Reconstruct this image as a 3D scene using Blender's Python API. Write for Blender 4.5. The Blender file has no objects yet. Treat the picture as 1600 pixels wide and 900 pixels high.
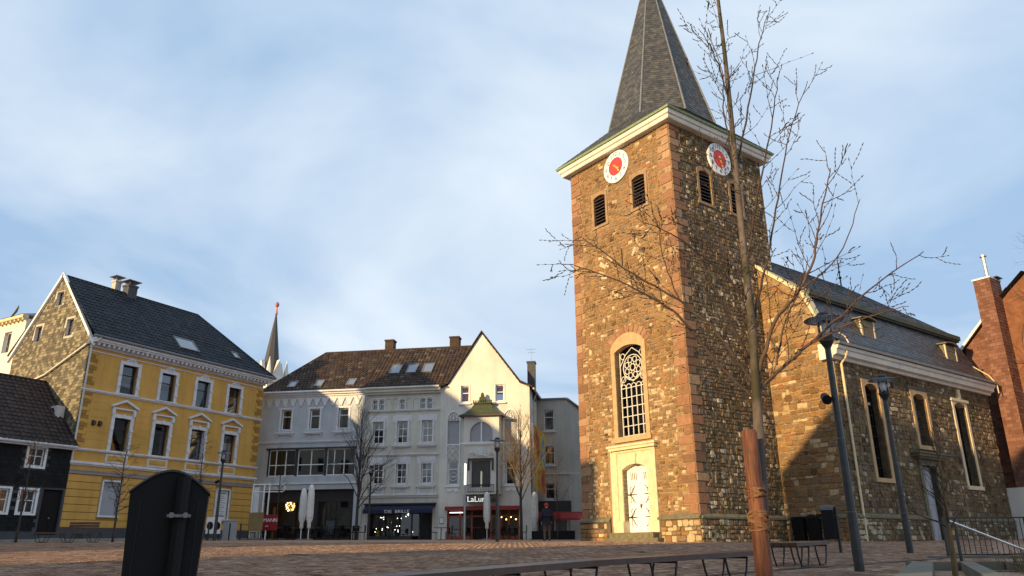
import bpy, bmesh, math, random
from mathutils import Vector, Matrix, Quaternion
R = math.radians
scene = bpy.context.scene
C = scene.collection
# ------------------------------------------------------------------ camera, sky, sun, exposure
ZC = 1.05                                   # camera height above the paving below it
cam_d = bpy.data.cameras.new('camera'); cam = bpy.data.objects.new('camera', cam_d); C.objects.link(cam)
cam_d.sensor_width = 36.0; cam_d.lens = 36.0 * 1191.5 / 1600.0
cam_d.clip_start = 0.05; cam_d.clip_end = 4000.0
cam.matrix_world = Matrix.Translation((0, 0, ZC)) @ Matrix.Rotation(R(90 + 18.81), 4, 'X') @ Matrix.Rotation(R(-0.39), 4, 'Z')
scene.camera = cam
SUN_EL, SUN_AZ = R(12.5), (-0.735, -0.678)     # where the sun stands (unit x, y)
wd = bpy.data.worlds.new('World'); scene.world = wd; wd.use_nodes = True
wt = wd.node_tree; wt.nodes.clear()
def wn(t, **k):
    n = wt.nodes.new(t)
    for a, b in k.items(): setattr(n, a, b)
    return n
w_out = wn('ShaderNodeOutputWorld'); w_bg = wn('ShaderNodeBackground'); w_sky = wn('ShaderNodeTexSky')
w_sky.sky_type = 'NISHITA'; w_sky.sun_disc = False; w_sky.sun_elevation = SUN_EL
w_sky.sun_rotation = math.atan2(SUN_AZ[0], SUN_AZ[1]); w_sky.air_density = 1.0; w_sky.dust_density = 1.2; w_sky.ozone_density = 1.4
w_tc = wn('ShaderNodeTexCoord'); w_sep = wn('ShaderNodeSeparateXYZ'); wt.links.new(w_tc.outputs['Generated'], w_sep.inputs[0])
w_add = wn('ShaderNodeMath', operation='ADD'); w_add.inputs[1].default_value = 0.22; wt.links.new(w_sep.outputs['Z'], w_add.inputs[0])
w_mx = wn('ShaderNodeMath', operation='MAXIMUM'); w_mx.inputs[1].default_value = 0.08; wt.links.new(w_add.outputs[0], w_mx.inputs[0])
w_dx = wn('ShaderNodeMath', operation='DIVIDE'); wt.links.new(w_sep.outputs['X'], w_dx.inputs[0]); wt.links.new(w_mx.outputs[0], w_dx.inputs[1])
w_dy = wn('ShaderNodeMath', operation='DIVIDE'); wt.links.new(w_sep.outputs['Y'], w_dy.inputs[0]); wt.links.new(w_mx.outputs[0], w_dy.inputs[1])
w_cmb = wn('ShaderNodeCombineXYZ'); wt.links.new(w_dx.outputs[0], w_cmb.inputs[0]); wt.links.new(w_dy.outputs[0], w_cmb.inputs[1])
w_n1 = wn('ShaderNodeTexNoise'); w_n1.inputs['Scale'].default_value = 1.0; w_n1.inputs['Detail'].default_value = 6; w_n1.inputs['Roughness'].default_value = 0.5; w_n1.inputs['Distortion'].default_value = 0.5
wt.links.new(w_cmb.outputs[0], w_n1.inputs['Vector'])
w_rmp = wn('ShaderNodeValToRGB'); w_rmp.color_ramp.elements[0].position = 0.38; w_rmp.color_ramp.elements[1].position = 0.64
wt.links.new(w_n1.outputs['Fac'], w_rmp.inputs[0])
w_str = wn('ShaderNodeVectorMath', operation='SCALE'); w_str.inputs['Scale'].default_value = 0.06
wt.links.new(w_sky.outputs[0], w_str.inputs[0])
w_base = wn('ShaderNodeMix', data_type='RGBA'); w_base.inputs[0].default_value = 0.82; w_base.inputs[7].default_value = (0.25, 0.42, 0.66, 1)
wt.links.new(w_str.outputs[0], w_base.inputs[6])
w_fac = wn('ShaderNodeMath', operation='MULTIPLY_ADD'); w_fac.inputs[1].default_value = 0.72; w_fac.inputs[2].default_value = 0.16
wt.links.new(w_rmp.outputs[0], w_fac.inputs[0])
w_mix = wn('ShaderNodeMix', data_type='RGBA'); w_mix.inputs[7].default_value = (0.71, 0.77, 0.82, 1)
wt.links.new(w_fac.outputs[0], w_mix.inputs[0]); wt.links.new(w_base.outputs[2], w_mix.inputs[6])
wt.links.new(w_mix.outputs[2], w_bg.inputs[0]); wt.links.new(w_bg.outputs[0], w_out.inputs[0])
sun_d = bpy.data.lights.new('sun', 'SUN'); sun_d.energy = 5.0; sun_d.angle = R(0.6); sun_d.color = (1.0, 0.70, 0.33)
sun = bpy.data.objects.new('sun', sun_d); C.objects.link(sun)
sdir = Vector((-SUN_AZ[0] * math.cos(SUN_EL), -SUN_AZ[1] * math.cos(SUN_EL), -math.sin(SUN_EL)))
sun.rotation_euler = sdir.to_track_quat('-Z', 'Y').to_euler(); sun.location = (-40, -40, 40)
vs = scene.view_settings; vs.view_transform = 'Standard'; vs.look = 'None'; vs.exposure = 0.4; vs.gamma = 1.0; vs.use_curve_mapping = False

# ------------------------------------------------------------------ materials
MATS = {}
def _nodes(name):
    m = bpy.data.materials.new(name); m.use_nodes = True; nt = m.node_tree
    return m, nt, nt.nodes['Principled BSDF']
def _mix(nt, fac, a, b, blend='MIX'):
    n = nt.nodes.new('ShaderNodeMix'); n.data_type = 'RGBA'; n.blend_type = blend
    for sock, v in ((n.inputs[0], fac), (n.inputs[6], a), (n.inputs[7], b)):
        if isinstance(v, (int, float)): sock.default_value = v
        elif isinstance(v, tuple): sock.default_value = (*v[:3], 1)
        else: nt.links.new(v, sock)
    return n.outputs[2]
def _noise(nt, scale, detail=5, rough=.55, vec=None, stretch=None):
    n = nt.nodes.new('ShaderNodeTexNoise'); n.inputs['Scale'].default_value = scale; n.inputs['Detail'].default_value = detail; n.inputs['Roughness'].default_value = rough
    if vec is None:
        tc = nt.nodes.new('ShaderNodeTexCoord'); vec = tc.outputs['Object']
    if stretch:
        mp = nt.nodes.new('ShaderNodeMapping'); mp.inputs['Scale'].default_value = stretch; nt.links.new(vec, mp.inputs[0]); vec = mp.outputs[0]
    nt.links.new(vec, n.inputs['Vector']); return n.outputs['Fac']
def _ramp(nt, fac, stops, interp='LINEAR'):
    n = nt.nodes.new('ShaderNodeValToRGB'); cr = n.color_ramp; cr.interpolation = interp
    while len(cr.elements) < len(stops): cr.elements.new(0.5)
    for e, (p, c) in zip(cr.elements, stops): e.position = p; e.color = (*c[:3], 1) if len(c) > 2 else (c[0], c[0], c[0], 1)
    nt.links.new(fac, n.inputs[0]); return n.outputs[0]
def _bump(nt, b, h, strength, dist=0.02):
    n = nt.nodes.new('ShaderNodeBump'); n.inputs['Strength'].default_value = strength; n.inputs['Distance'].default_value = dist
    nt.links.new(h, n.inputs['Height']); nt.links.new(n.outputs[0], b.inputs['Normal'])
def plain(name, col, rough=.6, metal=0.0, var=.12, scale=3.0, bump=.0, spec=.5):
    """painted or bare surface with slight mottling"""
    m, nt, b = _nodes(name)
    f = _ramp(nt, _noise(nt, scale, 6), [(.3, (0, 0, 0)), (.7, (1, 1, 1))])
    lo = tuple(c * (1 - var) for c in col); hi = tuple(min(1, c * (1 + var)) for c in col)
    nt.links.new(_mix(nt, f, lo, hi), b.inputs['Base Color'])
    b.inputs['Roughness'].default_value = rough; b.inputs['Metallic'].default_value = metal; b.inputs['Specular IOR Level'].default_value = spec
    if bump: _bump(nt, b, _noise(nt, scale * 14, 4), bump, .01)
    MATS[name] = m; return m
def plaster(name, col, dirt=(.5, .46, .4), amt=.35, rough=.9):
    """render with blotches, rain streaks and fine grain"""
    m, nt, b = _nodes(name)
    big = _ramp(nt, _noise(nt, .45, 7, .6), [(.35, (0, 0, 0)), (.75, (1, 1, 1))])
    streak = _ramp(nt, _noise(nt, 1.0, 5, .6, stretch=(2.2, 2.2, .28)), [(.46, (0, 0, 0)), (.74, (1, 1, 1))])
    c1 = _mix(nt, big, col, tuple(c * .74 for c in col))
    d = nt.nodes.new('ShaderNodeMath'); d.operation = 'MULTIPLY'; d.inputs[1].default_value = amt; nt.links.new(streak, d.inputs[0])
    c2 = _mix(nt, d.outputs[0], c1, tuple(c * k for c, k in zip(col, dirt)))
    nt.links.new(c2, b.inputs['Base Color']); b.inputs['Roughness'].default_value = rough; b.inputs['Specular IOR Level'].default_value = .25
    _bump(nt, b, _noise(nt, 60, 3), .12, .006)
    MATS[name] = m; return m
def pieces(name, stops, rough=.85, grain=6.0, gamt=.35, bump=.5, bscale=22.0, bdist=.02, spec=.3, moss=None):
    """colour picked per piece (face attribute rnd plus object random), then grain on top"""
    m, nt, b = _nodes(name)
    at = nt.nodes.new('ShaderNodeAttribute'); at.attribute_name = 'rnd'
    col = _ramp(nt, at.outputs['Fac'], stops)
    g = _ramp(nt, _noise(nt, grain, 7, .65), [(.28, (1 - gamt,)), (.72, (1 + gamt * .35,))])
    col = _mix(nt, 1.0, col, g, 'MULTIPLY')
    if moss:
        mk = _ramp(nt, _noise(nt, moss[1], 5, .6), [(moss[2], (0, 0, 0)), (moss[2] + .18, (1, 1, 1))])
        col = _mix(nt, mk, col, moss[0])
    nt.links.new(col, b.inputs['Base Color']); b.inputs['Roughness'].default_value = rough; b.inputs['Specular IOR Level'].default_value = spec
    if bump: _bump(nt, b, _noise(nt, bscale, 6, .65), bump, bdist)
    MATS[name] = m; return m
def glass(name, tint=(.5, .52, .55), refl=.12, rough=.02, ior=1.5):
    m, nt, b = _nodes(name); nt.nodes.remove(b)
    out = nt.nodes['Material Output']; tr = nt.nodes.new('ShaderNodeBsdfTransparent'); tr.inputs[0].default_value = (*tint, 1)
    gl = nt.nodes.new('ShaderNodeBsdfGlossy'); gl.inputs['Roughness'].default_value = rough; gl.inputs[0].default_value = (.9, .92, .95, 1)
    fr = nt.nodes.new('ShaderNodeFresnel'); fr.inputs[0].default_value = ior
    ad = nt.nodes.new('ShaderNodeMath'); ad.operation = 'ADD'; ad.inputs[1].default_value = refl; nt.links.new(fr.outputs[0], ad.inputs[0])
    mx = nt.nodes.new('ShaderNodeMixShader'); nt.links.new(ad.outputs[0], mx.inputs[0]); nt.links.new(tr.outputs[0], mx.inputs[1]); nt.links.new(gl.outputs[0], mx.inputs[2])
    nt.links.new(mx.outputs[0], out.inputs[0]); MATS[name] = m; return m
def emit(name, col, s):
    m, nt, b = _nodes(name); b.inputs['Base Color'].default_value = (*col, 1); b.inputs['Emission Color'].default_value = (*col, 1); b.inputs['Emission Strength'].default_value = s
    MATS[name] = m; return m

STONE = [(0, (.07, .042, .022)), (.15, (.155, .09, .042)), (.35, (.29, .16, .062)), (.5, (.23, .16, .095)), (.64, (.36, .21, .082)), (.76, (.33, .145, .068)), (.86, (.45, .31, .155)), (1, (.62, .50, .32))]
STONE_SHADED = [(0, (.035, .028, .02)), (.2, (.10, .07, .04)), (.4, (.22, .14, .065)), (.52, (.17, .135, .10)), (.66, (.30, .20, .095)), (.76, (.26, .135, .07)), (.86, (.40, .31, .19)), (1, (.60, .52, .38))]  # same masonry as the front, with the side walls' shade put into the colours
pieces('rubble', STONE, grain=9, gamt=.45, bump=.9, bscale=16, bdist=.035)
pieces('rubble_shaded', STONE_SHADED, grain=7, gamt=.55, bump=1.0, bscale=12, bdist=.05, moss=((.07, .062, .022), 1.1, .52))  # shade is in the base colours; the moss patches are growth
pieces('quoin', [(0, (.20, .108, .06)), (.4, (.30, .15, .08)), (.7, (.34, .175, .10)), (1, (.42, .28, .16))], grain=7, gamt=.35, bump=.6, bscale=18, bdist=.02)
plain('mortar', (.30, .20, .11), .95, var=.3, scale=5, bump=.6)
plain('mortar_shaded', (.11, .085, .055), .95, var=.4, scale=4, bump=.8)  # darker copy of the front mortar, shade put into its colour
plain('sandstone', (.46, .31, .165), .85, var=.18, scale=4, bump=.3)
plain('louvre_stone', (.30, .19, .10), .85, var=.2, scale=5, bump=.3)
plain('sandstone_pale', (.66, .54, .35), .85, var=.14, scale=4, bump=.25)
plain('plinth_mould', (.15, .13, .08), .9, var=.35, scale=6, bump=.5)
plain('white_paint', (.80, .80, .80), .5, var=.05, scale=2)
plain('white_trim', (.66, .66, .68), .7, var=.12, scale=3)
plain('break_lead', (.055, .065, .05), .7, var=.3)
plain('copper_green', (.22, .30, .17), .6, var=.3, scale=8)
plain('lead', (.16, .17, .18), .5, var=.2)
plain('zinc', (.42, .43, .44), .4, .6, var=.15)
pieces('slate', [(0, (.035, .036, .038)), (.5, (.065, .064, .062)), (.85, (.09, .085, .075)), (1, (.12, .108, .09))], rough=.5, grain=4, gamt=.3, bump=.25, spec=.5)
pieces('slate_blue', [(0, (.022, .027, .036)), (.6, (.04, .047, .06)), (1, (.065, .072, .085))], rough=.42, grain=4, gamt=.25, bump=.2, spec=.5)
pieces('tile_blue', [(0, (.010, .013, .019)), (.7, (.018, .023, .032)), (1, (.03, .036, .046))], rough=.6, grain=3, gamt=.2, bump=.1, spec=.3)
pieces('tile_brown', [(0, (.036, .022, .016)), (.6, (.062, .036, .024)), (.93, (.08, .05, .034)), (1, (.15, .125, .09))], rough=.75, grain=3, gamt=.4, bump=.2, moss=((.06, .05, .03), .9, .55))
pieces('tile_dark', [(0, (.02, .014, .013)), (.7, (.04, .024, .022)), (1, (.06, .035, .03))], rough=.55, grain=3, gamt=.3, bump=.15)
pieces('shingle', [(0, (.09, .078, .058)), (.4, (.14, .12, .085)), (.7, (.24, .21, .145)), (1, (.32, .28, .19))], rough=.85, grain=5, gamt=.25, bump=.3)
pieces('black_slate', [(0, (.006, .007, .008)), (1, (.014, .016, .018))], rough=.7, spec=.2, grain=4, gamt=.2, bump=.2)
pieces('brick_slate', [(0, (.14, .062, .042)), (.6, (.20, .092, .062)), (1, (.25, .12, .08))], rough=.8, grain=4, gamt=.25, bump=.25)
plain('brick_orange', (.19, .075, .035), .85, var=.35, scale=2.5, bump=.4)
pieces('paver', [(0, (.17, .092, .06)), (.35, (.29, .165, .105)), (.65, (.37, .225, .14)), (.85, (.31, .21, .155)), (1, (.42, .30, .20))], rough=.75, grain=9, gamt=.4, bump=.4, bscale=60, bdist=.004, moss=((.16, .105, .075), .3, .5))
plaster('yellow', (.70, .405, .105), amt=.32)
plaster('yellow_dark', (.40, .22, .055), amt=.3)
plaster('blue_wall', (.53, .565, .61), amt=.3)
plaster('beige_wall', (.66, .635, .565), amt=.32)
plaster('cream_wall', (.76, .735, .67), amt=.28)
plaster('pale_wall', (.78, .75, .66), amt=.15)
plaster('grey_wall', (.55, .525, .475), amt=.35)
plaster('plinth_grey', (.085, .09, .10), amt=.3)
plaster('band_mauve', (.36, .31, .29), amt=.4)
plaster('concrete', (.17, .165, .135), dirt=(.45, .5, .35), amt=.6)
plaster('white_wood', (.76, .73, .65), dirt=(.6, .56, .48), amt=.45, rough=.6)
plain('paving_grey', (.24, .23, .21), .85, var=.25, scale=1.5, bump=.3)
plain('soil', (.06, .045, .03), .95, var=.4, scale=8, bump=.8)
plain('dark_frame', (.025, .025, .028), .45, var=.15)
plain('dark_brown', (.05, .03, .022), .5, var=.25)
plain('purple_frame', (.022, .015, .018), .5, var=.2)
plain('interior', (.05, .045, .04), .9, var=.3, scale=.8)
plain('blind', (.36, .37, .40), .6, var=.06)
plain('curtain', (.62, .64, .66), .9, var=.15, scale=5)
plain('pink_blind', (.55, .16, .18), .8, var=.1)
plain('anthracite', (.028, .03, .035), .42, .3, var=.2, scale=5)
plain('anthracite_worn', (.05, .053, .056), .4, .4, var=.25, scale=9)
plain('bin_black', (.005, .005, .006), .6, 0, var=.3, scale=7, spec=.25)
plain('steel', (.62, .63, .65), .22, 1.0, var=.08)
plain('bench_wood', (.075, .038, .026), .42, var=.35, scale=4, bump=.2, spec=.6)
plain('red_paint', (.30, .02, .02), .55, var=.2)
plain('red_wood', (.26, .055, .02), .5, var=.25)
plain('navy_cloth', (.006, .008, .02), .85, var=.3)
plain('canvas_white', (.70, .69, .66), .85, var=.12, scale=6, bump=.3)
plain('canvas_blue', (.012, .018, .05), .8, var=.2)
plain('khaki', (.10, .075, .045), .9, var=.25)
plain('red_cap', (.35, .02, .025), .85, var=.2)
plain('skin', (.52, .30, .21), .6, var=.08)
plain('leather', (.03, .022, .018), .5, var=.2)
plain('gold', (.85, .55, .12), .35, .6, var=.08)
plain('clock_white', (.80, .80, .79), .5, var=.04)
plain('clock_red', (.55, .035, .03), .55, var=.08)
plain('black_iron', (.014, .014, .014), .5, var=.2)
plain('tan_board', (.22, .15, .06), .7, var=.15)
plain('sign_red', (.24, .009, .015), .5, var=.08)
plain('poster_blue', (.35, .50, .60), .5, var=.2, scale=6)
plain('paper_white', (.75, .75, .74), .6, var=.05)
plain('moss_green', (.05, .062, .03), .8, var=.45, scale=10, bump=.4)
plain('white_stucco', (.66, .66, .66), .8, var=.1, scale=10, bump=.4)
plain('grey_metal', (.20, .20, .20), .5, .3, var=.2)
plain('copper_red', (.45, .14, .09), .5, .3, var=.2)
pieces('slate_clad', [(0, (.05, .052, .056)), (1, (.09, .09, .095))], rough=.5)
plain('ac_white', (.55, .55, .53), .5, var=.1)
plain('yellow_item', (.6, .45, .03), .6)
plain('bottle_grey', (.35, .37, .40), .3, .3, var=.4, scale=9)
glass('window_glass', (.36, .38, .41), .07)
glass('lamp_glass', (.9, .92, .94), .06)
glass('shop_glass', (.5, .52, .52), .03)
glass('church_glass', (.34, .21, .17), .0, .2, 1.22)
glass('disc_glass', (.55, .56, .57), .05, .2)
emit('sign_glow', (1.0, .97, .9), .45); emit('warm_bulb', (1.0, .62, .2), 9.0); emit('white_spot', (1.0, .96, .85), 6.0); emit('led_tube', (1.0, .93, .75), 2.6); emit('warm_glow', (1.0, .45, .1), .5)  # restaurant lettering carries a faint added glow to brighten it

def wood_stake():
    m, nt, b = _nodes('stake_wood')
    s = _noise(nt, 5, 7, .65, stretch=(16, 16, 1.2)); k = _noise(nt, 16, 2, .5)
    col = _ramp(nt, s, [(.32, (.04, .013, .007)), (.5, (.13, .042, .018)), (.7, (.21, .078, .034))])
    kn = _ramp(nt, k, [(.70, (0, 0, 0)), (.75, (1, 1, 1))]); col = _mix(nt, kn, col, (.07, .03, .015))
    nt.links.new(col, b.inputs['Base Color']); b.inputs['Roughness'].default_value = .7; _bump(nt, b, s, .5, .01); MATS['stake_wood'] = m
wood_stake()
def bark(name, c0, c1, moss=None):
    m, nt, b = _nodes(name); s = _noise(nt, 14, 7, .65, stretch=(1.6, 1.6, .5))
    col = _ramp(nt, s, [(.3, c0), (.7, c1)])
    if moss: col = _mix(nt, _ramp(nt, _noise(nt, 5, 4), [(.45, (0, 0, 0)), (.6, (1, 1, 1))]), col, moss)
    nt.links.new(col, b.inputs['Base Color']); b.inputs['Roughness'].default_value = .85; _bump(nt, b, s, .5, .006); MATS[name] = m
bark('bark_dark', (.028, .02, .016), (.075, .055, .045)); bark('bark_red', (.055, .03, .022), (.13, .075, .05)); bark('bark_trunk', (.06, .046, .04), (.16, .125, .11), (.04, .036, .018))
bark('bark_grey', (.12, .095, .08), (.24, .20, .17)); bark('rope', (.11, .052, .024), (.22, .12, .06)); bark('bark_ochre', (.075, .048, .022), (.19, .125, .05)); bark('bark_twig', (.025, .016, .014), (.07, .045, .036))

# ------------------------------------------------------------------ mesh helpers
class MB:
    def __init__(s): s.v = []; s.f = []; s.r = []; s.cur = None; s.smooth = False
    def add(s, vs, fs, rnd=None):
        o = len(s.v); s.v += [tuple(p) for p in vs]; s.f += [tuple(i + o for i in f) for f in fs]
        s.r += [0.5 if rnd is None else rnd] * len(fs); return s
    def quad(s, a, b, c, d, rnd=None): return s.add([a, b, c, d], [(0, 1, 2, 3)], rnd)
    def poly(s, pts, rnd=None): return s.add(pts, [tuple(range(len(pts)))], rnd)
    def box(s, x0, x1, y0, y1, z0, z1, rnd=None):
        vs = [(x0, y0, z0), (x1, y0, z0), (x1, y1, z0), (x0, y1, z0), (x0, y0, z1), (x1, y0, z1), (x1, y1, z1), (x0, y1, z1)]
        return s.add(vs, [(0, 3, 2, 1), (4, 5, 6, 7), (0, 1, 5, 4), (1, 2, 6, 5), (2, 3, 7, 6), (3, 0, 4, 7)], rnd)
    def tbox(s, T, u0, u1, w0, w1, z0, z1, rnd=None):
        vs = [T(u0, w0, z0), T(u1, w0, z0), T(u1, w1, z0), T(u0, w1, z0), T(u0, w0, z1), T(u1, w0, z1), T(u1, w1, z1), T(u0, w1, z1)]
        return s.add(vs, [(0, 3, 2, 1), (4, 5, 6, 7), (0, 1, 5, 4), (1, 2, 6, 5), (2, 3, 7, 6), (3, 0, 4, 7)], rnd)
    def prism(s, T, pts, w0, w1, rnd=None):
        n = len(pts); vs = [T(u, w0, z) for u, z in pts] + [T(u, w1, z) for u, z in pts]
        return s.add(vs, [tuple(range(n))[::-1], tuple(range(n, 2 * n))] + [(i, (i + 1) % n, n + (i + 1) % n, n + i) for i in range(n)], rnd)
    def tube(s, pts, rad, n=6, cap=True, rnd=None):
        pts = [Vector(p) for p in pts]; rad = rad if isinstance(rad, (list, tuple)) else [rad] * len(pts)
        vs = []; up = None
        for i, p in enumerate(pts):
            t = (pts[min(i + 1, len(pts) - 1)] - pts[max(i - 1, 0)]).normalized()
            if up is None: up = Vector((0, 0, 1)) if abs(t.z) < .9 else Vector((1, 0, 0))
            a = t.cross(up)
            if a.length < 1e-4: a = t.cross(Vector((0, 1, 0)))
            a.normalize(); b = a.cross(t).normalized(); up = b
            for k in range(n):
                an = 2 * math.pi * k / n; vs.append(p + (a * math.cos(an) + b * math.sin(an)) * rad[i])
        fs = [(i * n + k, i * n + (k + 1) % n, (i + 1) * n + (k + 1) % n, (i + 1) * n + k) for i in range(len(pts) - 1) for k in range(n)]
        if cap: fs += [tuple(range(n))[::-1], tuple(range((len(pts) - 1) * n, len(pts) * n))]
        return s.add(vs, fs, rnd)
    def lathe(s, prof, n=20, c=(0, 0), rfun=None):
        vs = []
        for r, z in prof:
            for k in range(n):
                a = 2 * math.pi * k / n; rr = r * (rfun(a, z) if rfun else 1); vs.append((c[0] + rr * math.cos(a), c[1] + rr * math.sin(a), z))
        m = len(prof)
        fs = [(i * n + k, i * n + (k + 1) % n, (i + 1) * n + (k + 1) % n, (i + 1) * n + k) for i in range(m - 1) for k in range(n)]
        fs += [tuple(range(n))[::-1], tuple(range((m - 1) * n, m * n))]
        return s.add(vs, fs)
def link(o, parent=None):
    C.objects.link(o)
    if parent is not None: o.parent = parent
    return o
def obj(name, mb, mat, parent=None, smooth=False, kind=None, loc=None, rz=None):
    me = bpy.data.meshes.new(name); me.from_pydata(mb.v, [], mb.f)
    a = me.attributes.new('rnd', 'FLOAT', 'FACE'); a.data.foreach_set('value', mb.r)
    me.materials.append(MATS[mat]); me.validate(clean_customdata=False)
    bm = bmesh.new(); bm.from_mesh(me); bmesh.ops.recalc_face_normals(bm, faces=bm.faces); bm.to_mesh(me); bm.free()
    if smooth: me.polygons.foreach_set('use_smooth', [True] * len(me.polygons))
    o = link(bpy.data.objects.new(name, me), parent)
    if kind: o['kind'] = kind
    if loc: o.location = loc
    if rz is not None: o.rotation_euler = (0, 0, rz)
    return o
def tag(o, label, cat, group=None, kind=None):
    o['label'] = label; o['category'] = cat
    if group: o['group'] = group
    if kind: o['kind'] = kind
    return o
def thing(name, label, cat, loc=(0, 0, 0), rz=0.0, group=None):
    o = bpy.data.objects.new(name, None); o.empty_display_size = .3; C.objects.link(o); o.location = loc; o.rotation_euler = (0, 0, rz)
    return tag(o, label, cat, group)
def copy_tree(o, parent=None):
    c = o.copy(); C.objects.link(c); c.parent = parent
    for ch in list(o.children): copy_tree(ch, c)
    return c
def text(name, body, size, mat, parent, M, extrude=.01, align='CENTER', sx=1.0):
    cu = bpy.data.curves.new(name, 'FONT'); cu.body = body; cu.size = size; cu.extrude = extrude; cu.align_x = align; cu.align_y = 'CENTER'; cu.materials.append(MATS[mat])
    t = bpy.data.objects.new(name, cu); C.objects.link(t); me = bpy.data.meshes.new_from_object(t.evaluated_get(bpy.context.evaluated_depsgraph_get())); bpy.data.objects.remove(t)
    me.name = name; me.transform(M @ Matrix.Diagonal((sx, 1, 1, 1))); o = link(bpy.data.objects.new(name, me), parent); return o

# ground height (paving rises gently away from the camera, flattening out)
GP = [(-200, -1.6), (-20, -1.6), (0, -1.05), (14, -.42), (18, -.255), (20, -.19), (27, .03), (34, .20), (45, .42), (54, .52), (80, .6), (4000, .6)]
def gz(x, y):
    for (a, za), (b, zb) in zip(GP, GP[1:]):
        if y <= b: break
    t = min(1, max(0, (y - a) / (b - a))); return za + (zb - za) * t - .005 * max(-40, min(40, x)) + ZC

# piece coverings ---------------------------------------------------
def cover(mb, O, U, V, poly, tw, th, rng, kind='flat', lift=.02, stagger=True):
    """lay tiles or slates over the planar polygon poly [(u, v)] with eave axis U, slope axis V"""
    O, U, V = Vector(O), Vector(U).normalized(), Vector(V).normalized(); N = U.cross(V).normalized()
    vs = [p[1] for p in poly]; v = min(vs); vmax = max(vs); row = 0
    def span(vv):
        xs = []
        for (a, b), (c, d) in zip(poly, poly[1:] + poly[:1]):
            if (b - vv) * (d - vv) <= 0 and abs(d - b) > 1e-9: xs.append(a + (c - a) * (vv - b) / (d - b))
        return (min(xs), max(xs)) if len(xs) > 1 else None
    while v < vmax - .02:
        h = min(th, vmax - v); sp = span(v + h * .5)
        if sp:
            u = sp[0] - (tw * .5 if (stagger and row % 2) else 0)
            while u < sp[1] - .01:
                a, b = max(u, sp[0]), min(u + tw, sp[1])
                if b - a > .02:
                    g = tw * .02; r = rng.random(); dl = lift * rng.uniform(.8, 1.25)
                    if kind == 'flat':
                        P = lambda uu, vv, n: O + U * uu + V * vv + N * n
                        mb.add([P(a + g, v, dl), P(b - g, v, dl), P(b - g, v + h * 1.12, .003), P(a + g, v + h * 1.12, .003), P(a + g, v, -.01), P(b - g, v, -.01)], [(0, 1, 2, 3), (4, 5, 1, 0)], r)
                    else:
                        P = lambda uu, vv, n: O + U * uu + V * vv + N * n
                        k = 4; prof = [.012, .055, .05, .0, .012]; lo = []; hi = []; ba = []
                        for i in range(k + 1):
                            uu = a + (b - a) * i / k; lo.append(P(uu, v, prof[i] + dl)); hi.append(P(uu, v + h * 1.1, prof[i])); ba.append(P(uu, v, prof[i] - .012))
                        o = lo + hi + ba; n1 = k + 1
                        mb.add(o, [(i, i + 1, n1 + i + 1, n1 + i) for i in range(k)] + [(2 * n1 + i, 2 * n1 + i + 1, i + 1, i) for i in range(k)], r)
                u += tw
        v += th; row += 1
def rubble(T, u0, u1, z0, z1, holes, rng, course=(.13, .30), wid=(.18, .62), relief=(.02, .05), pale=lambda z: .1):
    """random coursed rubble: list of (area, points 2 rings, faces, rnd)"""
    out = []; z = z0
    while z < z1 - .05:
        h = rng.uniform(*course)
        if z1 - z - h < .09: h = z1 - z
        u = u0 + rng.uniform(-.2, 0)
        while u < u1:
            w = rng.uniform(*wid) * (1.0 if h > .2 else .8); a, b = max(u, u0), min(u + w, u1); u += w
            zz0 = z + rng.uniform(-.015, .03); zz1 = z + h * rng.uniform(.84, 1.06)
            if rng.random() < .15: zz1 += h * rng.uniform(.3, .9)
            segs = [(a, b)]
            for (ha, hb, hz0, hz1) in holes:
                if zz1 > hz0 and zz0 < hz1:
                    ns = []
                    for (p, q) in segs:
                        if q <= ha or p >= hb: ns.append((p, q))
                        else:
                            if p < ha: ns.append((p, ha))
                            if q > hb: ns.append((hb, q))
                    segs = ns
            for (p, q) in segs:
                if q - p < .06: continue
                g = .012; p2, q2, b2, t2 = p + g, q - g, zz0 + g * .7, min(zz1, z1) - g * .7
                if t2 - b2 < .04: continue
                cu, cz, m = (p2 + q2) / 2, (b2 + t2) / 2, min(q2 - p2, t2 - b2)
                k = [m * rng.uniform(.06, .34) for _ in range(8)]
                ring = [(p2 + k[0], b2), (q2 - k[1], b2), (q2, b2 + k[2]), (q2, t2 - k[3]), (q2 - k[4], t2), (p2 + k[5], t2), (p2, t2 - k[6]), (p2, b2 + k[7])]
                ring = [(x + rng.uniform(-.008, .008), y + rng.uniform(-.008, .008)) for x, y in ring]
                rl = rng.uniform(*relief); s = rng.uniform(.78, .92); tu, tz = rng.uniform(-.12, .12), rng.uniform(-.12, .12)
                v = [T(x, -.02, y) for x, y in ring] + [T(x, rl * .45, y) for x, y in ring] + [T(cu + (x - cu) * s, rl + (x - cu) * tu * .4 + (y - cz) * tz * .4, cz + (y - cz) * s) for x, y in ring]
                f = [(i, (i + 1) % 8, 8 + (i + 1) % 8, 8 + i) for i in range(8)] + [(8 + i, 8 + (i + 1) % 8, 16 + (i + 1) % 8, 16 + i) for i in range(8)] + [tuple(range(16, 24))]
                r = rng.uniform(.86, 1.0) if rng.random() < pale(cz) * (.35 + 1.3 * max(0, math.sin(cu * 1.3 + 1.0) * math.sin(cz * .9 + cu * .6) + .35)) else min(.86, max(0, rng.gauss(.45 + .12 * math.sin(cu * 1.7 + 3 * math.sin(cz * .6)) * math.cos(cz * 1.1 + cu), .14)))
                out.append(((q2 - p2) * (t2 - b2), v, f, r))
        z += h
    return out
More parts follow.
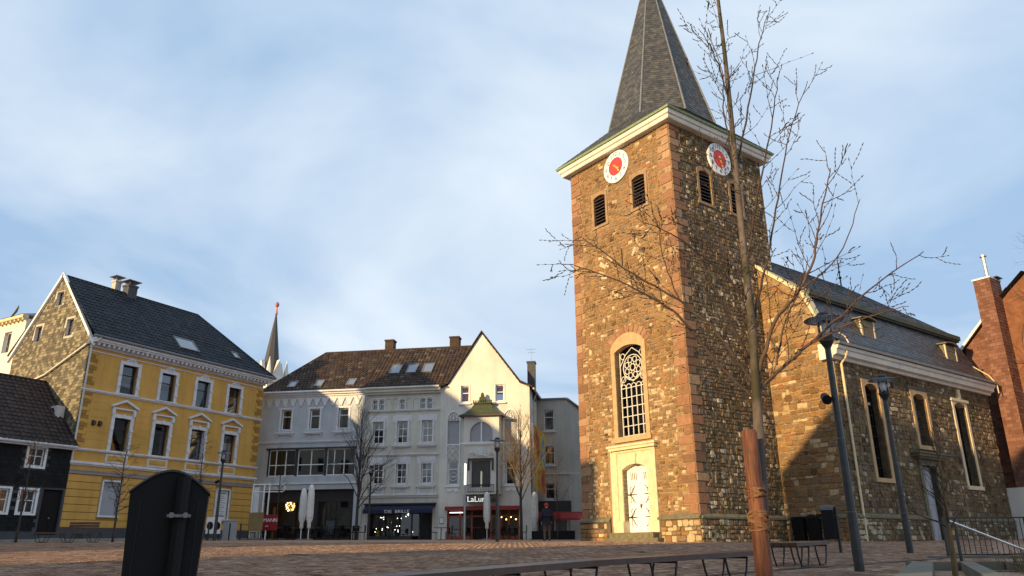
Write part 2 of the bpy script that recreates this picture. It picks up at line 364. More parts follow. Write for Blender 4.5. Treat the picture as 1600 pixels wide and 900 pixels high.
def wall(mb, T, u0, u1, z0, z1, holes, w=0.0, rev=.25):
    """front skin of a wall with rectangular openings and their reveals"""
    us = sorted({u0, u1, *[min(max(h[0], u0), u1) for h in holes], *[min(max(h[1], u0), u1) for h in holes]}); zs = sorted({z0, z1, *[min(max(h[2], z0), z1) for h in holes], *[min(max(h[3], z0), z1) for h in holes]})
    for a, b in zip(us, us[1:]):
        for c, d in zip(zs, zs[1:]):
            mu, mz = (a + b) / 2, (c + d) / 2
            if any(h[0] < mu < h[1] and h[2] < mz < h[3] for h in holes): continue
            mb.quad(T(a, w, c), T(b, w, c), T(b, w, d), T(a, w, d))
    for (a, b, c, d) in holes:
        for p, q in (((a, c), (a, d)), ((a, d), (b, d)), ((b, d), (b, c)), ((b, c), (a, c))):
            mb.quad(T(p[0], w, p[1]), T(q[0], w, q[1]), T(q[0], w - rev, q[1]), T(p[0], w - rev, p[1]))
def arc(u0, u1, zs, rise, n=10):
    """points of a segmental arch from u0 to u1 springing at zs"""
    c = (u1 - u0) / 2; r = (c * c + rise * rise) / (2 * rise); cz = zs + rise - r; um = (u0 + u1) / 2; a = math.asin(min(1, c / r))
    if rise > c: a = math.pi - a
    return [(um + r * math.sin(-a + 2 * a * i / n), cz + r * math.cos(-a + 2 * a * i / n)) for i in range(n + 1)]
WR = random.Random(77)
def window(parent, T, u0, u1, z0, z1, cols=(.5,), rows=(.62,), w=-.16, fm='white_paint', bar=.05, gm='window_glass', fr=.07, curtain=None, name='window'):
    """a window part with its panes as sub-parts; cols and rows are the bar positions as fractions"""
    mb = MB(); mb.tbox(T, u0, u0 + fr, w - .06, w, z0, z1); mb.tbox(T, u1 - fr, u1, w - .06, w, z0, z1); mb.tbox(T, u0 + fr, u1 - fr, w - .06, w, z0, z0 + fr); mb.tbox(T, u0 + fr, u1 - fr, w - .06, w, z1 - fr, z1)
    us = [u0 + (u1 - u0) * c for c in cols]; zs = [z0 + (z1 - z0) * r for r in rows]
    for u in us: mb.tbox(T, u - bar / 2, u + bar / 2, w - .05, w + .005, z0 + fr, z1 - fr)
    ub = [u0 + fr] + us + [u1 - fr]; zb = [z0 + fr] + zs + [z1 - fr]
    for z in zs:
        for a, b in zip(ub, ub[1:]): mb.tbox(T, a + (bar / 2 if a != ub[0] else 0), b - (bar / 2 if b != ub[-1] else 0), w - .05, w + .003, z - bar / 2, z + bar / 2)
    o = obj(name, mb, fm, parent)
    for a, b in zip(ub, ub[1:]):
        for c, d in zip(zb, zb[1:]):
            p = MB(); p.quad(T(a, w - .035, c), T(b, w - .035, c), T(b, w - .035, d), T(a, w - .035, d)); obj('pane', p, gm, o)
    if curtain is None and name == 'window' and u1 - u0 > .5:
        rr = WR.random()
        if rr < .4:
            p = MB()
            for a, b in ((u0 + .05, u0 + (u1 - u0) * .26), (u1 - (u1 - u0) * .26, u1 - .05)):
                for i in range(4): p.quad(T(a + (b - a) * i / 4, w - .14 + .03 * (i % 2), z0 + .05), T(a + (b - a) * (i + 1) / 4, w - .14 + .03 * ((i + 1) % 2), z0 + .05), T(a + (b - a) * (i + 1) / 4, w - .14 + .03 * ((i + 1) % 2), z1 - .05), T(a + (b - a) * i / 4, w - .14 + .03 * (i % 2), z1 - .05))
            obj('drapes', p, 'curtain', o)
        elif rr < .62: curtain = (1 - WR.uniform(.2, .55), .98, 'blind')
    if curtain:
        c0, c1, mat = curtain; p = MB(); n = 14
        pts = [(u0 + .04 + (u1 - u0 - .08) * i / n, w - .14 + .02 * math.sin(i * 2.4)) for i in range(n + 1)]
        for (a, wa), (b, wb) in zip(pts, pts[1:]): p.quad(T(a, wa, z0 + (z1 - z0) * c0), T(b, wb, z0 + (z1 - z0) * c0), T(b, wb, z0 + (z1 - z0) * c1), T(a, wa, z0 + (z1 - z0) * c1))
        obj('curtain' if mat == 'curtain' else 'blind', p, mat, o)
    return o
def ring(mb, x0, x1, y0, y1, prof):
    """profile [(out, z)] swept round a rectangle with mitred corners"""
    for (w0, z0), (w1, z1) in zip(prof, prof[1:]):
        a = [(x0 - w0, y0 - w0, z0), (x1 + w0, y0 - w0, z0), (x1 + w0, y1 + w0, z0), (x0 - w0, y1 + w0, z0)]; b = [(x0 - w1, y0 - w1, z1), (x1 + w1, y0 - w1, z1), (x1 + w1, y1 + w1, z1), (x0 - w1, y1 + w1, z1)]
        for i in range(4): j = (i + 1) % 4; mb.quad(a[i], a[j], b[j], b[i])
def louvre(parent, T, u0, u1, z0, z1):
    """belfry opening: sandstone surround, dark back and slanting boards"""
    s = MB(); e = .16
    s.tbox(T, u0 - e, u0, -.3, .05, z0 - .02, z1 - .12); s.tbox(T, u1, u1 + e, -.3, .05, z0 - .02, z1 - .12); s.tbox(T, u0 - e - .05, u1 + e + .05, -.3, .07, z0 - .16, z0 - .02)
    pts = [(u0 - e, z1 - .12)] + arc(u0, u1, z1 - .12, .12, 8) + [(u1 + e, z1 - .12), (u1 + e, z1 + .08)] + arc(u0 - e, u1 + e, z1 + .08, .16, 8)[::-1][1:-1] + [(u0 - e, z1 + .08)]
    s.prism(T, pts, -.3, .05); su = obj('louvre_surround', s, 'louvre_stone', parent)
    b = MB(); b.quad(T(u0, -.28, z0), T(u1, -.28, z0), T(u1, -.28, z1), T(u0, -.28, z1)); obj('backing', b, 'interior', su)
    n = 9
    for i in range(n):
        z = z0 + (z1 - z0 - .06) * (i + .15) / n; m = MB(); h = (z1 - z0) / n * .55
        v = [T(u0, -.02, z), T(u1, -.02, z), T(u1, -.02, z + .035), T(u0, -.02, z + .035), T(u0, -.24, z + h), T(u1, -.24, z + h), T(u1, -.24, z + h + .035), T(u0, -.24, z + h + .035)]
        m.add(v, [(0, 1, 2, 3), (4, 5, 1, 0), (3, 2, 6, 7), (7, 6, 5, 4)]); obj('slat', m, 'dark_brown', su)
# ------------------------------------------------------------------ the setting: plaza and pavements
def sheet(name, xs, ys, mat, dz=0.0, kind='structure', parent=None):
    mb = MB(); n = len(xs)
    mb.v = [(x, y, gz(x, y) + dz) for y in ys for x in xs]
    mb.f = [(j * n + i, j * n + i + 1, (j + 1) * n + i + 1, (j + 1) * n + i) for j in range(len(ys) - 1) for i in range(n - 1)]; mb.r = [.5] * len(mb.f)
    return obj(name, mb, mat, parent, smooth=True, kind=kind)
def paving_material():
    m, nt, b = _nodes('plaza_paving'); tc = nt.nodes.new('ShaderNodeTexCoord'); mp = nt.nodes.new('ShaderNodeMapping'); mp.inputs['Rotation'].default_value = (0, 0, R(37)); nt.links.new(tc.outputs['Object'], mp.inputs[0])
    br = nt.nodes.new('ShaderNodeTexBrick'); br.inputs['Scale'].default_value = 1; br.inputs['Brick Width'].default_value = .24; br.inputs['Row Height'].default_value = .16; br.inputs['Mortar Size'].default_value = .008
    br.inputs['Color1'].default_value = (.26, .15, .095, 1); br.inputs['Color2'].default_value = (.38, .24, .15, 1); br.inputs['Mortar'].default_value = (.07, .055, .045, 1); nt.links.new(mp.outputs[0], br.inputs['Vector'])
    col = _mix(nt, 1.0, br.outputs['Color'], _ramp(nt, _noise(nt, .35, 7, .6), [(.3, (.75,)), (.7, (1.1,))]), 'MULTIPLY')
    nt.links.new(col, b.inputs['Base Color']); b.inputs['Roughness'].default_value = .75; _bump(nt, b, br.outputs['Fac'], -.4, .01); MATS['plaza_paving'] = m
paving_material()
xs = [-600, -200, -80] + [-50 + 4 * i for i in range(26)] + [80, 200, 600]; ys = [-200, -60, -20] + [2 * i for i in range(-5, 32)] + [70, 80, 120, 250, 900, 2500]
plaza = sheet('plaza', xs, ys, 'plaza_paving')
# the nearer half of the square is laid with single pavers (in sight from about 12 m on)
rng = random.Random(5); pv = MB(); ca, sa = math.cos(R(37)), math.sin(R(37)); PW, PH = .24, .16
for j in range(-10, 330):
    for i in range(-170, 170):
        a = (i + (.5 if j % 2 else 0)) * PW; b = j * PH; x = a * ca - b * sa; y = a * sa + b * ca
        if not (9.5 < y < 35 and -.70 * y - .5 < x < .58 * y + .3): continue
        if x > 4.6 and y < 15.6 and x > .62 * y - 2.0: continue
        z = gz(x, y) + rng.uniform(.008, .016); w, h = PW * .48, PH * .47; k = .006; tx, ty = rng.uniform(-.003, .003), rng.uniform(-.003, .003)
        def q(du, dv, zz): return (x + du * ca - dv * sa, y + du * sa + dv * ca, zz)
        pv.add([q(-w, -h, z - .012), q(w, -h, z - .012), q(w, h, z - .012), q(-w, h, z - .012), q(-w + k, -h + k, z - tx - ty), q(w - k, -h + k, z + tx - ty), q(w - k, h - k, z + tx + ty), q(-w + k, h - k, z - tx + ty)],
               [(4, 5, 6, 7), (0, 1, 5, 4), (1, 2, 6, 5), (2, 3, 7, 6), (3, 0, 4, 7)], rng.random())
obj('pavers', pv, 'paver', plaza, kind='stuff')
pm = MB()   # pale pavement in front of the yellow and black houses
P0, D0, N0 = Vector((-23.917, 42, 0)), Vector((math.cos(R(60.7)), math.sin(R(60.7)), 0)), Vector((math.sin(R(60.7)), -math.cos(R(60.7)), 0))
for i in range(-14, 13):
    a = [P0 + D0 * (i * 1.0 + du) + N0 * dw for du, dw in ((0, -.3), (1, -.3), (1, 3.2), (0, 3.2))]
    pm.add([(p.x, p.y, gz(p.x, p.y) + dz) for p in a for dz in (.11, -.05)], [(0, 2, 4, 6), (4, 6, 7, 5)])
obj('pavement', pm, 'paving_grey', kind='structure')

# ------------------------------------------------------------------ the church
ZB = .15; CX, CY, CYAW = 7.964, 34.0, R(-53.27)
church = thing('church', 'brown rubble stone church with square clock tower, slate spire and mansard nave', 'church', (CX, CY, ZB + ZC), CYAW)
TF = lambda u, w, z: (u, -w, z - ZB)
TR = lambda u, w, z: (w, u, z - ZB)
TW = lambda u, w, z: (u, 6.1 - w, z - ZB)
TS = lambda u, w, z: (3.55 + w, 6.1 + u, z - ZB)
TL = lambda u, w, z: (-7.5 - w, u, z - ZB)
GB = -.25   # walls start below the paving
rng = random.Random(11)
door_f = (-4.5, -2.85, .62, 3.72); win_f = (-4.62, -2.76, 5.05, 9.55)
lvF = [(-5.65, -4.75, 16.6, 18.35), (-2.70, -1.80, 16.6, 18.35)]; lvR = [(2.05, 2.95, 16.6, 18.4), (4.55, 5.45, 16.6, 18.4)]
slitF = (-3.79, -3.69, 13.75, 14.75); slitR = (3.68, 3.80, 12.9, 14.1)
mb = MB(); wall(mb, TF, -7.5, 0, GB, 20.5, [door_f, win_f, slitF] + lvF, rev=.42)
wall(mb, TL, 0, 7.5, GB, 20.5, [])
mb.quad((-7.5, 7.5, GB - ZB), (0, 7.5, GB - ZB), (0, 7.5, 20.5 - ZB), (-7.5, 7.5, 20.5 - ZB))
tower = obj('tower_wall', mb, 'mortar', church)
mb = MB(); wall(mb, TR, 0, 7.5, GB, 20.5, lvR + [slitR], rev=.42); tower_side = obj('tower_side_wall', mb, 'mortar_shaded', church)
mb = MB()
mb.poly([TW(0, 0, GB), TW(3.55, 0, GB), TW(3.55, 0, 8.75), TW(3.15, 0, 9.6), TW(2.35, 0, 11.75), TW(0, 0, 13.75)]); nave_west = obj('nave_west_wall', mb, 'mortar', church)
mb = MB(); mb.poly([TW(-7.5, 0, GB), TW(-11.05, 0, GB), TW(-11.05, 0, 8.75), TW(-10.65, 0, 9.6), TW(-9.85, 0, 11.75), TW(-7.5, 0, 13.75)]); obj('nave_west_wall', mb, 'mortar', church)
NWIN = [(2.32, 3.56, 2.95, 7.42), (6.9, 8.24, 4.75, 7.42), (11.4, 12.7, 2.95, 7.42)]; NDOOR = (6.55, 7.95, .2, 3.75)
mb = MB(); wall(mb, TS, 0, 15.9, GB, 8.7, NWIN + [NDOOR], rev=.45)
mb.quad(TS(15.9, 0, GB), TS(15.9, -14.6, GB), TS(15.9, -14.6, 8.7), TS(15.9, 0, 8.7)); mb.quad(TS(0, -14.6, GB), TS(15.9, -14.6, GB), TS(15.9, -14.6, 8.7), TS(0, -14.6, 8.7))
nave_side = obj('nave_side_wall', mb, 'mortar_shaded', church)
palef = lambda z: .26 if z < 4 else (.20 if z < 8.5 else (.07 if z < 13 else .02))
# corner quoins: long and short blocks
QUO = []
def quoins(T, ua, ub, z0, z1, sgn, r, relief=.035):
    z = z0; k = 0; holes = []
    while z < z1 - .2:
        h = r.uniform(.36, .5); h = min(h, z1 - z); L = (.78 if k % 2 else .48) * r.uniform(.9, 1.12)
        a, b = (ua, ua + L) if sgn > 0 else (ua - L, ua); holes.append((a, b, z, z + h)); g = .012; rl = relief * r.uniform(.6, 1.3); c = .03
        v = [T(x, -.02, y) for x, y in ((a + g, z + g), (b - g, z + g), (b - g, z + h - g), (a + g, z + h - g))] + [T(x, rl, y) for x, y in ((a + g, z + g + c * .4), (b - g - c * .4, z + g + c * .4), (b - g - c * .4, z + h - g - c * .4), (a + g, z + h - g - c * .4))]
        QUO.append((T, v, [(0, 1, 5, 4), (1, 2, 6, 5), (2, 3, 7, 6), (3, 0, 4, 7), (4, 5, 6, 7)], r.random())); z += h; k += 1
    return holes
hq = quoins(TF, 0, 0, 1.33, 20.4, -1, rng) + quoins(TF, -7.5, 0, 1.33, 20.4, 1, rng)
nF = len(QUO)
hqR = quoins(TR, 0, 0, 1.33, 20.4, 1, rng)
for T, v, f, r in QUO[:nF]: obj('quoin', MB().add(v, f, r), 'quoin', tower)
for T, v, f, r in QUO[nF:]: obj('quoin', MB().add(v, f, r), 'quoin', tower_side)
doorS = (-5.45, -2.3, .0, 4.72); winS = (-4.95, -2.5, 4.72, 9.6); archS = (-4.8, -2.6, 9.6, 10.25); clkF = (-4.5, -2.96, 18.75, 20.25)
hF = hq + [doorS, winS, archS, slitF] + [(a - .2, b + .2, c - .16, d + .22) for a, b, c, d in lvF]
st = rubble(TF, -7.48, -.02, 1.33, 20.44, hF, rng, course=(.09, .22), wid=(.11, .42), relief=(.006, .034), pale=palef)
TFp = lambda u, w, z: TF(u, w + .1, z); TRp = lambda u, w, z: TR(u, w + .1, z); TWp = lambda u, w, z: TW(u, w + .1, z); TSp = lambda u, w, z: TS(u, w + .1, z)
st += rubble(TFp, -7.6, .1, -.1, 1.12, [(-5.65, -2.15, -.2, 2)], rng, course=(.16, .34), wid=(.25, .6), pale=lambda z: .4)
st.sort(key=lambda s: -s[0])
for a, v, f, r in st[:185]: obj('stone', MB().add(v, f, r), 'rubble', tower)
m = MB()
for a, v, f, r in st[185:]: m.add(v, f, r)
obj('rubble_masonry', m, 'rubble', tower, kind='stuff')
def stuff_wall(parent, T, u0, u1, z0, z1, holes, mat, **k):
    s = rubble(T, u0, u1, z0, z1, holes, rng, **k); m = MB()
    for a, v, f, r in s: m.add(v, f, r)
    return obj('rubble_masonry', m, mat, parent, kind='stuff')
stuff_wall(tower_side, TR, .02, 7.48, 1.33, 20.44, hqR + [slitR] + [(a - .2, b + .2, c - .16, d + .22) for a, b, c, d in lvR], 'rubble_shaded', course=(.13, .26), wid=(.10, .32), relief=(.005, .055), pale=lambda z: .14)
stuff_wall(tower_side, TRp, -.1, 6.0, -.1, 1.12, [], 'rubble_shaded', course=(.14, .26), wid=(.14, .4), relief=(.02, .07), pale=lambda z: .3)
wh = [(-9, .02, 0, 30)]
gab = lambda z: 3.53 if z < 8.7 else (3.53 - (z - 8.7) * .42 if z < 11.7 else 2.35 - (z - 11.7) * 1.18)
s = [q for q in rubble(TW, .02, 3.53, 1.33, 13.6, [], rng, pale=lambda z: .12) if max(p[0] for p in q[1]) < gab(max(p[2] for p in q[1]) + ZB) - .02]
m = MB()
for a, v, f, r in s: m.add(v, f, r)
obj('rubble_masonry', m, 'rubble', nave_west, kind='stuff')
stuff_wall(nave_west, TWp, .0, 3.65, -.15, 1.12, [], 'rubble', course=(.15, .3), wid=(.2, .5), pale=lambda z: .25)
hS = [(a - .26, b + .26, c - .2, d + .3) for a, b, c, d in NWIN] + [(NDOOR[0] - .3, NDOOR[1] + .3, 0, NDOOR[3] + .7)]
stuff_wall(nave_side, TS, .02, 15.88, 1.33, 8.3, hS, 'rubble_shaded', course=(.13, .28), wid=(.14, .42), relief=(.005, .05), pale=lambda z: .08)
stuff_wall(nave_side, TSp, -.1, 15.9, -.15, 1.12, [(NDOOR[0] - .3, NDOOR[1] + .3, -1, 2)], 'rubble_shaded', course=(.15, .28), wid=(.2, .5), pale=lambda z: .4)
# plinth with weathered moulding
def plinth(T, u0, u1, holes, par):
    mb = MB()
    for a, b in holes: mb = MB(); mb.tbox(T, a, b, -.05, .1, GB, 1.14); obj('plinth', mb, 'mortar_shaded', par)
    for a, b in holes:
        mb = MB()
        v = [T(a, -.02, 1.14), T(b, -.02, 1.14), T(b, .17, 1.14), T(a, .17, 1.14), T(a, .17, 1.22), T(b, .17, 1.22), T(b, .01, 1.36), T(a, .01, 1.36)]
        mb.add(v, [(0, 1, 2, 3), (3, 2, 5, 4), (4, 5, 6, 7), (0, 3, 4, 7), (1, 2, 5, 6)])
        obj('plinth_moulding', mb, 'plinth_mould', par)
plinth(TF, 0, 0, [(-7.6, -5.42), (-2.32, .1)], tower); plinth(TR, 0, 0, [(0, 6.02)], tower_side); plinth(TW, 0, 0, [(.1, 3.65)], nave_west); plinth(TS, 0, 0, [(0, NDOOR[0] - .28), (NDOOR[1] + .28, 15.9)], nave_side)
# tower door with sandstone portal
mb = MB()
for sg in (-1, 1):
    c = -3.675; e = lambda d0, d1: (c + sg * d0, c + sg * d1) if sg > 0 else (c - d1, c - d0)
    a, b = e(.825, 1.12); mb.tbox(TF, a, b, -.3, .06, .62, 3.5); a, b = e(1.12, 1.4); mb.tbox(TF, a, b, -.1, .10, .62, 4.3)
    a, b = e(.80, 1.46); mb.tbox(TF, a, b, -.3, .16, .62, 1.15)
mb.tbox(TF, -5.08, -2.27, -.1, .10, 4.3, 4.42); mb.tbox(TF, -5.2, -2.15, -.1, .24, 4.42, 4.56); mb.tbox(TF, -5.28, -2.07, -.1, .30, 4.56, 4.66)
ar = arc(-4.5, -2.85, 3.5, .24, 12); mb.prism(TF, [(-4.8, 3.5)] + ar + [(-2.55, 3.5), (-2.55, 4.3), (-4.8, 4.3)], -.3, .06)
mb.prism(TF, [(-3.8, 3.72), (-3.55, 3.72), (-3.47, 4.2), (-3.88, 4.2)], .06, .13)
mb.tbox(TF, -5.3, -5.08, -.02, .03, .9, 4.6)
portal = obj('portal', mb, 'sandstone_pale', church)
mb = MB(); mb.tbox(TF, -5.5, -2.0, .0, .55, -.2, .38); mb.tbox(TF, -5.2, -2.4, -.35, .40, .38, .63); obj('door_steps', mb, 'plinth_mould', church)
ar = arc(-4.5, -2.85, 3.5, .24, 12); mb = MB(); mb.prism(TF, [(-4.5, .63), (-2.85, .63), (-2.85, 3.5)] + ar[::-1][1:-1] + [(-4.5, 3.5)], -.36, -.28)
mb.tbox(TF, -3.69, -3.66, -.28, -.265, .64, 3.7); door = obj('door', mb, 'white_paint', church)
for c0 in (-4.24, -3.38):
    mb = MB()
    for i in range(4): mb.tbox(TF, c0 + i * .115 - .02, c0 + i * .115 + .02, -.28, -.27, 3.02, 3.36)
    obj('door_slot', mb, 'black_iron', door)
for zc in (1.32, 2.35):
    for sg, uh in ((1, -4.47), (-1, -2.88)):
        mb = MB(); mb.tube([TF(uh, -.26, zc), TF(uh + sg * .3, -.26, zc), TF(uh + sg * .62, -.26, zc)], [.035, .028, .008], 6)
        for up in (-1, 1):
            for k, (du, dz) in enumerate(((.16, .38), (.30, .30), (.42, .40))):
                mb.tube([TF(uh + sg * .12, -.26, zc), TF(uh + sg * (.10 + du * .5), -.26, zc + up * dz * .35), TF(uh + sg * du * .9, -.26, zc + up * dz * .75), TF(uh + sg * (du + .06), -.26, zc + up * dz)], [.016, .012, .01, .02], 5)
        obj('hinge', mb, 'black_iron', door)
mb = MB(); mb.tbox(TF, -3.70, -3.64, -.27, -.24, 1.72, 1.92); mb.tbox(TF, -3.66, -3.55, -.25, -.22, 1.84, 1.87); obj('handle', mb, 'black_iron', door)
# tower window: sandstone surround, stone tracery above a grid of leaded panes
mb = MB(); mb.tbox(TF, -4.88, -4.62, -.38, .06, 5.05, 9.3); mb.tbox(TF, -2.76, -2.50, -.38, .06, 5.05, 9.3); mb.tbox(TF, -4.95, -2.43, -.40, .12, 4.80, 5.05)
a0 = arc(-4.62, -2.76, 9.3, .25, 12); a1 = arc(-4.88, -2.50, 9.55, .62, 12)
mb.prism(TF, [(-4.88, 9.3)] + a0 + [(-2.50, 9.3), (-2.5, 9.55)] + a1[::-1][1:-1] + [(-4.88, 9.55)], -.38, .06); ws = obj('window_surround', mb, 'sandstone', church)
VS = MB(); n = 11; um = -3.69     # voussoirs of the relieving arch
for i in range(n):
    t0, t1 = -1.02 + 2.04 * i / n + .012, -1.02 + 2.04 * (i + 1) / n - .012
    P = lambda t, r: (um + r * math.sin(t), 8.78 + r * math.cos(t) * .92)
    v = MB(); q = [P(t0, 1.46), P(t1, 1.46), P(t1, 1.9), P(t0, 1.9)]; v.prism(TF, q, -.02, .035, .4 + .5 * rng.random()); obj('voussoir', v, 'quoin', tower)
for sg in (-1, 1):          # pale springers left from older openings
    for k in range(5):
        if rng.random() < .3: continue
        a = sg * (.60 + k * .17 + rng.uniform(-.05, .05)); r0 = 1.35 + rng.uniform(-.1, .3); r1 = r0 + rng.uniform(.22, .55); P = lambda t, r: (um + r * math.sin(t), 13.05 + r * math.cos(t)); v = MB(); v.prism(TF, [P(a - .05, r0), P(a + .05, r0), P(a + .06, r1), P(a - .06, r1)], -.02, .042, .9 + .1 * rng.random()); obj('springer_stone', v, 'rubble', tower)
TG = lambda u, w, z: TF(u, w - .26, z)
mb = MB(); U0, U1 = -4.55, -2.83; zt = 9.5
for i in range(6): u = U0 + (U1 - U0) * i / 5; mb.tbox(TG, u - .022, u + .022, -.03, .02, 5.05, 7.55 if 0 < i < 5 else 9.35)
for i in range(6): z = 5.12 + .47 * i; mb.tbox(TG, U0, U1, -.028, .018, z - .018, z + .018)
def tring(c, r, t=.032, n=18, a0=0, a1=2 * math.pi): mb.tube([TG(c[0] + r * math.cos(a0 + (a1 - a0) * k / n), 0, c[1] + r * math.sin(a0 + (a1 - a0) * k / n)) for k in range(n + 1)], t, 5)
cc = (um, 8.45); tring(cc, .17)
for k in range(8):
    a = math.pi / 8 + k * math.pi / 4; p = (cc[0] + .42 * math.cos(a), cc[1] + .42 * math.sin(a)); tring(p, .14, .026, 12); mb.tube([TG(cc[0] + .17 * math.cos(a), 0, cc[1] + .17 * math.sin(a)), TG(cc[0] + .3 * math.cos(a), 0, cc[1] + .3 * math.sin(a))], .025, 4)
tring(cc, .64, .03, 26)
for dx in (-.66, .66):
    for z in (7.92, 9.1): tring((um + dx, z), .15, .024, 12)
for i in range(5): u = U0 + (U1 - U0) * (i + .5) / 5; tring((u, 7.5), .165, .024, 8, 0, math.pi)
for sg in (-1, 1): mb.tube([TG(um + sg * .86, 0, 7.6), TG(um + sg * .5, 0, 8.1), TG(um, 0, 7.75)], .026, 5); mb.tube([TG(um + sg * .86, 0, 8.6), TG(um + sg * .45, 0, 9.15), TG(um, 0, 9.45)], .026, 5)
win = obj('tracery_window', mb, 'white_wood', church)
mb = MB(); mb.quad(TG(-4.62, -.03, 5.05), TG(-2.76, -.03, 5.05), TG(-2.76, -.03, 9.56), TG(-4.62, -.03, 9.56)); obj('pane', mb, 'church_glass', win)
mb = MB(); mb.quad(TF(-7.3, -1.5, 4), TF(-.2, -1.5, 4), TF(-.2, -1.5, 11), TF(-7.3, -1.5, 11)); obj('inner_wall', mb, 'interior', church)
for q in lvF: louvre(church, TF, *q)
for q in lvR: louvre(church, TR, *q)
# clocks
def clock(T, u, z, r, mins, hrs):
    TC = lambda a, rad, w: T(u + rad * math.sin(a), w, z + rad * math.cos(a)); n = 48
    mb = MB(); mb.add([TC(2 * math.pi * k / n, r, .02) for k in range(n)] + [TC(2 * math.pi * k / n, r, .1) for k in range(n)] + [TC(2 * math.pi * k / n, r * .97, .12) for k in range(n)], [(k, (k + 1) % n, n + (k + 1) % n, n + k) for k in range(n)] + [(n + k, n + (k + 1) % n, 2 * n + (k + 1) % n, 2 * n + k) for k in range(n)] + [tuple(range(2 * n, 3 * n))])
    face = obj('clock_face', mb, 'clock_white', church)
    mb = MB(); mb.add([TC(2 * math.pi * k / n, r * .56, .125) for k in range(n)] + [TC(2 * math.pi * k / n, r * .56, .12) for k in range(n)], [tuple(range(n))] + [(k, (k + 1) % n, n + (k + 1) % n, n + k) for k in range(n)]); obj('clock_centre', mb, 'clock_red', face)
    p0 = Vector(T(0, 0, 0)); ex = (Vector(T(1, 0, 0)) - p0); ez = Vector((0, 0, 1)); ey = ex.cross(ez) * -1
    for h in range(1, 13):
        a = 2 * math.pi * h / 12; pos = Vector(TC(a, r * .77, .125)); Mx = Matrix((( *ex, 0), (*ez, 0), (*(ex.cross(ez)), 0), (0, 0, 0, 1))).transposed(); Mx = Matrix.Translation(pos) @ Mx
        text('numeral', str(h), r * .36, 'black_iron', face, Mx, .004)
    for ang, L, wd in ((mins, .50, .05), (hrs, .34, .07)):
        a = ang; d = (math.sin(a), math.cos(a)); nx = (d[1], -d[0]); P = lambda l, s: (u + d[0] * l + nx[0] * s, z + d[1] * l + nx[1] * s)
        mb = MB(); mb.prism(T, [P(-.16 * r, -wd * .7), P(-.16 * r, wd * .7), P(L * r * .8, wd * .5), P(L * r * .84, wd * 1.3), P(L * r * 1.15, 0), P(L * r * .84, -wd * 1.3), P(L * r * .8, -wd * .5)], .15, .18); obj('clock_hand', mb, 'gold', face)
clock(TF, -3.73, 19.48, .93, R(360 * 24 / 60), R(30 * 4.4)); clock(TR, 3.80, 19.48, .93, R(360 * 27 / 60), R(30 * 5.4))
# cornice, gutter, skirt roof and spire
mb = MB(); ring(mb, -7.5, 0, 0, 7.5, [(.0, 20.42 - ZB), (.36, 20.42 - ZB), (.40, 20.5 - ZB), (.40, 20.62 - ZB), (.48, 20.66 - ZB), (.52, 20.86 - ZB), (.0, 20.86 - ZB)]); obj('cornice', mb, 'white_wood', church)
mb = MB(); ring(mb, -7.5, 0, 0, 7.5, [(.50, 20.87 - ZB), (.60, 20.87 - ZB), (.64, 20.97 - ZB), (.58, 20.98 - ZB), (.5, 20.93 - ZB)]); obj('gutter', mb, 'copper_green', church)
ctr = Vector((-3.75, 3.75, 0)); ZS = 22.55 - ZB; ZA = 34.75 - ZB; AP = 2.92; RV = AP / math.cos(math.pi / 8)
oct_ = [ctr + Vector((RV * math.cos(math.pi / 8 + k * math.pi / 4), RV * math.sin(math.pi / 8 + k * math.pi / 4), ZS)) for k in range(8)]
apex = ctr + Vector((0, 0, ZA)); ov = .60; sq = [Vector((ov, 7.5 + ov, 21.0 - ZB)), Vector((-7.5 - ov, 7.5 + ov, 21.0 - ZB)), Vector((-7.5 - ov, -ov, 21.0 - ZB)), Vector((ov, -ov, 21.0 - ZB))]
mb = MB(); mb2 = MB(); bm_ = MB()
for k in range(8):
    a, b = oct_[k], oct_[(k + 1) % 8]; U = (b - a).normalized(); mid = (a + b) / 2; V = apex - mid; L = V.length; Vn = V.normalized(); hw = (b - a).length / 2
    bm_.add([a, b, apex], [(0, 1, 2)]); cover(mb, mid, U, Vn, [(-hw, 0), (hw, 0), (0.01, L), (-.01, L)], .23, .17, rng, lift=.016)
corner = {0: sq[0], 1: sq[0], 2: sq[1], 3: sq[1], 4: sq[2], 5: sq[2], 6: sq[3], 7: sq[3]}
for k in range(8):
    a, b = oct_[k], oct_[(k + 1) % 8]; ca_, cb_ = corner[k], corner[(k + 1) % 8]
    bm_.poly([ca_, cb_, b, a] if ca_ is not cb_ else [ca_, b, a])
    if ca_ is not cb_:
        U = (cb_ - ca_).normalized(); V = ((a + b) / 2 - (ca_ + cb_) / 2); L = V.length; W = (cb_ - ca_).length; cover(mb, ca_, U, V, [(0, 0), (W, 0), (W / 2 + hw, L), (W / 2 - hw, L)], .25, .18, rng, lift=.016)
sp = obj('spire', bm_, 'lead', church); obj('slates', mb, 'slate', sp, kind='stuff')
mb = MB()
for k in range(8): mb.tube([oct_[k] + (oct_[k] - ctr - Vector((0, 0, ZS))) * .012, apex], [.055, .03], 5)
obj('hip_lead', mb, 'lead', sp); mb = MB(); mb.tube([apex - Vector((0, 0, .3)), apex + Vector((0, 0, 2.2))], [.09, .03], 8); mb.lathe([(.02, ZA + .6), (.22, ZA + .78), (.22, ZA + .86), (.02, ZA + 1.05)], 12, (ctr.x, ctr.y)); obj('finial', mb, 'copper_green', sp)
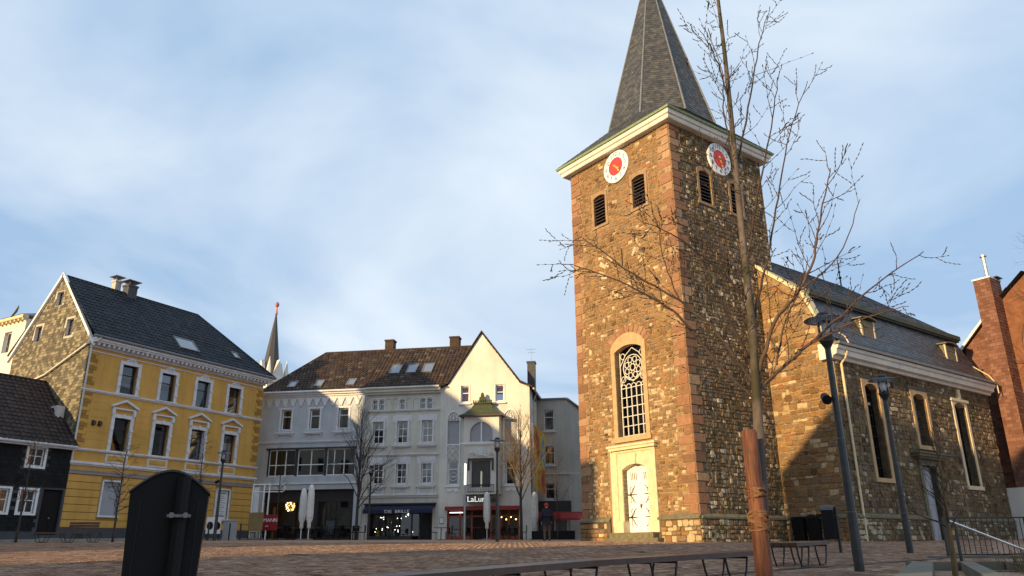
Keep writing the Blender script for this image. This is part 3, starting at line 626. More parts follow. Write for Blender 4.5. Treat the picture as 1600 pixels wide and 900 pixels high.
# nave cornice, mansard roof
mb = MB(); ux0, ux1 = -.35, 16.0
prof = [(-.02, 8.22), (.18, 8.22), (.22, 8.34), (.40, 8.40), (.44, 8.62), (.52, 8.66), (.55, 8.80), (-.02, 8.80)]
for (w0, z0), (w1, z1) in zip(prof, prof[1:]): mb.quad(TS(ux0, w0, z0), TS(ux1, w0, z0), TS(ux1, w1, z1), TS(ux0, w1, z1))
mb.poly([TS(ux0, w, z) for w, z in prof]); mb.poly([TS(ux1, w, z) for w, z in prof]); obj('nave_cornice', mb, 'white_wood', church)
mb = MB(); mb.tbox(TW, 3.02, 3.56, -.1, .28, 8.25, 9.0); obj('cornice_return', mb, 'white_wood', church)
mb = MB(); mb.tbox(TS, ux0 - .05, ux1 + .05, .42, .66, 8.82, 8.95); obj('nave_gutter', mb, 'lead', church)
X = lambda x, y, z: Vector((x, y, z - ZB)); y0, y1 = 6.28, 22.15
mans = [(4.12, 8.93), (3.62, 9.32), (3.2, 10.0), (2.5, 11.68)]
mb = MB(); sb = MB()
for (xa, za), (xb, zb) in zip(mans, mans[1:]):
    for sgn in (1, -1):
        f = (lambda x: x) if sgn > 0 else (lambda x: -7.5 - x)
        ye = lambda x: y1 - (3.55 - x) * .35
        a, b, c, d = X(f(xa), y0, za), X(f(xa), ye(xa), za), X(f(xb), ye(xb), zb), X(f(xb), y0, zb); sb.quad(a, b, c, d)
        if sgn > 0:
            V = Vector((xb - xa, 0, zb - za)); L = V.length; cover(mb, a, Vector((0, 1, 0)), V, [(0, 0), ((b - a).length, 0), ((c - d).length, L), (0, L)], .26, .15, rng, lift=.014)
ye1 = y1 - (3.55 - 2.5) * .35; RZ = 16.9; ry1 = 21.15
mr = MB(); mr.box(2.34, 2.66, y0 - .02, ye1 + .2, 11.62 - ZB, 11.72 - ZB); mr.box(2.30, 2.74, y0 - .04, ye1 + .25, 11.72 - ZB, 11.98 - ZB)
e0 = X(2.62, y0, 11.98); e1 = X(2.62, ye1 + .15, 11.98); r0, r1 = X(-3.75, y0, RZ), X(-3.75, ry1, RZ); f0, f1 = X(-10.12, y0, 11.98), X(-10.12, ye1 + .15, 11.98)
sb.quad(e0, e1, r1, r0); sb.quad(f0, f1, r1, r0); sb.poly([e1, f1, r1])
sb.poly([X(3.62, y1, 8.93), X(-11.1, y1, 8.93), X(-10, ye1, 11.7), X(2.5, ye1, 11.7)]); sb.poly([e0, f0, r0])
V = r0 - e0; L = V.length; cover(mb, e0, Vector((0, 1, 0)), V, [(0, 0), (e1.y - e0.y, 0), (ry1 - y0, L), (0, L)], .26, .15, rng, lift=.014)
roof = obj('nave_roof', sb, 'lead', church); obj('slates', mb, 'slate_blue', roof, kind='stuff'); obj('roof_break_moulding', mr, 'break_lead', roof)
mb = MB()
for p, q in (((3.62, 8.78), (3.20, 9.62)), ((3.20, 9.62), (2.42, 11.74)), ((2.42, 11.74), (-.05, 13.86))):
    n_ = Vector((p[1] - q[1], 0, q[0] - p[0])).normalized() * -1
    P = [X(p[0], 5.95, p[1]), X(q[0], 5.95, q[1]), X(q[0], 6.45, q[1]), X(p[0], 6.45, p[1])]; off = Vector((abs(n_.x), 0, abs(n_.z))) * .16
    mb.add(P + [v + off for v in P], [(0, 1, 2, 3), (4, 5, 6, 7), (0, 1, 5, 4), (1, 2, 6, 5), (2, 3, 7, 6), (3, 0, 4, 7)])
obj('gable_coping', mb, 'sandstone_pale', church)
mb = MB(); a = X(-3.75, 21.1, RZ); mb.tube([a, a + Vector((0, 0, 2.1))], [.05, .025], 6); mb.lathe([(.03, RZ - ZB + .45), (.13, RZ - ZB + .58), (.03, RZ - ZB + .7)], 10, (-3.75, 21.1)); mb.lathe([(.03, RZ - ZB + .9), (.1, RZ - ZB + 1.0), (.03, RZ - ZB + 1.12)], 10, (-3.75, 21.1))
for ax in (Vector((1, 0, 0)),):
    cz = a + Vector((0, 0, 1.62)); mb.tube([cz - ax * .42, cz + ax * .42], .025, 5)
    for sg in (-1, 1):
        mb.tube([cz + ax * sg * .42 + Vector((0, 0, .09)), cz + ax * sg * .36, cz + ax * sg * .42 - Vector((0, 0, .09))], .02, 4)
        mb.tube([cz + ax * sg * .05 + Vector((0, 0, .25)), cz + ax * sg * .2 + Vector((0, 0, .2)), cz + ax * sg * .25 + Vector((0, 0, .05))], .015, 4); mb.tube([cz + ax * sg * .05 - Vector((0, 0, .25)), cz + ax * sg * .2 - Vector((0, 0, .2)), cz + ax * sg * .25 - Vector((0, 0, .05))], .015, 4)
obj('ridge_cross', mb, 'black_iron', roof)
# two dormers with shuttered fronts
def dormer(uc):
    T = lambda u, w, z: TS(uc + u, w, z); d0 = -.42
    mb = MB(); mb.quad(T(-.62, d0, 9.5), T(-.62, d0, 10.95), T(-.62, -1.5, 11.1), T(-.62, -.55, 9.5)); mb.quad(T(.62, d0, 9.5), T(.62, d0, 10.95), T(.62, -1.5, 11.1), T(.62, -.55, 9.5)); mb.quad(T(-.62, d0, 9.45), T(.62, d0, 9.45), T(.62, d0, 10.95), T(-.62, d0, 10.95))
    o = obj('dormer', mb, 'shingle', church)
    mb = MB(); top = arc(-.78, .78, 10.95, .12, 8)
    for (ua, za), (ub, zb) in zip(top, top[1:]): mb.add([T(ua, d0 + .18, za), T(ub, d0 + .18, zb), T(ub, -1.7, zb + .08), T(ua, -1.7, za + .08), T(ua, d0 + .18, za + .07), T(ub, d0 + .18, zb + .07), T(ub, -1.7, zb + .15), T(ua, -1.7, za + .15)], [(0, 1, 2, 3), (4, 5, 6, 7), (0, 1, 5, 4), (1, 2, 6, 5), (3, 0, 4, 7)])
    obj('dormer_roof', mb, 'shingle', o)
    mb = MB()
    for a, b in ((-.66, -.54), (.54, .66)): mb.tbox(T, a, b, d0 - .02, d0 + .05, 9.45, 10.95)
    mb.tbox(T, -.66, .66, d0 - .02, d0 + .06, 9.38, 9.5); obj('dormer_frame', mb, 'sandstone_pale', o)
    for a, b in ((-.53, -.01), (.01, .53)):
        m = MB(); m.tbox(T, a, b, d0, d0 + .03, 9.52, 10.9)
        for z in (9.75, 10.6): m.tbox(T, a + .02, b - .02, d0 + .03, d0 + .045, z, z + .07)
        obj('shutter', m, 'shingle', o)
dormer(4.35); dormer(13.3)
# nave windows and side door
for i, (a, b, c, d) in enumerate(NWIN):
    mb = MB(); e = .22; fm = 'sandstone_pale' if i == 2 else 'sandstone'
    mb.tbox(TS, a - e, a, -.42, .05, c, d - .2); mb.tbox(TS, b, b + e, -.42, .05, c, d - .2); mb.tbox(TS, a - e - .05, b + e + .05, -.42, .10, c - .2, c)
    a0 = arc(a, b, d - .2, .2, 10); mb.prism(TS, [(a - e, d - .2)] + a0 + [(b + e, d - .2), (b + e, d + .16), (a - e, d + .16)], -.42, .05)
    if i == 2: mb.tbox(TS, a - e - .14, b + e + .14, -.05, .12, d + .04, d + .2); mb.tbox(TS, (a + b) / 2 - .16, (a + b) / 2 + .16, -.05, .13, d + .2, d + .72)
    su = obj('window_surround', mb, fm, church)
    mb = MB()
    for k in range(1, 5): u = a + (b - a) * k / 5; mb.tbox(TS, u - .012, u + .012, -.36, -.33, c, d)
    k = 0; z = c + .5
    while z < d: mb.tbox(TS, a, b, -.365, -.335, z - .014, z + .014); z += .5
    w_ = obj('leaded_window', mb, 'black_iron', church); mb = MB(); mb.quad(TS(a, -.37, c), TS(b, -.37, c), TS(b, -.37, d), TS(a, -.37, d)); obj('pane', mb, 'church_glass', w_)
mb = MB(); a, b, c, d = NDOOR
for p, q in ((a - .28, a), (b, b + .28)): mb.tbox(TS, p, q, -.3, .08, .1, 3.9)
mb.tbox(TS, a - .28, b + .28, -.3, .08, 3.75, 4.05); obj('side_door_surround', mb, 'plinth_mould', church)
mb = MB(); mb.tbox(TS, a - .75, b + 1.0, -.05, .42, 4.15, 4.28); mb.tbox(TS, a - .6, b + .85, -.05, .32, 4.05, 4.15); mb.tbox(TS, a - .85, b + 1.1, -.05, .5, 4.28, 4.36); obj('side_door_hood', mb, 'plinth_mould', church)
mb = MB(); mb.tbox(TS, a, b, -.34, -.26, .15, 3.75)
dd = obj('side_door', mb, 'blind', church)
for p, q, r_, s_ in ((a + .1, a + .62, .4, 1.7), (a + .1, a + .62, 1.9, 3.6), (b - .62, b - .1, .4, 1.7), (b - .62, b - .1, 1.9, 3.6)): m = MB(); m.tbox(TS, p, q, -.26, -.235, r_, s_); obj('door_panel', m, 'blind', dd)
mb = MB(); mb.tube([TS(.42, .5, 8.6), TS(.42, .35, 8.3), TS(.42, .12, 8.05), TS(.42, .12, .1)], .055, 8); obj('drainpipe', mb, 'sandstone_pale', church)
mb = MB(); mb.tube([TS(15.9, .62, 8.9), TS(15.98, .3, 9.4), TS(15.7, -.55, 10.2), TS(15.3, -1.1, 11.9)], .03, 5); mb.tube([TS(16.02, .62, 8.9), TS(16.04, .62, 8.3)], .03, 5); mb.tube([TS(.55, .6, 8.9), TS(.6, .4, 9.35), TS(.3, .3, 9.5)], .03, 5); obj('lightning_cable', mb, 'sandstone_pale', church)

# drain channel and manhole covers set into the paving
m = MB()
for i in range(60):
    t = i * .5; x0, y0_ = 3.0 + t * .80, 13.2 + t * .595
    if y0_ > 24: break
    v = [(x0 + a * .80 - b * .595, y0_ + a * .595 + b * .80) for a, b in ((0, -.09), (.48, -.09), (.48, .09), (0, .09))]; m.add([(p, q, gz(p, q) + .022) for p, q in v], [(0, 1, 2, 3)])
obj('drain_channel', m, 'dark_frame', plaza, kind='stuff')
for x, y in ((-5.5, 20.5), (-9.5, 27.0), (3.4, 22.0)):
    m = MB(); n = 20; m.add([(x + .34 * math.cos(6.2832 * k / n), y + .34 * math.sin(6.2832 * k / n), gz(x, y) + .03) for k in range(n)], [tuple(range(n))]); obj('manhole_cover', m, 'grey_metal', plaza)
# ------------------------------------------------------------------ yellow corner house
def chimney(parent, T, u, w, z0, z1, mat='grey_wall', a=.3, b=.3, cap=True):
    mb = MB(); mb.tbox(T, u - a, u + a, w - b, w + b, z0, z1); mb.tbox(T, u - a - .05, u + a + .05, w - b - .05, w + b + .05, z1 - .12, z1); o = obj('chimney', mb, mat, parent)
    if cap:
        mb = MB(); mb.tbox(T, u - a - .16, u + a + .16, w - b - .16, w + b + .16, z1 + .24, z1 + .29)
        for p in (-1, 1):
            for q in (-1, 1): mb.tbox(T, u + p * a * .7 - .02, u + p * a * .7 + .02, w + q * b * .7 - .02, w + q * b * .7 + .02, z1, z1 + .24)
        obj('chimney_cap', mb, 'lead', o)
    return o
def skylight(parent, O, U, V, u0, u1, v0, v1):
    O, U, V = Vector(O), Vector(U).normalized(), Vector(V).normalized(); N = U.cross(V).normalized()
    if N.z < 0: N = -N
    P = lambda u, v, n: O + U * u + V * v + N * n
    mb = MB(); f = .07
    for a, b, c, d in ((u0, u1, v0, v0 + f), (u0, u1, v1 - f, v1), (u0, u0 + f, v0 + f, v1 - f), (u1 - f, u1, v0 + f, v1 - f)):
        mb.add([P(a, c, 0), P(b, c, 0), P(b, d, 0), P(a, d, 0), P(a, c, .13), P(b, c, .13), P(b, d, .13), P(a, d, .13)], [(4, 5, 6, 7), (0, 1, 5, 4), (1, 2, 6, 5), (2, 3, 7, 6), (3, 0, 4, 7)])
    o = obj('skylight', mb, 'grey_metal', parent); mb = MB(); mb.quad(P(u0 + f, v0 + f, .10), P(u1 - f, v0 + f, .10), P(u1 - f, v1 - f, .10), P(u0 + f, v1 - f, .10)); obj('pane', mb, 'sky_glass', o)
m_, nt_, b_ = _nodes('sky_glass'); b_.inputs['Base Color'].default_value = (.25, .28, .32, 1); b_.inputs['Roughness'].default_value = .04; b_.inputs['Specular IOR Level'].default_value = 1.0; b_.inputs['Metallic'].default_value = .55; MATS['sky_glass'] = m_

YB = .5; yel = thing('yellow_house', 'ochre yellow three storey house with white window surrounds and black tiled roof', 'house', (-23.917, 42, YB + ZC), R(60.7))
TY = lambda u, w, z: (u, -w, z - YB); TYS = lambda u, w, z: (-w, u, z - YB)
WC = [2.6, 5.25, 7.87, 10.42]; YL = 12.87; YD = 7.9
h2 = [(c - .5, c + .5, 8.68, 10.35) for c in WC]; h1 = [(c - .5, c + .5, 5.38, 7.23) for c in WC]; h0 = [(c - .5, c + .5, 1.85, 3.66) for c in WC]
mb = MB(); wall(mb, TY, 0, YL, 4.0, 11.35, h1 + h2, rev=.28); yw = obj('facade_wall', mb, 'yellow', yel)
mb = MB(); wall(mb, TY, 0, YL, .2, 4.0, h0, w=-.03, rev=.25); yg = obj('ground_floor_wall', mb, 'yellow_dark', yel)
z = 1.2
while z < 3.9:     # rusticated courses with open joints, broken at the windows
    zt = min(z + .355, 3.96); seg = [(0, YL)]
    for a, b, c, d in h0:
        if zt > c - .08 and z < d + .18: seg = [s for p, q in seg for s in ([(p, a - .16), (b + .16, q)] if p < a < q else [(p, q)])]
    for p, q in seg: m = MB(); m.tbox(TY, p, q, -.03, .0, z, zt); obj('rusticated_course', m, 'yellow', yg)
    z += .395
for f0, f1 in ((5.45, 8.4),):   # faint horizontal joints of the first floor: thin proud courses
    z = f0
    while z < f1 - .1:
        zt = min(z + .40, f1); seg = [(.55, YL - .55)]
        for a, b, c, d in h1:
            if zt > c - .1 and z < d + 1.15: seg = [s for p, q in seg for s in ([(p, a - .34), (b + .34, q)] if p < a < q else [(p, q)])]
        for p, q in seg: m = MB(); m.tbox(TY, p, q, .0, .012, z, zt); obj('wall_course', m, 'yellow', yw)
        z += .418
mb = MB(); mb.tbox(TY, -.02, YL + .02, -.05, .06, .1, 1.17); obj('plinth', mb, 'plinth_grey', yel)
mb = MB(); mb.tbox(TY, 1.0, 1.35, .06, .075, .62, .9); obj('cellar_vent', mb, 'dark_frame', yel)
mb = MB(); mb.tbox(TY, -.02, YL + .02, -.02, .05, 3.97, 4.12); mb.tbox(TY, -.02, YL + .02, -.02, .08, 4.12, 4.2); obj('mauve_band', mb, 'band_mauve', yel)
mb = MB()
for z0, z1, o in ((4.42, 4.5, .08), (4.5, 4.58, .16), (4.58, 4.63, .12), (5.20, 5.26, .08), (5.26, 5.33, .14), (8.45, 8.52, .06), (8.52, 8.6, .12), (10.72, 10.79, .05)): mb.tbox(TY, -.03 - o * .5, YL + .03 + o * .5, -.02, o, z0, z1)
obj('string_courses', mb, 'white_trim', yel)
for c in WC:       # panels under the first-floor windows
    m = MB(); m.tbox(TY, c - .68, c + .68, .0, .05, 4.68, 5.16); pn = obj('apron_panel', m, 'white_trim', yel); m = MB(); m.tbox(TY, c - .58, c + .58, .05, .06, 4.76, 5.08); m.tbox(TY, c - .42, c + .42, .06, .08, 4.87, 4.98); obj('panel_field', m, 'yellow', pn)
def surround(c, z0, z1, ped):
    m = MB(); m.tbox(TY, c - .70, c - .5, -.2, .07, z0 - .05, z1 + .02); m.tbox(TY, c + .5, c + .70, -.2, .07, z0 - .05, z1 + .02); m.tbox(TY, c - .70, c + .70, -.2, .08, z1, z1 + .2); m.tbox(TY, c - .78, c + .78, -.2, .12, z0 - .14, z0 - .02)
    for s in (-1, 1):
        for zz in (z0 + .35, z0 + (z1 - z0) * .62): m.tbox(TY, c + s * .62 - .10, c + s * .62 + .10, .07, .11, zz, zz + .12)
    if ped:
        m.tbox(TY, c - .74, c + .74, .0, .12, z1 + .48, z1 + .57)
        for s in (-1, 1): m.tbox(TY, c + s * .66 - .09, c + s * .66 + .09, .0, .14, z1 + .18, z1 + .48)
        for s in (-1, 1): m.prism(TY, [(c + s * .86, z1 + .57), (c + s * .86, z1 + .68), (c, z1 + 1.08), (c, z1 + .95)], .0, .20)
        m.tbox(TY, c - .08, c + .08, .08, .14, z1 + .02, z1 + .24)
    else:
        m.prism(TY, [(c - .34, z1 + .2), (c + .34, z1 + .2), (c + .30, z1 + .3), (c + .14, z1 + .36), (c + .08, z1 + .46), (c - .08, z1 + .46), (c - .14, z1 + .36), (c - .30, z1 + .3)], .0, .09)
        for k in range(5): a = math.pi * k / 4; m.tube([TY(c + .2 * math.cos(a), .09, z1 + .27 + .12 * math.sin(a)), TY(c + .12 * math.cos(a), .13, z1 + .25 + .06 * math.sin(a))], .04, 5)
    return obj('window_surround', m, 'white_trim', yel)
for i, c in enumerate(WC):
    surround(c, 8.68, 10.35, False); window(yel, TY, c - .5, c + .5, 8.68, 10.35, (), (.66,), fm='dark_frame', w=-.2, curtain=(.02, .4, 'curtain') if i < 2 else None)
    surround(c, 5.38, 7.23, True); window(yel, TY, c - .5, c + .5, 5.38, 7.23, (), (.72,), fm='dark_brown', w=-.2)
    m = MB(); m.tbox(TY, c - .6, c - .5, -.2, .03, 1.85, 3.76); m.tbox(TY, c + .5, c + .6, -.2, .03, 1.85, 3.76); m.tbox(TY, c - .6, c + .6, -.2, .03, 3.66, 3.76); m.tbox(TY, c - .64, c + .64, -.2, .07, 1.74, 1.85); obj('window_surround', m, 'white_trim', yel)
    m = MB(); m.tbox(TY, c - .5, c + .5, -.2, -.14, 1.85, 3.66); sh = obj('blind_panel', m, 'blind' if i < 3 else 'paper_white', yel)
    if i == 3:
        for k in range(11): m = MB(); L = (.34, .2, .3, .16, .33, .22, .3, .12, .34, .25, .36)[k]; m.tbox(TY, c - L, c + L, -.14, -.135, 3.42 - k * .14 - (.0 if k else -.02), 3.42 - k * .14 + (.035 if k not in (0, 10) else .08)); obj('poster_line', m, 'grey_metal', sh)
for s, u in ((1, 0), (-1, YL)):   # toothed quoins
    for f0, f1 in ((5.45, 8.4), (8.62, 10.7)):
        z = f0; k = 0
        while z < f1 - .1: L = .52 if k % 2 else .36; a, b = (u - .012, u + L) if s > 0 else (u - L, u + .012); m = MB(); m.tbox(TY, a, b, .012, .045, z + .01, min(z + .2, f1)); obj('quoin', m, 'yellow_dark' if k % 3 else 'yellow', yw); z += .215; k += 1
mb = MB(); mb.tbox(TY, -.05, YL + .1, -.02, .10, 10.95, 11.06); mb.tbox(TY, -.05, YL + .3, -.02, .50, 11.2, 11.3); mb.tbox(TY, -.05, YL + .35, -.02, .58, 11.3, 11.5); mb.tbox(TY, -.05, YL + .1, -.02, .16, 11.06, 11.2)
co = obj('eaves_cornice', mb, 'white_trim', yel)
u = .12
while u < YL: m = MB(); m.tbox(TY, u, u + .13, .16, .44, 11.06, 11.2); obj('dentil', m, 'white_trim', co); u += .31
mb = MB(); mb.tube([TY(-.3, .64, 11.5), TY(YL + .5, .64, 11.5)], .075, 8); obj('gutter', mb, 'grey_metal', yel)
# other walls
mb = MB(); mb.quad(TY(YL, 0, 0), TY(YL, -YD, 0), TY(YL, -YD, 11.4), TY(YL, 0, 11.4)); mb.quad(TY(0, -YD, 0), TY(YL, -YD, 0), TY(YL, -YD, 11.4), TY(0, -YD, 11.4)); obj('rear_walls', mb, 'yellow', yel)
gw = [(3.72, 4.42, 14.05, 14.95), (5.35, 6.05, 12.0, 13.0), (2.15, 2.85, 11.95, 13.0)]
def gable_wall(T, y0, y1, ze, zr, holes, mat, zb=0.0):
    mb = MB(); cuts = sorted({y0, y1, (y0 + y1) / 2, *[h[0] for h in holes], *[h[1] for h in holes]}); rf = lambda y: zr - abs(y - (y0 + y1) / 2) * (zr - ze) / ((y1 - y0) / 2)
    for a, b in zip(cuts, cuts[1:]):
        m = (a + b) / 2; hs = sorted([h for h in holes if h[0] < m < h[1]], key=lambda h: h[2]); z = zb
        for h in hs: mb.quad(T(a, 0, z), T(b, 0, z), T(b, 0, h[2]), T(a, 0, h[2])); z = h[3]
        mb.quad(T(a, 0, z), T(b, 0, z), T(b, 0, rf(b)), T(a, 0, rf(a)))
    for a, b, c, d in holes:
        for p, q in (((a, c), (a, d)), ((a, d), (b, d)), ((b, d), (b, c)), ((b, c), (a, c))): mb.quad(T(p[0], 0, p[1]), T(q[0], 0, q[1]), T(q[0], -.25, q[1]), T(p[0], -.25, p[1]))
    return mb
gwo = obj('gable_wall', gable_wall(TYS, 0, YD, 11.35, 15.85, gw, None), 'grey_wall', yel)
rng = random.Random(21); mb = MB()
cv = MB(); cover(cv, TYS(YD, .02, .4), (0, -1, 0), (0, 0, 1), [(0, 0), (YD, 0), (YD, 10.9), (YD / 2, 15.35), (0, 10.9)], .24, .17, rng, lift=.02)
keep = MB()
for i in range(0, len(cv.f), 2):
    vs_ = cv.v[cv.f[i][0]:cv.f[i][0] + 6]; cy = sum(p[1] for p in vs_) / 6; cz = sum(p[2] for p in vs_) / 6 + YB
    if any(a - .1 < cy < b + .1 and c - .1 < cz < d + .08 for a, b, c, d in gw): continue
    keep.add(vs_, [(0, 1, 2, 3), (4, 5, 1, 0)], cv.r[i])
obj('wall_shingles', keep, 'shingle', gwo, kind='stuff')
for a, b, c, d in gw: window(yel, lambda u, w, z: TYS(u, w, z), a, b, c, d, (), (), w=-.2, fm='dark_frame', fr=.05)
mb = MB()
for s in (1, -1):
    e = .45 if s > 0 else -.45; ya, yb = (-.35, YD / 2) if s > 0 else (YD + .35, YD / 2); za = 11.0
    P = [(ya, za), (yb, 15.92)]; mb.add([TYS(P[0][0], .0, P[0][1]), TYS(P[1][0], .0, P[1][1]), TYS(P[1][0], .0, P[1][1] + .22), TYS(P[0][0], .0, P[0][1] + .22), TYS(P[0][0], .16, P[0][1]), TYS(P[1][0], .16, P[1][1]), TYS(P[1][0], .16, P[1][1] + .22), TYS(P[0][0], .16, P[0][1] + .22)], [(0, 1, 2, 3), (4, 5, 6, 7), (0, 1, 5, 4), (1, 2, 6, 5), (2, 3, 7, 6), (3, 0, 4, 7)])
obj('verge_board', mb, 'white_paint', yel)
mb = MB(); mb.tube([TY(.1, .64, 11.42), TY(-.08, .6, 11.2), TYS(.2, .14, 11.15), TYS(3.9, .14, 9.75), TYS(7.7, .14, 9.1)], .055, 8); mb.tube([TY(-.02, .08, 11.0), TY(-.02, .08, 4.5)], .05, 8); obj('downpipe', mb, 'white_wood', yel)
mb = MB(); sb = MB(); ez, rz_ = 11.42, 15.95; HU = 9.71
E0, E1, A0, A1 = Vector(TY(-.16, .62, ez)), Vector(TY(YL + .5, .62, ez)), Vector(TY(-.16, -YD / 2, rz_)), Vector(TY(HU, -YD / 2, rz_)); B0, B1 = Vector(TY(-.16, -YD - .5, ez)), Vector(TY(YL + .5, -YD - .5, ez))
sb.quad(E0, E1, A1, A0); sb.quad(B0, B1, A1, A0); sb.poly([E1, B1, A1]); V = Vector((0, A0.y - E0.y, A0.z - E0.z)); L = V.length
cover(mb, E0, (1, 0, 0), V, [(0, 0), (YL + .66, 0), (HU + .16, L), (0, L)], .30, .36, rng, 'wave', lift=.03, stagger=False)
Vh = A1 - (E1 + B1) / 2; Wd = (B1 - E1).length; cover(mb, E1, (B1 - E1), Vh, [(0, 0), (Wd, 0), (Wd / 2, Vh.length)], .30, .36, rng, 'wave', lift=.03, stagger=False)
yr = obj('roof', sb, 'lead', yel); obj('roof_tiles', mb, 'tile_blue', yr, kind='stuff')
mb = MB(); mb.tube([A0, A1], .1, 7); mb.tube([A1, E1 + Vector((0, 0, .05))], .1, 7); mb.tube([A1, B1], .1, 7); obj('ridge_tiles', mb, 'tile_blue', yr)
skylight(yr, E0, (1, 0, 0), V, 5.95, 7.45, 1.0, 2.25); skylight(yr, E0, (1, 0, 0), V, 10.6, 11.1, 1.5, 2.2)
chimney(yr, TY, 4.3, -3.9, 15.0, 16.55, 'slate_clad', .32, .3); chimney(yr, TY, 3.75, -4.6, 15.0, 16.85, 'grey_wall', .2, .2)
for k, u in enumerate((.86, 1.24)): m = MB(); m.tbox(TY, u - .09, u + .09, .0, .05, 6.62, 6.92); m.tbox(TY, u - .07, u + .07, .05, .2, 6.66, 6.86); tag(obj('wall_lamp', m, 'dark_brown'), ['small brown wall lamp on the yellow facade nearer the corner pipe', 'small brown wall lamp on the yellow facade nearer the first window'][k], 'lamp').matrix_world = yel.matrix_basis

# ------------------------------------------------------------------ black slate house
blk = thing('black_house', 'low black slate hung house with dark red brown tiled roof and white windows', 'house', (-23.917, 42, YB + ZC), R(60.7))
TK = lambda u, w, z: (u, -w - .0, z - YB)
hk = [(-2.33, -1.5, 4.15, 5.1), (-2.35, -1.55, 1.82, 2.97), (-3.75, -2.9, 1.82, 2.97), (-5.3, -4.5, 1.82, 2.97), (-5.3, -4.5, 4.15, 5.1), (-7.3, -6.5, 1.82, 2.97), (-7.3, -6.5, 4.15, 5.1)]; dk = (-1.2, -.14, .75, 3.05)
mb = MB(); wall(mb, TK, -9.5, -.03, .0, 5.4, hk + [dk], w=.06, rev=.2); mb.quad(TK(-9.5, .06, 0), TK(-9.5, -7.5, 0), TK(-9.5, -7.5, 5.4), TK(-9.5, .06, 5.4)); mb.poly([TK(-9.5, .06, 5.4), TK(-9.5, -7.5, 5.4), TK(-9.5, -3.75, 9.2)]); mb.quad(TK(-9.5, -7.5, 0), TK(-.03, -7.5, 0), TK(-.03, -7.5, 5.4), TK(-9.5, -7.5, 5.4)); bw = obj('wall', mb, 'plinth_grey', blk)
cv = MB(); cover(cv, TK(-9.5, .065, .95), (1, 0, 0), (0, 0, 1), [(0, 0), (9.45, 0), (9.45, 4.35), (0, 4.35)], .26, .2, rng, lift=.018); keep = MB()
for i in range(0, len(cv.f), 2):
    vs_ = cv.v[cv.f[i][0]:cv.f[i][0] + 6]; cx = sum(p[0] for p in vs_) / 6; cz = sum(p[2] for p in vs_) / 6 + YB
    if any(a - .22 < cx < b + .22 and c - .18 < cz < d + .16 for a, b, c, d in hk + [dk]): continue
    keep.add(vs_, [(0, 1, 2, 3), (4, 5, 1, 0)], cv.r[i])
obj('wall_slates', keep, 'black_slate', bw, kind='stuff')
for a, b, c, d in hk:
    m = MB(); m.tbox(TK, a - .12, a, -.1, .11, c - .1, d + .1); m.tbox(TK, b, b + .12, -.1, .11, c - .1, d + .1); m.tbox(TK, a, b, -.1, .11, d, d + .1); m.tbox(TK, a, b, -.1, .13, c - .1, c); obj('window_surround', m, 'white_paint', blk)
    window(blk, TK, a, b, c, d, (.5,), (.55,), w=-.02, fm='white_paint', bar=.04, curtain=(.05, .95, 'curtain'))
mb = MB(); mb.tbox(TK, dk[0], dk[1], -.15, -.08, .7, 3.0); mb.tbox(TK, dk[0] + .1, dk[0] + .48, -.08, -.06, .9, 1.9); mb.tbox(TK, dk[1] - .48, dk[1] - .1, -.08, -.06, .9, 1.9); ko = obj('door', mb, 'bin_black', blk); m = MB(); m.tube([TK(-.66, -.05, 1.62), TK(-.66, .02, 1.62)], .04, 8); obj('handle', m, 'steel', ko)
mb = MB(); mb.tbox(TK, -9.5, -.03, .05, .18, -.2, .78); obj('plinth', mb, 'plinth_grey', blk); mb = MB(); mb.tbox(TK, -1.35, -.05, .18, .7, -.2, .62); obj('door_step', mb, 'paving_grey', blk)
mb = MB(); mb.tbox(TK, -9.6, -.02, .0, .38, 5.15, 5.28); mb.tube([TK(-9.6, .46, 5.3), TK(-.05, .46, 5.3)], .08, 8); obj('gutter', mb, 'white_trim', blk)
E0, E1 = Vector(TK(-9.6, .5, 5.32)), Vector(TK(-.03, .5, 5.32)); A0, A1 = Vector(TK(-9.6, -3.75, 9.3)), Vector(TK(-.03, -3.75, 9.3)); B0, B1 = Vector(TK(-9.6, -8.0, 5.32)), Vector(TK(-.03, -8.0, 5.32))
sb = MB(); sb.quad(E0, E1, A1, A0); sb.quad(B0, B1, A1, A0); kr = obj('roof', sb, 'lead', blk); mb = MB(); V = A0 - E0; cover(mb, E0, (1, 0, 0), V, [(0, 0), (9.57, 0), (9.57, V.length), (0, V.length)], .28, .34, rng, 'wave', lift=.03, stagger=False); obj('roof_tiles', mb, 'tile_dark', kr, kind='stuff'); mb = MB(); mb.tube([A0, A1], .1, 7); obj('ridge_tiles', mb, 'tile_dark', kr)
skylight(kr, E0, (1, 0, 0), V, 5.2, 6.0, 2.4, 3.4)
ac = thing('air_conditioner', 'small white air conditioner box on the shaded shingled gable wall', 'air conditioner', (-23.917, 42, YB + ZC), R(60.7))
mb = MB(); mb.tbox(TYS, 1.25, 2.1, .1, .55, 6.95, 7.65); obj('casing', mb, 'ac_white', ac); mb = MB(); mb.tube([TYS(1.7, .55, 7.3), TYS(1.7, .565, 7.3)], .26, 16); obj('fan_grille', mb, 'dark_frame', ac); mb = MB(); mb.tbox(TYS, 1.3, 2.05, -.02, .5, 6.88, 6.94); obj('bracket', mb, 'grey_metal', ac); mb = MB(); mb.tube([TYS(1.5, .2, 6.9), TYS(1.4, .1, 6.2), TYS(.8, .06, 5.6), TYS(.2, .06, 5.5)], .035, 6); obj('pipe', mb, 'ac_white', ac)

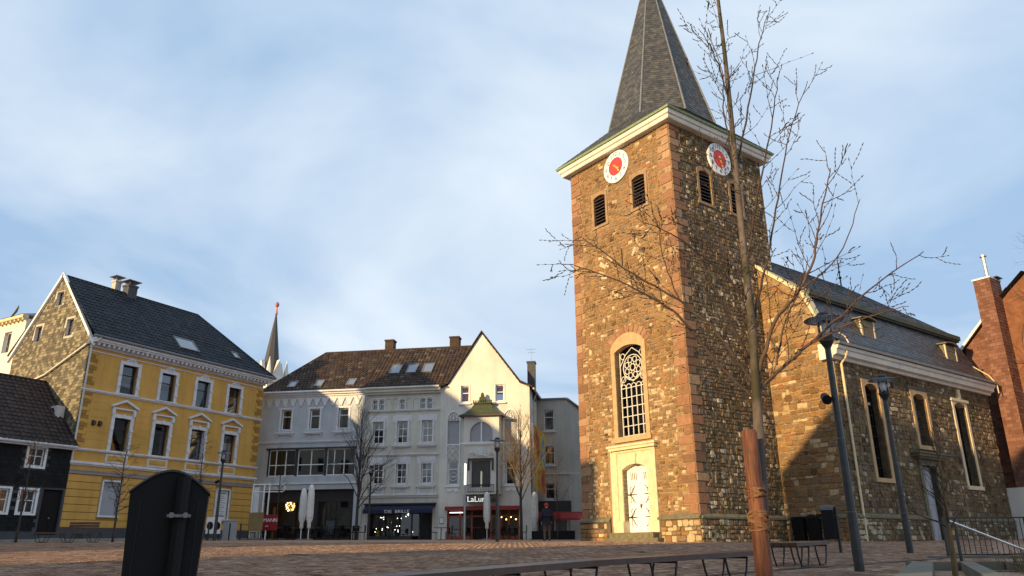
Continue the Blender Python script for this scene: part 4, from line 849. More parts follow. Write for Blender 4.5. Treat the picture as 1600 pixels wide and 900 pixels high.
# ------------------------------------------------------------------ the row of houses at the far side
RB = .45; RX, RY, RYAW = -10.417, 54.0, R(-9.14)
TRW = lambda u, w, z: (u, -w, z - RB)
def row_thing(name, label): return thing(name, label, 'house', (RX, RY, RB + ZC), RYAW)
def box_shell(o, u0, u1, z1, d, mat, left=True, right=True):
    mb = MB(); T = TRW
    if left: mb.quad(T(u0, 0, 0), T(u0, -d, 0), T(u0, -d, z1), T(u0, 0, z1))
    if right: mb.quad(T(u1, 0, 0), T(u1, -d, 0), T(u1, -d, z1), T(u1, 0, z1))
    mb.quad(T(u0, -d, 0), T(u1, -d, 0), T(u1, -d, z1), T(u0, -d, z1)); return obj('rear_walls', mb, mat, o)
def floors(o, u0, u1, d, zs):
    mb = MB()
    for z in zs: mb.quad(TRW(u0 + .05, -.05, z), TRW(u1 - .05, -.05, z), TRW(u1 - .05, -d, z), TRW(u0 + .05, -d, z))
    mb.quad(TRW(u0 + .05, -2.6, 0.2), TRW(u1 - .05, -2.6, .2), TRW(u1 - .05, -2.6, 10), TRW(u0 + .05, -2.6, 10)); obj('interior_floors', mb, 'interior', o)
blue = row_thing('blue_house', 'pale blue house with pointed arch frieze, ribbon windows and dark cafe front')
hb = [(c - .37, c + .37, 8.08, 9.53) for c in (-5.95, -3.8, -1.65)]; rib = (-7.1, -.62, 4.85, 6.7); shopb = (-7.2, -.55, .5, 3.92)
mb = MB(); wall(mb, TRW, -8.0, 0, .0, 10.75, hb + [rib, shopb], rev=.35); obj('facade_wall', mb, 'blue_wall', blue); box_shell(blue, -8, 0, 10.7, 8, 'blue_wall'); floors(blue, -8, 0, 8, (3.95, 7.0, 10.4))
mb = MB(); mb.tbox(TRW, -8.02, -.02, .0, .06, 7.12, 7.2); mb.tbox(TRW, -8.02, -.02, .0, .12, 7.2, 7.26); mb.tbox(TRW, -8.02, -.02, .0, .08, 4.28, 4.4); obj('string_course', mb, 'white_stucco', blue)
mb = MB(); mb.tbox(TRW, -8.05, .05, .0, .16, 10.42, 10.55); mb.tbox(TRW, -8.1, .05, .0, .30, 10.55, 10.7); mb.tube([TRW(-8.1, .38, 10.74), TRW(.05, .38, 10.74)], .08, 8); obj('eaves_cornice', mb, 'white_trim', blue)
fz = MB(); n = 13; bwid = 7.9 / n
for i in range(n):
    u0 = -7.95 + i * bwid; um = u0 + bwid / 2; pts = [(u0, 10.42), (u0, 9.78), (u0 + .07, 9.7), (u0 + .10, 9.85), (u0 + .16, 10.02), (um, 10.30), (u0 + bwid - .16, 10.02), (u0 + bwid - .10, 9.85), (u0 + bwid - .07, 9.7), (u0 + bwid, 9.78), (u0 + bwid, 10.42)]
    m = MB(); m.prism(TRW, pts[:6] + [(um, 10.42)], .0, .07); m.prism(TRW, [(um, 10.42)] + pts[5:], .0, .07); obj('frieze_arch', m, 'white_trim', blue)
for c, (a, b, z0, z1) in zip((-5.95, -3.8, -1.65), hb):
    m = MB(); m.tbox(TRW, a - .14, a, -.1, .05, z0 - .1, z1 + .14); m.tbox(TRW, b, b + .14, -.1, .05, z0 - .1, z1 + .14); m.tbox(TRW, a, b, -.1, .05, z1, z1 + .14); m.tbox(TRW, a - .32, b + .32, -.05, .2, z0 - .28, z0 - .18); m.tbox(TRW, a - .24, b + .24, -.05, .13, z0 - .36, z0 - .28)
    for s in (a - .25, b + .15): m.tbox(TRW, s, s + .10, -.05, .12, z0 - .46, z0 - .36)
    m.tbox(TRW, a - .26, a - .14, -.02, .025, z1 + .0, z1 + .2); m.tbox(TRW, b + .14, b + .26, -.02, .025, z1, z1 + .2); obj('window_surround', m, 'white_trim', blue); window(blue, TRW, a, b, z0, z1, (), (.66,), w=-.14)
a, b, z0, z1 = rib
for k, (p, q) in enumerate(((a, a + 2.14), (a + 2.16, a + 4.30), (a + 4.32, b))): window(blue, TRW, p + .06, q - .06, z0, z1, (.27, .63) if k != 1 else (.5,), (.42,), w=-.12, bar=.06, name='ribbon_window')
mb = MB()
for u in (a, a + 2.15, a + 4.31, b): mb.tbox(TRW, u - .09, u + .09, -.3, -.02, z0 - .05, z1 + .1)
mb.tbox(TRW, a - .12, b + .12, -.05, .10, z1, z1 + .1); obj('window_posts', mb, 'dark_frame', blue)
a, b, z0, z1 = shopb
mb = MB(); mb.tbox(TRW, a, b, -.5, -.42, 3.25, 3.9); mb.tbox(TRW, a, b, -.42, -.3, 3.1, 3.25)
for u in (a + .15, a + 2.6, a + 3.0, a + 3.9, b - .15): mb.tbox(TRW, u - .1, u + .1, -.5, -.38, .5, 3.25)
mb.tbox(TRW, a, b, -.5, -.38, .45, .75); sf = obj('shop_front', mb, 'purple_frame', blue)
for p, q in ((a + .25, a + 2.5), (a + 2.7, a + 2.9), (a + 3.1, a + 3.8), (a + 4.0, b - .25)): m = MB(); m.quad(TRW(p, -.45, .75), TRW(q, -.45, .75), TRW(q, -.45, 3.1), TRW(p, -.45, 3.1)); obj('pane', m, 'shop_glass', sf)
m = MB(); m.tbox(TRW, b - 2.1, b - 1.5, -.7, -.66, .95, 1.85); obj('window_poster', m, 'poster_blue', sf)
# shared brown tiled roof over blue and beige, one part for each house
ez, rz_ = 10.75, 14.65
def row_roof(o, u0, u1, ridge0, ridge1, mat='tile_brown'):
    E0, E1 = Vector(TRW(u0, .35, ez)), Vector(TRW(u1, .35, ez)); A0, A1 = Vector(TRW(ridge0, -4, rz_)), Vector(TRW(ridge1, -4, rz_)); B0, B1 = Vector(TRW(u0, -8.3, ez)), Vector(TRW(u1, -8.3, ez))
    sb = MB(); sb.quad(E0, E1, A1, A0); sb.quad(B0, B1, A1, A0)
    if ridge0 > u0 + .1: sb.poly([E0, B0, A0])
    V = Vector((0, A0.y - E0.y, A0.z - E0.z)); L = V.length; mb = MB(); cover(mb, E0, (1, 0, 0), V, [(0, 0), (u1 - u0, 0), (ridge1 - u0, L), (ridge0 - u0, L)], .27, .34, rng, 'wave', lift=.03, stagger=False)
    r = obj('roof', sb, 'lead', o); obj('roof_tiles', mb, mat, r, kind='stuff'); mb = MB(); mb.tube([A0, A1], .11, 7)
    if ridge0 > u0 + .1: mb.tube([E0, A0], .1, 7)
    obj('ridge_tiles', mb, mat, r); return r, E0, V
r_, E0, V = row_roof(blue, -8.15, .0, -5.0, .0)
for u in (-6.15, -4.1, -1.65): skylight(r_, Vector(TRW(0, .35, ez)), (1, 0, 0), V, u, u + .62, .55, 1.4)
beige = row_thing('beige_house', 'beige house with row of small round arched attic windows and dark shop front')
hg = [(c - .38, c + .38, 6.93, 8.45) for c in (.98, 2.73, 4.52)]; hm = [(c - .36, c + .36, 4.18, 5.6) for c in (1.09, 2.76, 4.54)]; arcs = [.66 + i * .5 for i in range(9)]; shopg = (.55, 5.05, .5, 2.62)
openA = [0, 1, 4, 7, 8]; ha = [(arcs[i] - .17, arcs[i] + .17, 9.3, 9.96) for i in openA]
mb = MB(); wall(mb, TRW, .02, 5.45, .0, 10.75, hg + hm + ha + [shopg], rev=.3); obj('facade_wall', mb, 'beige_wall', beige); box_shell(beige, .02, 5.45, 10.7, 8, 'beige_wall', False, False); floors(beige, .02, 5.45, 8, (3.2, 6.2, 8.9, 10.5))
for i, u in enumerate(arcs):
    m = MB(); a = arc(u - .2, u + .2, 9.86, .2, 8); o_ = arc(u - .25, u + .25, 9.86, .27, 8); m.prism(TRW, a + o_[::-1], .0, .06); m.prism(TRW, [(u - .25, 9.27), (u - .19, 9.27), (u - .19, 9.86), (u - .25, 9.86)], .0, .08); m.prism(TRW, [(u + .19, 9.27), (u + .25, 9.27), (u + .25, 9.86), (u + .19, 9.86)], .0, .08); m.tbox(TRW, u - .27, u - .17, .0, .1, 9.68, 9.76); m.tbox(TRW, u + .17, u + .27, .0, .1, 9.68, 9.76); obj('arcade_arch', m, 'white_trim' if i in openA else 'beige_wall', beige)
    if i in openA: window(beige, TRW, u - .17, u + .17, 9.3, 9.96, (), (.6,), w=-.14, fr=.03, curtain=(.02, .8, 'curtain') if i != 0 else None)
mb = MB(); mb.tbox(TRW, .02, 5.42, .0, .10, 9.13, 9.2); mb.tbox(TRW, .02, 5.42, .0, .14, 9.2, 9.25); mb.tbox(TRW, .02, 5.42, .0, .07, 6.05, 6.12); mb.tbox(TRW, .02, 5.42, .0, .13, 6.12, 6.2); mb.tbox(TRW, .02, 5.42, .0, .10, 3.28, 3.4); mb.tbox(TRW, .02, 5.42, .0, .18, 3.4, 3.46); obj('string_course', mb, 'white_stucco', beige)
mb = MB(); mb.tbox(TRW, .0, 5.44, .0, .22, 10.35, 10.5); mb.tbox(TRW, .0, 5.44, .0, .36, 10.5, 10.72); mb.tube([TRW(.0, .42, 10.76), TRW(5.4, .42, 10.76)], .08, 8); mb.tube([TRW(.06, .12, 10.7), TRW(.06, .12, .5)], .045, 7); obj('eaves_gutter', mb, 'beige_wall', beige)
for k, (a, b, z0, z1) in enumerate(hg + hm):
    m = MB(); m.tbox(TRW, a - .12, a, -.1, .05, z0 - .08, z1 + .12); m.tbox(TRW, b, b + .12, -.1, .05, z0 - .08, z1 + .12); m.tbox(TRW, a, b, -.1, .05, z1, z1 + .12); m.tbox(TRW, a - .3, b + .3, -.05, .18, z0 - .22, z0 - .12); m.tbox(TRW, a - .22, b + .22, -.05, .12, z0 - .3, z0 - .22)
    if k < 3: m.tbox(TRW, a - .3, b + .3, -.02, .03, z1 + .12, z1 + .42); m.tbox(TRW, a - .3, a - .14, -.02, .03, z1 - .08, z1 + .12); m.tbox(TRW, b + .14, b + .3, -.02, .03, z1 - .08, z1 + .12)
    else:
        c = (a + b) / 2; m.prism(TRW, [(a - .12, z1 + .12), (b + .12, z1 + .12), (c + .25, z1 + .17), (c, z1 + .36), (c - .25, z1 + .17)], .0, .06); m.tbox(TRW, a - .3, b + .3, -.02, .02, z1 - .1, z1 + .45)
        for s in (-1, 1):
            q = arc(c + s * .2 - .17, c + s * .2 + .17, z0 - .62, .22, 8); q2 = arc(c + s * .2 - .12, c + s * .2 + .12, z0 - .62, .16, 8); m.prism(TRW, q + q2[::-1], .0, .05)
        m.tbox(TRW, a - .05, b + .05, .0, .03, z0 - .74, z0 - .64); m.tbox(TRW, a - .16, a - .05, .0, .08, z0 - .78, z0 - .3); m.tbox(TRW, b + .05, b + .16, .0, .08, z0 - .78, z0 - .3)
    for s in (a - .15, b + .09):
        for zz in (z0 + .3, z0 + 1.0): m.tbox(TRW, s, s + .06, .05, .1, zz, zz + .1)
    obj('window_surround', m, 'white_trim', beige)
    window(beige, TRW, a, b, z0, z1, (.5,), (.33, .66), w=-.16, bar=.045, curtain=(.02, .95, 'curtain') if k in (2,) else ((.45, .95, 'curtain') if k in (1, 4, 5) else None))
r_, E0, V = row_roof(beige, .0, 5.7, .0, 8.3)
for u in (1.2, 2.45, 3.65): skylight(r_, Vector(TRW(0, .35, ez)), (1, 0, 0), V, u, u + .78, 1.95, 3.25)
chimney(r_, TRW, .05, -4.6, 14.2, 15.6, 'tile_brown', .34, .34, False); chimney(r_, TRW, 5.3, -4.6, 14.2, 15.6, 'tile_brown', .36, .36, False)
# optician's shop: dark awning, lit display
a, b, z0, z1 = shopg; mb = MB(); mb.tbox(TRW, .35, 5.25, .0, .14, 2.62, 2.8); mb.tbox(TRW, .30, 5.3, .0, .28, 2.8, 2.9); fa = obj('shop_fascia', mb, 'dark_frame', beige)
mb = MB(); v = [TRW(.38, .16, 2.78), TRW(5.22, .16, 2.78), TRW(5.22, .62, 2.45), TRW(.38, .62, 2.45), TRW(5.22, .62, 2.22), TRW(.38, .62, 2.22)]; mb.add(v, [(0, 1, 2, 3), (3, 2, 4, 5)]); aw = obj('awning', mb, 'canvas_blue', beige)
def letters(name, body, size, mat, parent, T, u, w, z, sx=1.0, ext=.012):
    p = Vector(T(u, w, z)); ex = Vector(T(1, 0, 0)) - Vector(T(0, 0, 0)); ez_ = Vector((0, 0, 1)); nn = ex.cross(ez_)
    return text(name, body, size, mat, parent, Matrix.Translation(p) @ Matrix(((*ex, 0), (*ez_, 0), (*nn, 0), (0, 0, 0, 1))).transposed(), ext, sx=sx)
letters('lettering', 'DIE', .28, 'white_paint', aw, TRW, 2.15, .625, 2.335, 1.25, .006); letters('lettering', 'BRILLE', .28, 'white_paint', aw, TRW, 3.12, .625, 2.335, 1.25, .006)
mb = MB(); mb.quad(TRW(a, -1.5, .4), TRW(b, -1.5, .4), TRW(b, -1.5, 2.7), TRW(a, -1.5, 2.7)); mb.quad(TRW(a, -1.5, 2.65), TRW(b, -1.5, 2.65), TRW(b, 0, 2.65), TRW(a, 0, 2.65)); mb.quad(TRW(a, -1.5, .75), TRW(3.7, -1.5, .75), TRW(3.7, -.2, .75), TRW(a, -.2, .75)); obj('shop_interior', mb, 'dark_frame', beige)
mb = MB()
for u in (a + .05, 2.1, 3.6, 4.15, b - .05): mb.tbox(TRW, u - .05, u + .05, -.2, -.1, .5, 2.62)
mb.tbox(TRW, a, 3.6, -.2, -.1, .5, .8); sf = obj('shop_front', mb, 'dark_frame', beige)
for p, q in ((a + .1, 2.05), (2.15, 3.55), (3.65, 4.1)): m = MB(); m.quad(TRW(p, -.15, .8), TRW(q, -.15, .8), TRW(q, -.15, 2.62), TRW(p, -.15, 2.62)); obj('pane', m, 'shop_glass', sf)
rg = random.Random(4)
for i in range(26):
    u = rg.uniform(a + .2, 3.5); z = 2.05 + .25 * math.sin(u * 2.3) + rg.uniform(-.15, .1) if i < 14 else rg.uniform(.95, 1.5); w = rg.uniform(-1.1, -.4); m = MB(); m.lathe([(.001, z - .035), (.035, z), (.001, z + .035)], 8, (u, -w)); m.v = [(x, y, zz - RB) for x, y, zz in m.v]; obj('display_light', m, 'white_spot', sf)
for i in range(16): u = rg.uniform(a + .2, 3.5); w = rg.uniform(-1.2, -.4); h = rg.uniform(.2, .5); m = MB(); m.lathe([(.07, .75), (.09, .75 + h * .6), (.03, .75 + h * .8), (.03, .75 + h)], 8, (u, -w)); m.v = [(x, y, zz - RB) for x, y, zz in m.v]; obj('display_item', m, 'bottle_grey' if i % 6 else 'yellow_item', sf)
gab_ = row_thing('gable_house', 'cream house with tall pointed gable, oriel window and red restaurant front')
UL, UR, UP = 5.45, 11.72, 8.35; ZEAV = 10.75; ZP = 14.55
hq = [(6.0, 6.8, 6.76, 8.33), (9.97, 10.83, 6.76, 8.33), (6.05, 6.78, 4.05, 5.62), (10.03, 10.8, 4.0, 5.63), (6.87, 7.47, 9.62, 10.78), (9.33, 9.92, 9.62, 10.78)]; shopr = (6.02, 10.92, .5, 2.55)
mb = MB(); wall(mb, TRW, UL, UR, .0, 10.6, hq[:4] + [(q[0], q[1], q[2], 10.6) for q in hq[4:]] + [shopr], rev=.22)
rf = lambda u: (ZEAV - .1 + (u - UL) * .45 if u < UL + .5 else (10.9 + (u - UL - .5) * (ZP - 10.9) / (UP - UL - .5) if u < UP else (10.8 + (UR - .6 - u) * (ZP - 10.8) / (UR - .6 - UP) if u < UR - .6 else 10.5 + (UR - u) * .5)))
cu = sorted({UL, UL + .5, UP, UR - .6, UR, 6.87, 7.47, 9.33, 9.92})
for p, q in zip(cu, cu[1:]):
    zb = 10.78 if (6.87 <= p < 7.47 or 9.33 <= p < 9.92) else 10.6; mb.quad(TRW(p, 0, zb), TRW(q, 0, zb), TRW(q, 0, rf(q - 1e-4)), TRW(p, 0, rf(p + 1e-4)))
for c in (6.87, 9.33): mb.quad(TRW(c, 0, 10.78), TRW(c + .6, 0, 10.78), TRW(c + .6, -.22, 10.78), TRW(c, -.22, 10.78))
obj('facade_wall', mb, 'cream_wall', gab_); mb = MB(); mb.quad(TRW(UR, 0, 0), TRW(UR, -8.5, 0), TRW(UR, -8.5, 10.5), TRW(UR, 0, 10.5)); mb.quad(TRW(UL, -8.5, 0), TRW(UR, -8.5, 0), TRW(UR, -8.5, 10.5), TRW(UL, -8.5, 10.5)); obj('side_walls', mb, 'cream_wall', gab_); floors(gab_, UL, UR, 8, (2.75, 5.9, 8.9))
sb = MB(); L0, P0_, R0 = TRW(UL - .1, .14, ZEAV - .05), TRW(UP, .14, ZP + .06), TRW(UR + .25, .14, 10.45); L1, P1_, R1 = TRW(UL - .1, -8.6, ZEAV - .05), TRW(UP, -8.6, ZP + .06), TRW(UR + .25, -8.6, 10.45); kl, kr_ = TRW(UL + .5, .14, 10.97), TRW(UR - .6, .14, 10.87); kl1, kr1 = TRW(UL + .5, -8.6, 10.97), TRW(UR - .6, -8.6, 10.87)
for p, q, r_2, s_ in ((L0, kl, kl1, L1), (kl, P0_, P1_, kl1), (kr_, P0_, P1_, kr1), (R0, kr_, kr1, R1)): sb.quad(p, q, r_2, s_)
gr = obj('roof', sb, 'tile_brown', gab_); mb = MB()
Z = lambda p, d: (p[0], p[1], p[2] + d)
for p, q in ((L0, kl), (kl, P0_), (P0_, kr_), (kr_, R0)): pp, qq = (p[0], p[1] - .03, p[2]), (q[0], q[1] - .03, q[2]); mb.add([pp, qq, Z(qq, .12), Z(pp, .12), (p[0], p[1] + .2, p[2]), (q[0], q[1] + .2, q[2]), (q[0], q[1] + .2, q[2] + .12), (p[0], p[1] + .2, p[2] + .12)], [(0, 1, 2, 3), (4, 5, 6, 7), (3, 2, 6, 7), (0, 1, 5, 4)])
obj('verge_trim', mb, 'tile_brown', gr); cvm = MB(); Vr = Vector(P0_) - Vector(kr_); cover(cvm, kr1, (0, -1, 0), Vector((Vr.x, 0, Vr.z)), [(0, 0), (8.7, 0), (8.7, Vr.length), (0, Vr.length)], .27, .34, rng, 'wave', lift=.03, stagger=False); obj('roof_tiles', cvm, 'tile_brown', gr, kind='stuff')
mb = MB(); mb.tube([TRW(UR + .3, .1, 10.4), TRW(UR + .3, -6.5, 10.4)], .07, 7); mb.tube([TRW(UR + .3, -1.6, 10.4), TRW(UR + .08, -1.6, 9.9), TRW(UR + .08, -1.6, .6)], .045, 7); obj('gutter', mb, 'beige_wall', gab_)
chimney(gr, TRW, UR - .1, -2.0, 9.9, 12.75, 'slate_clad', .27, .3, False)
mb = MB(); b0 = Vector(TRW(UR - .1, -2.0, 12.75)); mb.tube([b0, b0 + Vector((0, 0, 1.1))], .02, 5); mb.tube([b0 + Vector((-.35, 0, .95)), b0 + Vector((.35, 0, .95))], .012, 4); mb.tube([b0 + Vector((-.25, 0, .7)), b0 + Vector((.25, 0, .7))], .012, 4); obj('aerial', mb, 'zinc', gr)
for c in (6.87, 9.33):
    q = (c, c + .6, 9.62, 10.78); m = MB(); m.tbox(TRW, c - .14, c + .74, -.1, .14, 9.44, 9.54); m.tbox(TRW, c - .06, c, -.1, .04, 9.62, 10.84); m.tbox(TRW, c + .6, c + .66, -.1, .04, 9.62, 10.84); obj('window_surround', m, 'white_paint', gab_); window(gab_, TRW, *q, (), (.56,), w=-.14, curtain=(.02 if c < 7 else .45, .98, 'pink_blind'))
def fan_tracery(o, u0, u1, zs, par_w=.05):
    m = MB(); um = (u0 + u1) / 2; hw = (u1 - u0) / 2; a = [(um + (hw + .06) * math.cos(math.pi * k / 14), zs + (hw + .22) * math.sin(math.pi * k / 14)) for k in range(15)]
    m.tube([TRW(u, par_w, z) for u, z in a], .05, 5)
    for f in (-.5, 0, .5): m.tube([TRW(um + f * hw, par_w, zs), TRW(um + f * hw * 1.1, par_w, zs + .25), TRW(um + f * hw * .4, par_w, zs + hw + .1)], .03, 4)
    for s in (-1, 1): m.tube([TRW(um + s * hw, par_w, zs + .05), TRW(um + s * hw * .5, par_w, zs + .32), TRW(um, par_w, zs + .1)], .03, 4)
    m.tube([TRW(u0 - .06, par_w, zs), TRW(u0 - .06, par_w, 3.9)], .05, 5); m.tube([TRW(u1 + .06, par_w, zs), TRW(u1 + .06, par_w, 3.9)], .05, 5)
    # lattice panel between the floors
    zc, hh = 6.17, .5
    for s in (-1, 1):
        m.tube([TRW(um + s * hw, par_w, zc + hh), TRW(um + s * hw * .55, par_w, zc + hh * .55), TRW(um, par_w, zc + hh * .95)], .028, 4); m.tube([TRW(um + s * hw, par_w, zc - hh), TRW(um + s * hw * .55, par_w, zc - hh * .55), TRW(um, par_w, zc - hh * .95)], .028, 4)
        m.tube([TRW(um + s * hw * .55, par_w, zc + hh * .55), TRW(um + s * hw * .95, par_w, zc), TRW(um + s * hw * .55, par_w, zc - hh * .55), TRW(um, par_w, zc), TRW(um + s * hw * .55, par_w, zc + hh * .55)], .028, 4); m.tube([TRW(um, par_w, zc), TRW(um + s * hw * .25, par_w, zc + hh * .5), TRW(um, par_w, zc + hh * .95)], .025, 4)
    b_ = MB(); b_.tbox(TRW, u0 - .05, u1 + .05, .0, .02, 5.66, 6.66); obj('recess_panel', b_, 'grey_wall', o); b_ = MB(); b_.prism(TRW, [(u0, 8.34)] + [(um + hw * math.cos(math.pi * k / 10), 8.34 + (hw + .15) * math.sin(math.pi * k / 10)) for k in range(10, -1, -1)], .0, .02); obj('recess_panel', b_, 'grey_wall', o)
    m.tbox(TRW, u0 - .1, u1 + .1, .0, .08, 6.67, 6.73); obj('window_tracery', m, 'white_paint', o)
for k, (u0, u1) in enumerate(((6.0, 6.8), (9.97, 10.83))):
    fan_tracery(gab_, u0, u1, 8.36); m = MB(); m.tbox(TRW, u0, u1, -.2, -.14, 6.76, 8.33)
    for z in range(12): m.tbox(TRW, u0, u1, -.14, -.125, 6.78 + z * .13, 6.87 + z * .13)
    obj('roller_blind', m, 'blind', gab_)
window(gab_, TRW, 6.05, 6.78, 4.05, 5.62, (), (.66,), w=-.12); m = MB(); m.tube([TRW(6.41 + .27 * math.cos(a / 12 * 6.283), -.1, 4.58 + .27 * math.sin(a / 12 * 6.283)) for a in range(13)], .02, 4); m.tbox(TRW, 6.25, 6.6, -.11, -.1, 4.56, 4.61); obj('window_logo', m, 'white_paint', gab_); window(gab_, TRW, 10.03, 10.8, 4.0, 5.63, (), (.66,), w=-.12, curtain=(.1, .9, 'tan_board'))
for u0, u1 in ((6.02, 6.8), (10.0, 10.83)): m = MB(); m.tbox(TRW, u0 - .1, u1 + .1, .0, .12, 3.88, 3.96); m.prism(TRW, [(u0, 3.86), (u0, 3.62), (u0 + .2, 3.56), (u0 + .4, 3.68), (u1 - .2, 3.56), (u1, 3.62), (u1, 3.86)], .0, .05); obj('apron', m, 'white_paint', gab_)
# oriel
OW = .75; om = MB(); op = [(7.25, 0), (7.3, OW), (9.72, OW), (9.78, 0)]; zA, zB = 3.55, 8.55
OT = lambda u, w, z: TRW(u, w + OW, z); wh_ = [(7.72, 9.28, 6.78, 8.1), (7.75, 9.2, 3.72, 5.62)]
wall(om, OT, 7.3, 9.72, zA - .2, zB, wh_, rev=.2)
for (p, q) in (((7.25, 0), (7.3, OW)), ((9.72, OW), (9.78, 0))): om.quad(TRW(p[0], p[1], zA - .2), TRW(q[0], q[1], zA - .2), TRW(q[0], q[1], zB), TRW(p[0], p[1], zB))
om.poly([TRW(*p, zA - .2) for p in op]); om.poly([TRW(*p, zB) for p in op]); orl = obj('oriel', om, 'cream_wall', gab_)
ah = arc(7.72, 9.28, 7.35, .75, 14); m = MB(); m.prism(OT, [(7.72, 7.35)] + ah[1:-1] + [(9.28, 7.35), (9.28, 8.1), (7.72, 8.1)], -.15, .01); obj('arch_spandrel', m, 'cream_wall', orl)
m = MB(); m.tbox(OT, 7.72, 9.28, -.2, -.14, 6.78, 8.1)
for z in range(10): m.tbox(OT, 7.72, 9.28, -.14, -.125, 6.8 + z * .13, 6.89 + z * .13)
obj('roller_blind', m, 'blind', orl); m = MB(); m.tbox(OT, 8.46, 8.56, -.13, .0, 6.78, 8.1); m.tbox(OT, 7.1, 9.92, -.05, .1, 6.62, 6.72); m.tbox(OT, 7.2, 9.82, -.05, .05, 6.55, 6.62); obj('oriel_trim', m, 'white_paint', orl)
window(orl, OT, 7.75, 9.2, 3.72, 5.62, (), (), w=-.12, fr=.08, fm='white_trim', name='oriel_window', curtain=(.0, .72, 'grey_wall'))
m = MB(); m.tbox(OT, 7.6, 9.35, .0, .1, 5.55, 5.68); m.tbox(OT, 7.6, 7.72, .0, .1, 4.9, 5.55); m.tbox(OT, 9.23, 9.35, .0, .1, 4.9, 5.55); obj('carved_lintel', m, 'dark_brown', orl)
m = MB(); m.prism(OT, [(8.1, 5.8), (8.85, 5.8), (8.85, 6.2), (8.48, 6.42), (8.1, 6.2)], .0, .04); m.prism(OT, [(8.3, 5.86), (8.66, 5.86), (8.66, 6.18), (8.48, 6.3), (8.3, 6.18)], .04, .1); rg = random.Random(8)
for k in range(34): u = rg.uniform(7.65, 9.3); z = 5.82 + rg.uniform(0, .42) * (1 - abs(u - 8.48) / 1.1); m.tube([OT(u, .0, z), OT(u + rg.uniform(-.12, .12), .05, z + rg.uniform(.02, .12)), OT(u + rg.uniform(-.15, .15), .02, z + rg.uniform(.0, .16))], [.03, .04, .02], 5)
obj('coat_of_arms', m, 'white_stucco', orl)
m = MB(); ex0 = [TRW(7.0, 0, 8.55), TRW(7.0, OW + .25, 8.55), TRW(10.0, OW + .25, 8.55), TRW(10.0, 0, 8.55)]; lv = [(7.0, 10.0, OW + .25, 8.56), (7.35, 9.65, OW - .02, 8.74), (7.72, 9.28, OW - .25, 9.1), (7.92, 9.08, OW - .36, 9.4)]
for (a0, a1, w0, z0), (b0_, b1_, w1, z1) in zip(lv, lv[1:]): m.quad(TRW(a0, w0, z0), TRW(a1, w0, z0), TRW(b1_, w1, z1), TRW(b0_, w1, z1)); m.quad(TRW(a0, w0, z0), TRW(a0, 0, z0), TRW(b0_, 0, z1), TRW(b0_, w1, z1)); m.quad(TRW(a1, w0, z0), TRW(a1, 0, z0), TRW(b1_, 0, z1), TRW(b1_, w1, z1))
m.quad(TRW(7.92, 0, 9.4), TRW(9.08, 0, 9.4), TRW(9.08, OW - .36, 9.4), TRW(7.92, OW - .36, 9.4)); m.poly(ex0); oro = obj('oriel_roof', m, 'moss_green', orl); m = MB(); m.tbox(TRW, 7.85, 9.15, .0, .5, 9.4, 9.5)
for k in range(9): m.tbox(TRW, 7.86 + k * .155, 7.93 + k * .155, .42, .5, 9.5, 9.64)
m.prism(TRW, [(8.25, 9.5), (8.75, 9.5), (8.72, 9.85), (8.62, 9.9), (8.6, 10.1), (8.5, 10.2), (8.4, 10.1), (8.38, 9.9), (8.28, 9.85)], .3, .42); obj('roof_crest', m, 'moss_green', oro); m = MB(); m.tbox(TRW, 6.98, 10.02, -.02, OW + .28, 8.48, 8.56); obj('oriel_eaves', m, 'dark_brown', orl)
# restaurant front
a, b, z0, z1 = shopr; mb = MB(); mb.tbox(TRW, a - .05, b + .05, .0, .35, 2.38, 2.62); obj('awning_box', mb, 'red_paint', gab_); mb = MB(); mb.tbox(TRW, 7.4, 9.55, .0, .9, 2.92, 3.12); obj('oriel_underside_sign', mb, 'dark_frame', gab_)
mb = MB()
for u in (a + .05, 6.9, 7.7, 8.7, 9.0, 9.6, 10.2, b - .05): mb.tbox(TRW, u - .06, u + .06, -.3, -.18, .5, 2.4)
mb.tbox(TRW, a, b, -.3, -.18, 1.95, 2.05); mb.tbox(TRW, a, 7.7, -.3, -.2, .5, .75); mb.tbox(TRW, 8.9, b, -.3, -.2, .5, .75); sf = obj('restaurant_front', mb, 'red_wood', gab_)
for p, q in ((a + .1, 6.85), (6.95, 7.65), (9.05, 9.55), (9.65, 10.15), (10.25, b - .1)): m = MB(); m.quad(TRW(p, -.24, .75), TRW(q, -.24, .75), TRW(q, -.24, 1.95), TRW(p, -.24, 1.95)); obj('pane', m, 'shop_glass', sf)
mb = MB(); mb.quad(TRW(a, -2.2, .4), TRW(b, -2.2, .4), TRW(b, -2.2, 2.5), TRW(a, -2.2, 2.5)); obj('restaurant_interior', mb, 'dark_brown', gab_); m = MB(); m.tbox(TRW, a + .2, a + 1.1, -.1, -.06, 2.22, 2.27); obj('strip_light', m, 'led_tube', sf)
for k in range(5): m = MB(); m.lathe([(.001, 0), (.06, .06), (.001, .12)], 8, (9.2 + k * .33, 1.2)); m.v = [(x, y, zz + 1.75 - RB + (k % 2) * .15) for x, y, zz in m.v]; obj('hanging_bulb', m, 'warm_bulb', sf)
for u, s_ in ((5.75, .3), (11.35, .42)):
    for k in range(8): m = MB(); m.tbox(TRW, u - s_ + .005, u + s_ - .005, .0, .02, .55 + k * .31, .84 + k * .31); obj('facing_stone', m, 'cream_wall', gab_)
letters('restaurant_lettering', 'LaLuna', .50, 'sign_glow', gab_, TRW, 8.35, .92, 3.02, 1.05, .03)
m = MB(); m.tbox(TRW, 5.56, 5.86, .03, .05, 1.55, 1.95); pl_ = obj('wall_plaque', m, 'dark_frame', gab_); m = MB(); m.tbox(TRW, 5.58, 5.84, .05, .055, 1.58, 1.92); obj('plaque_face', m, 'paper_white', pl_)
m = MB()
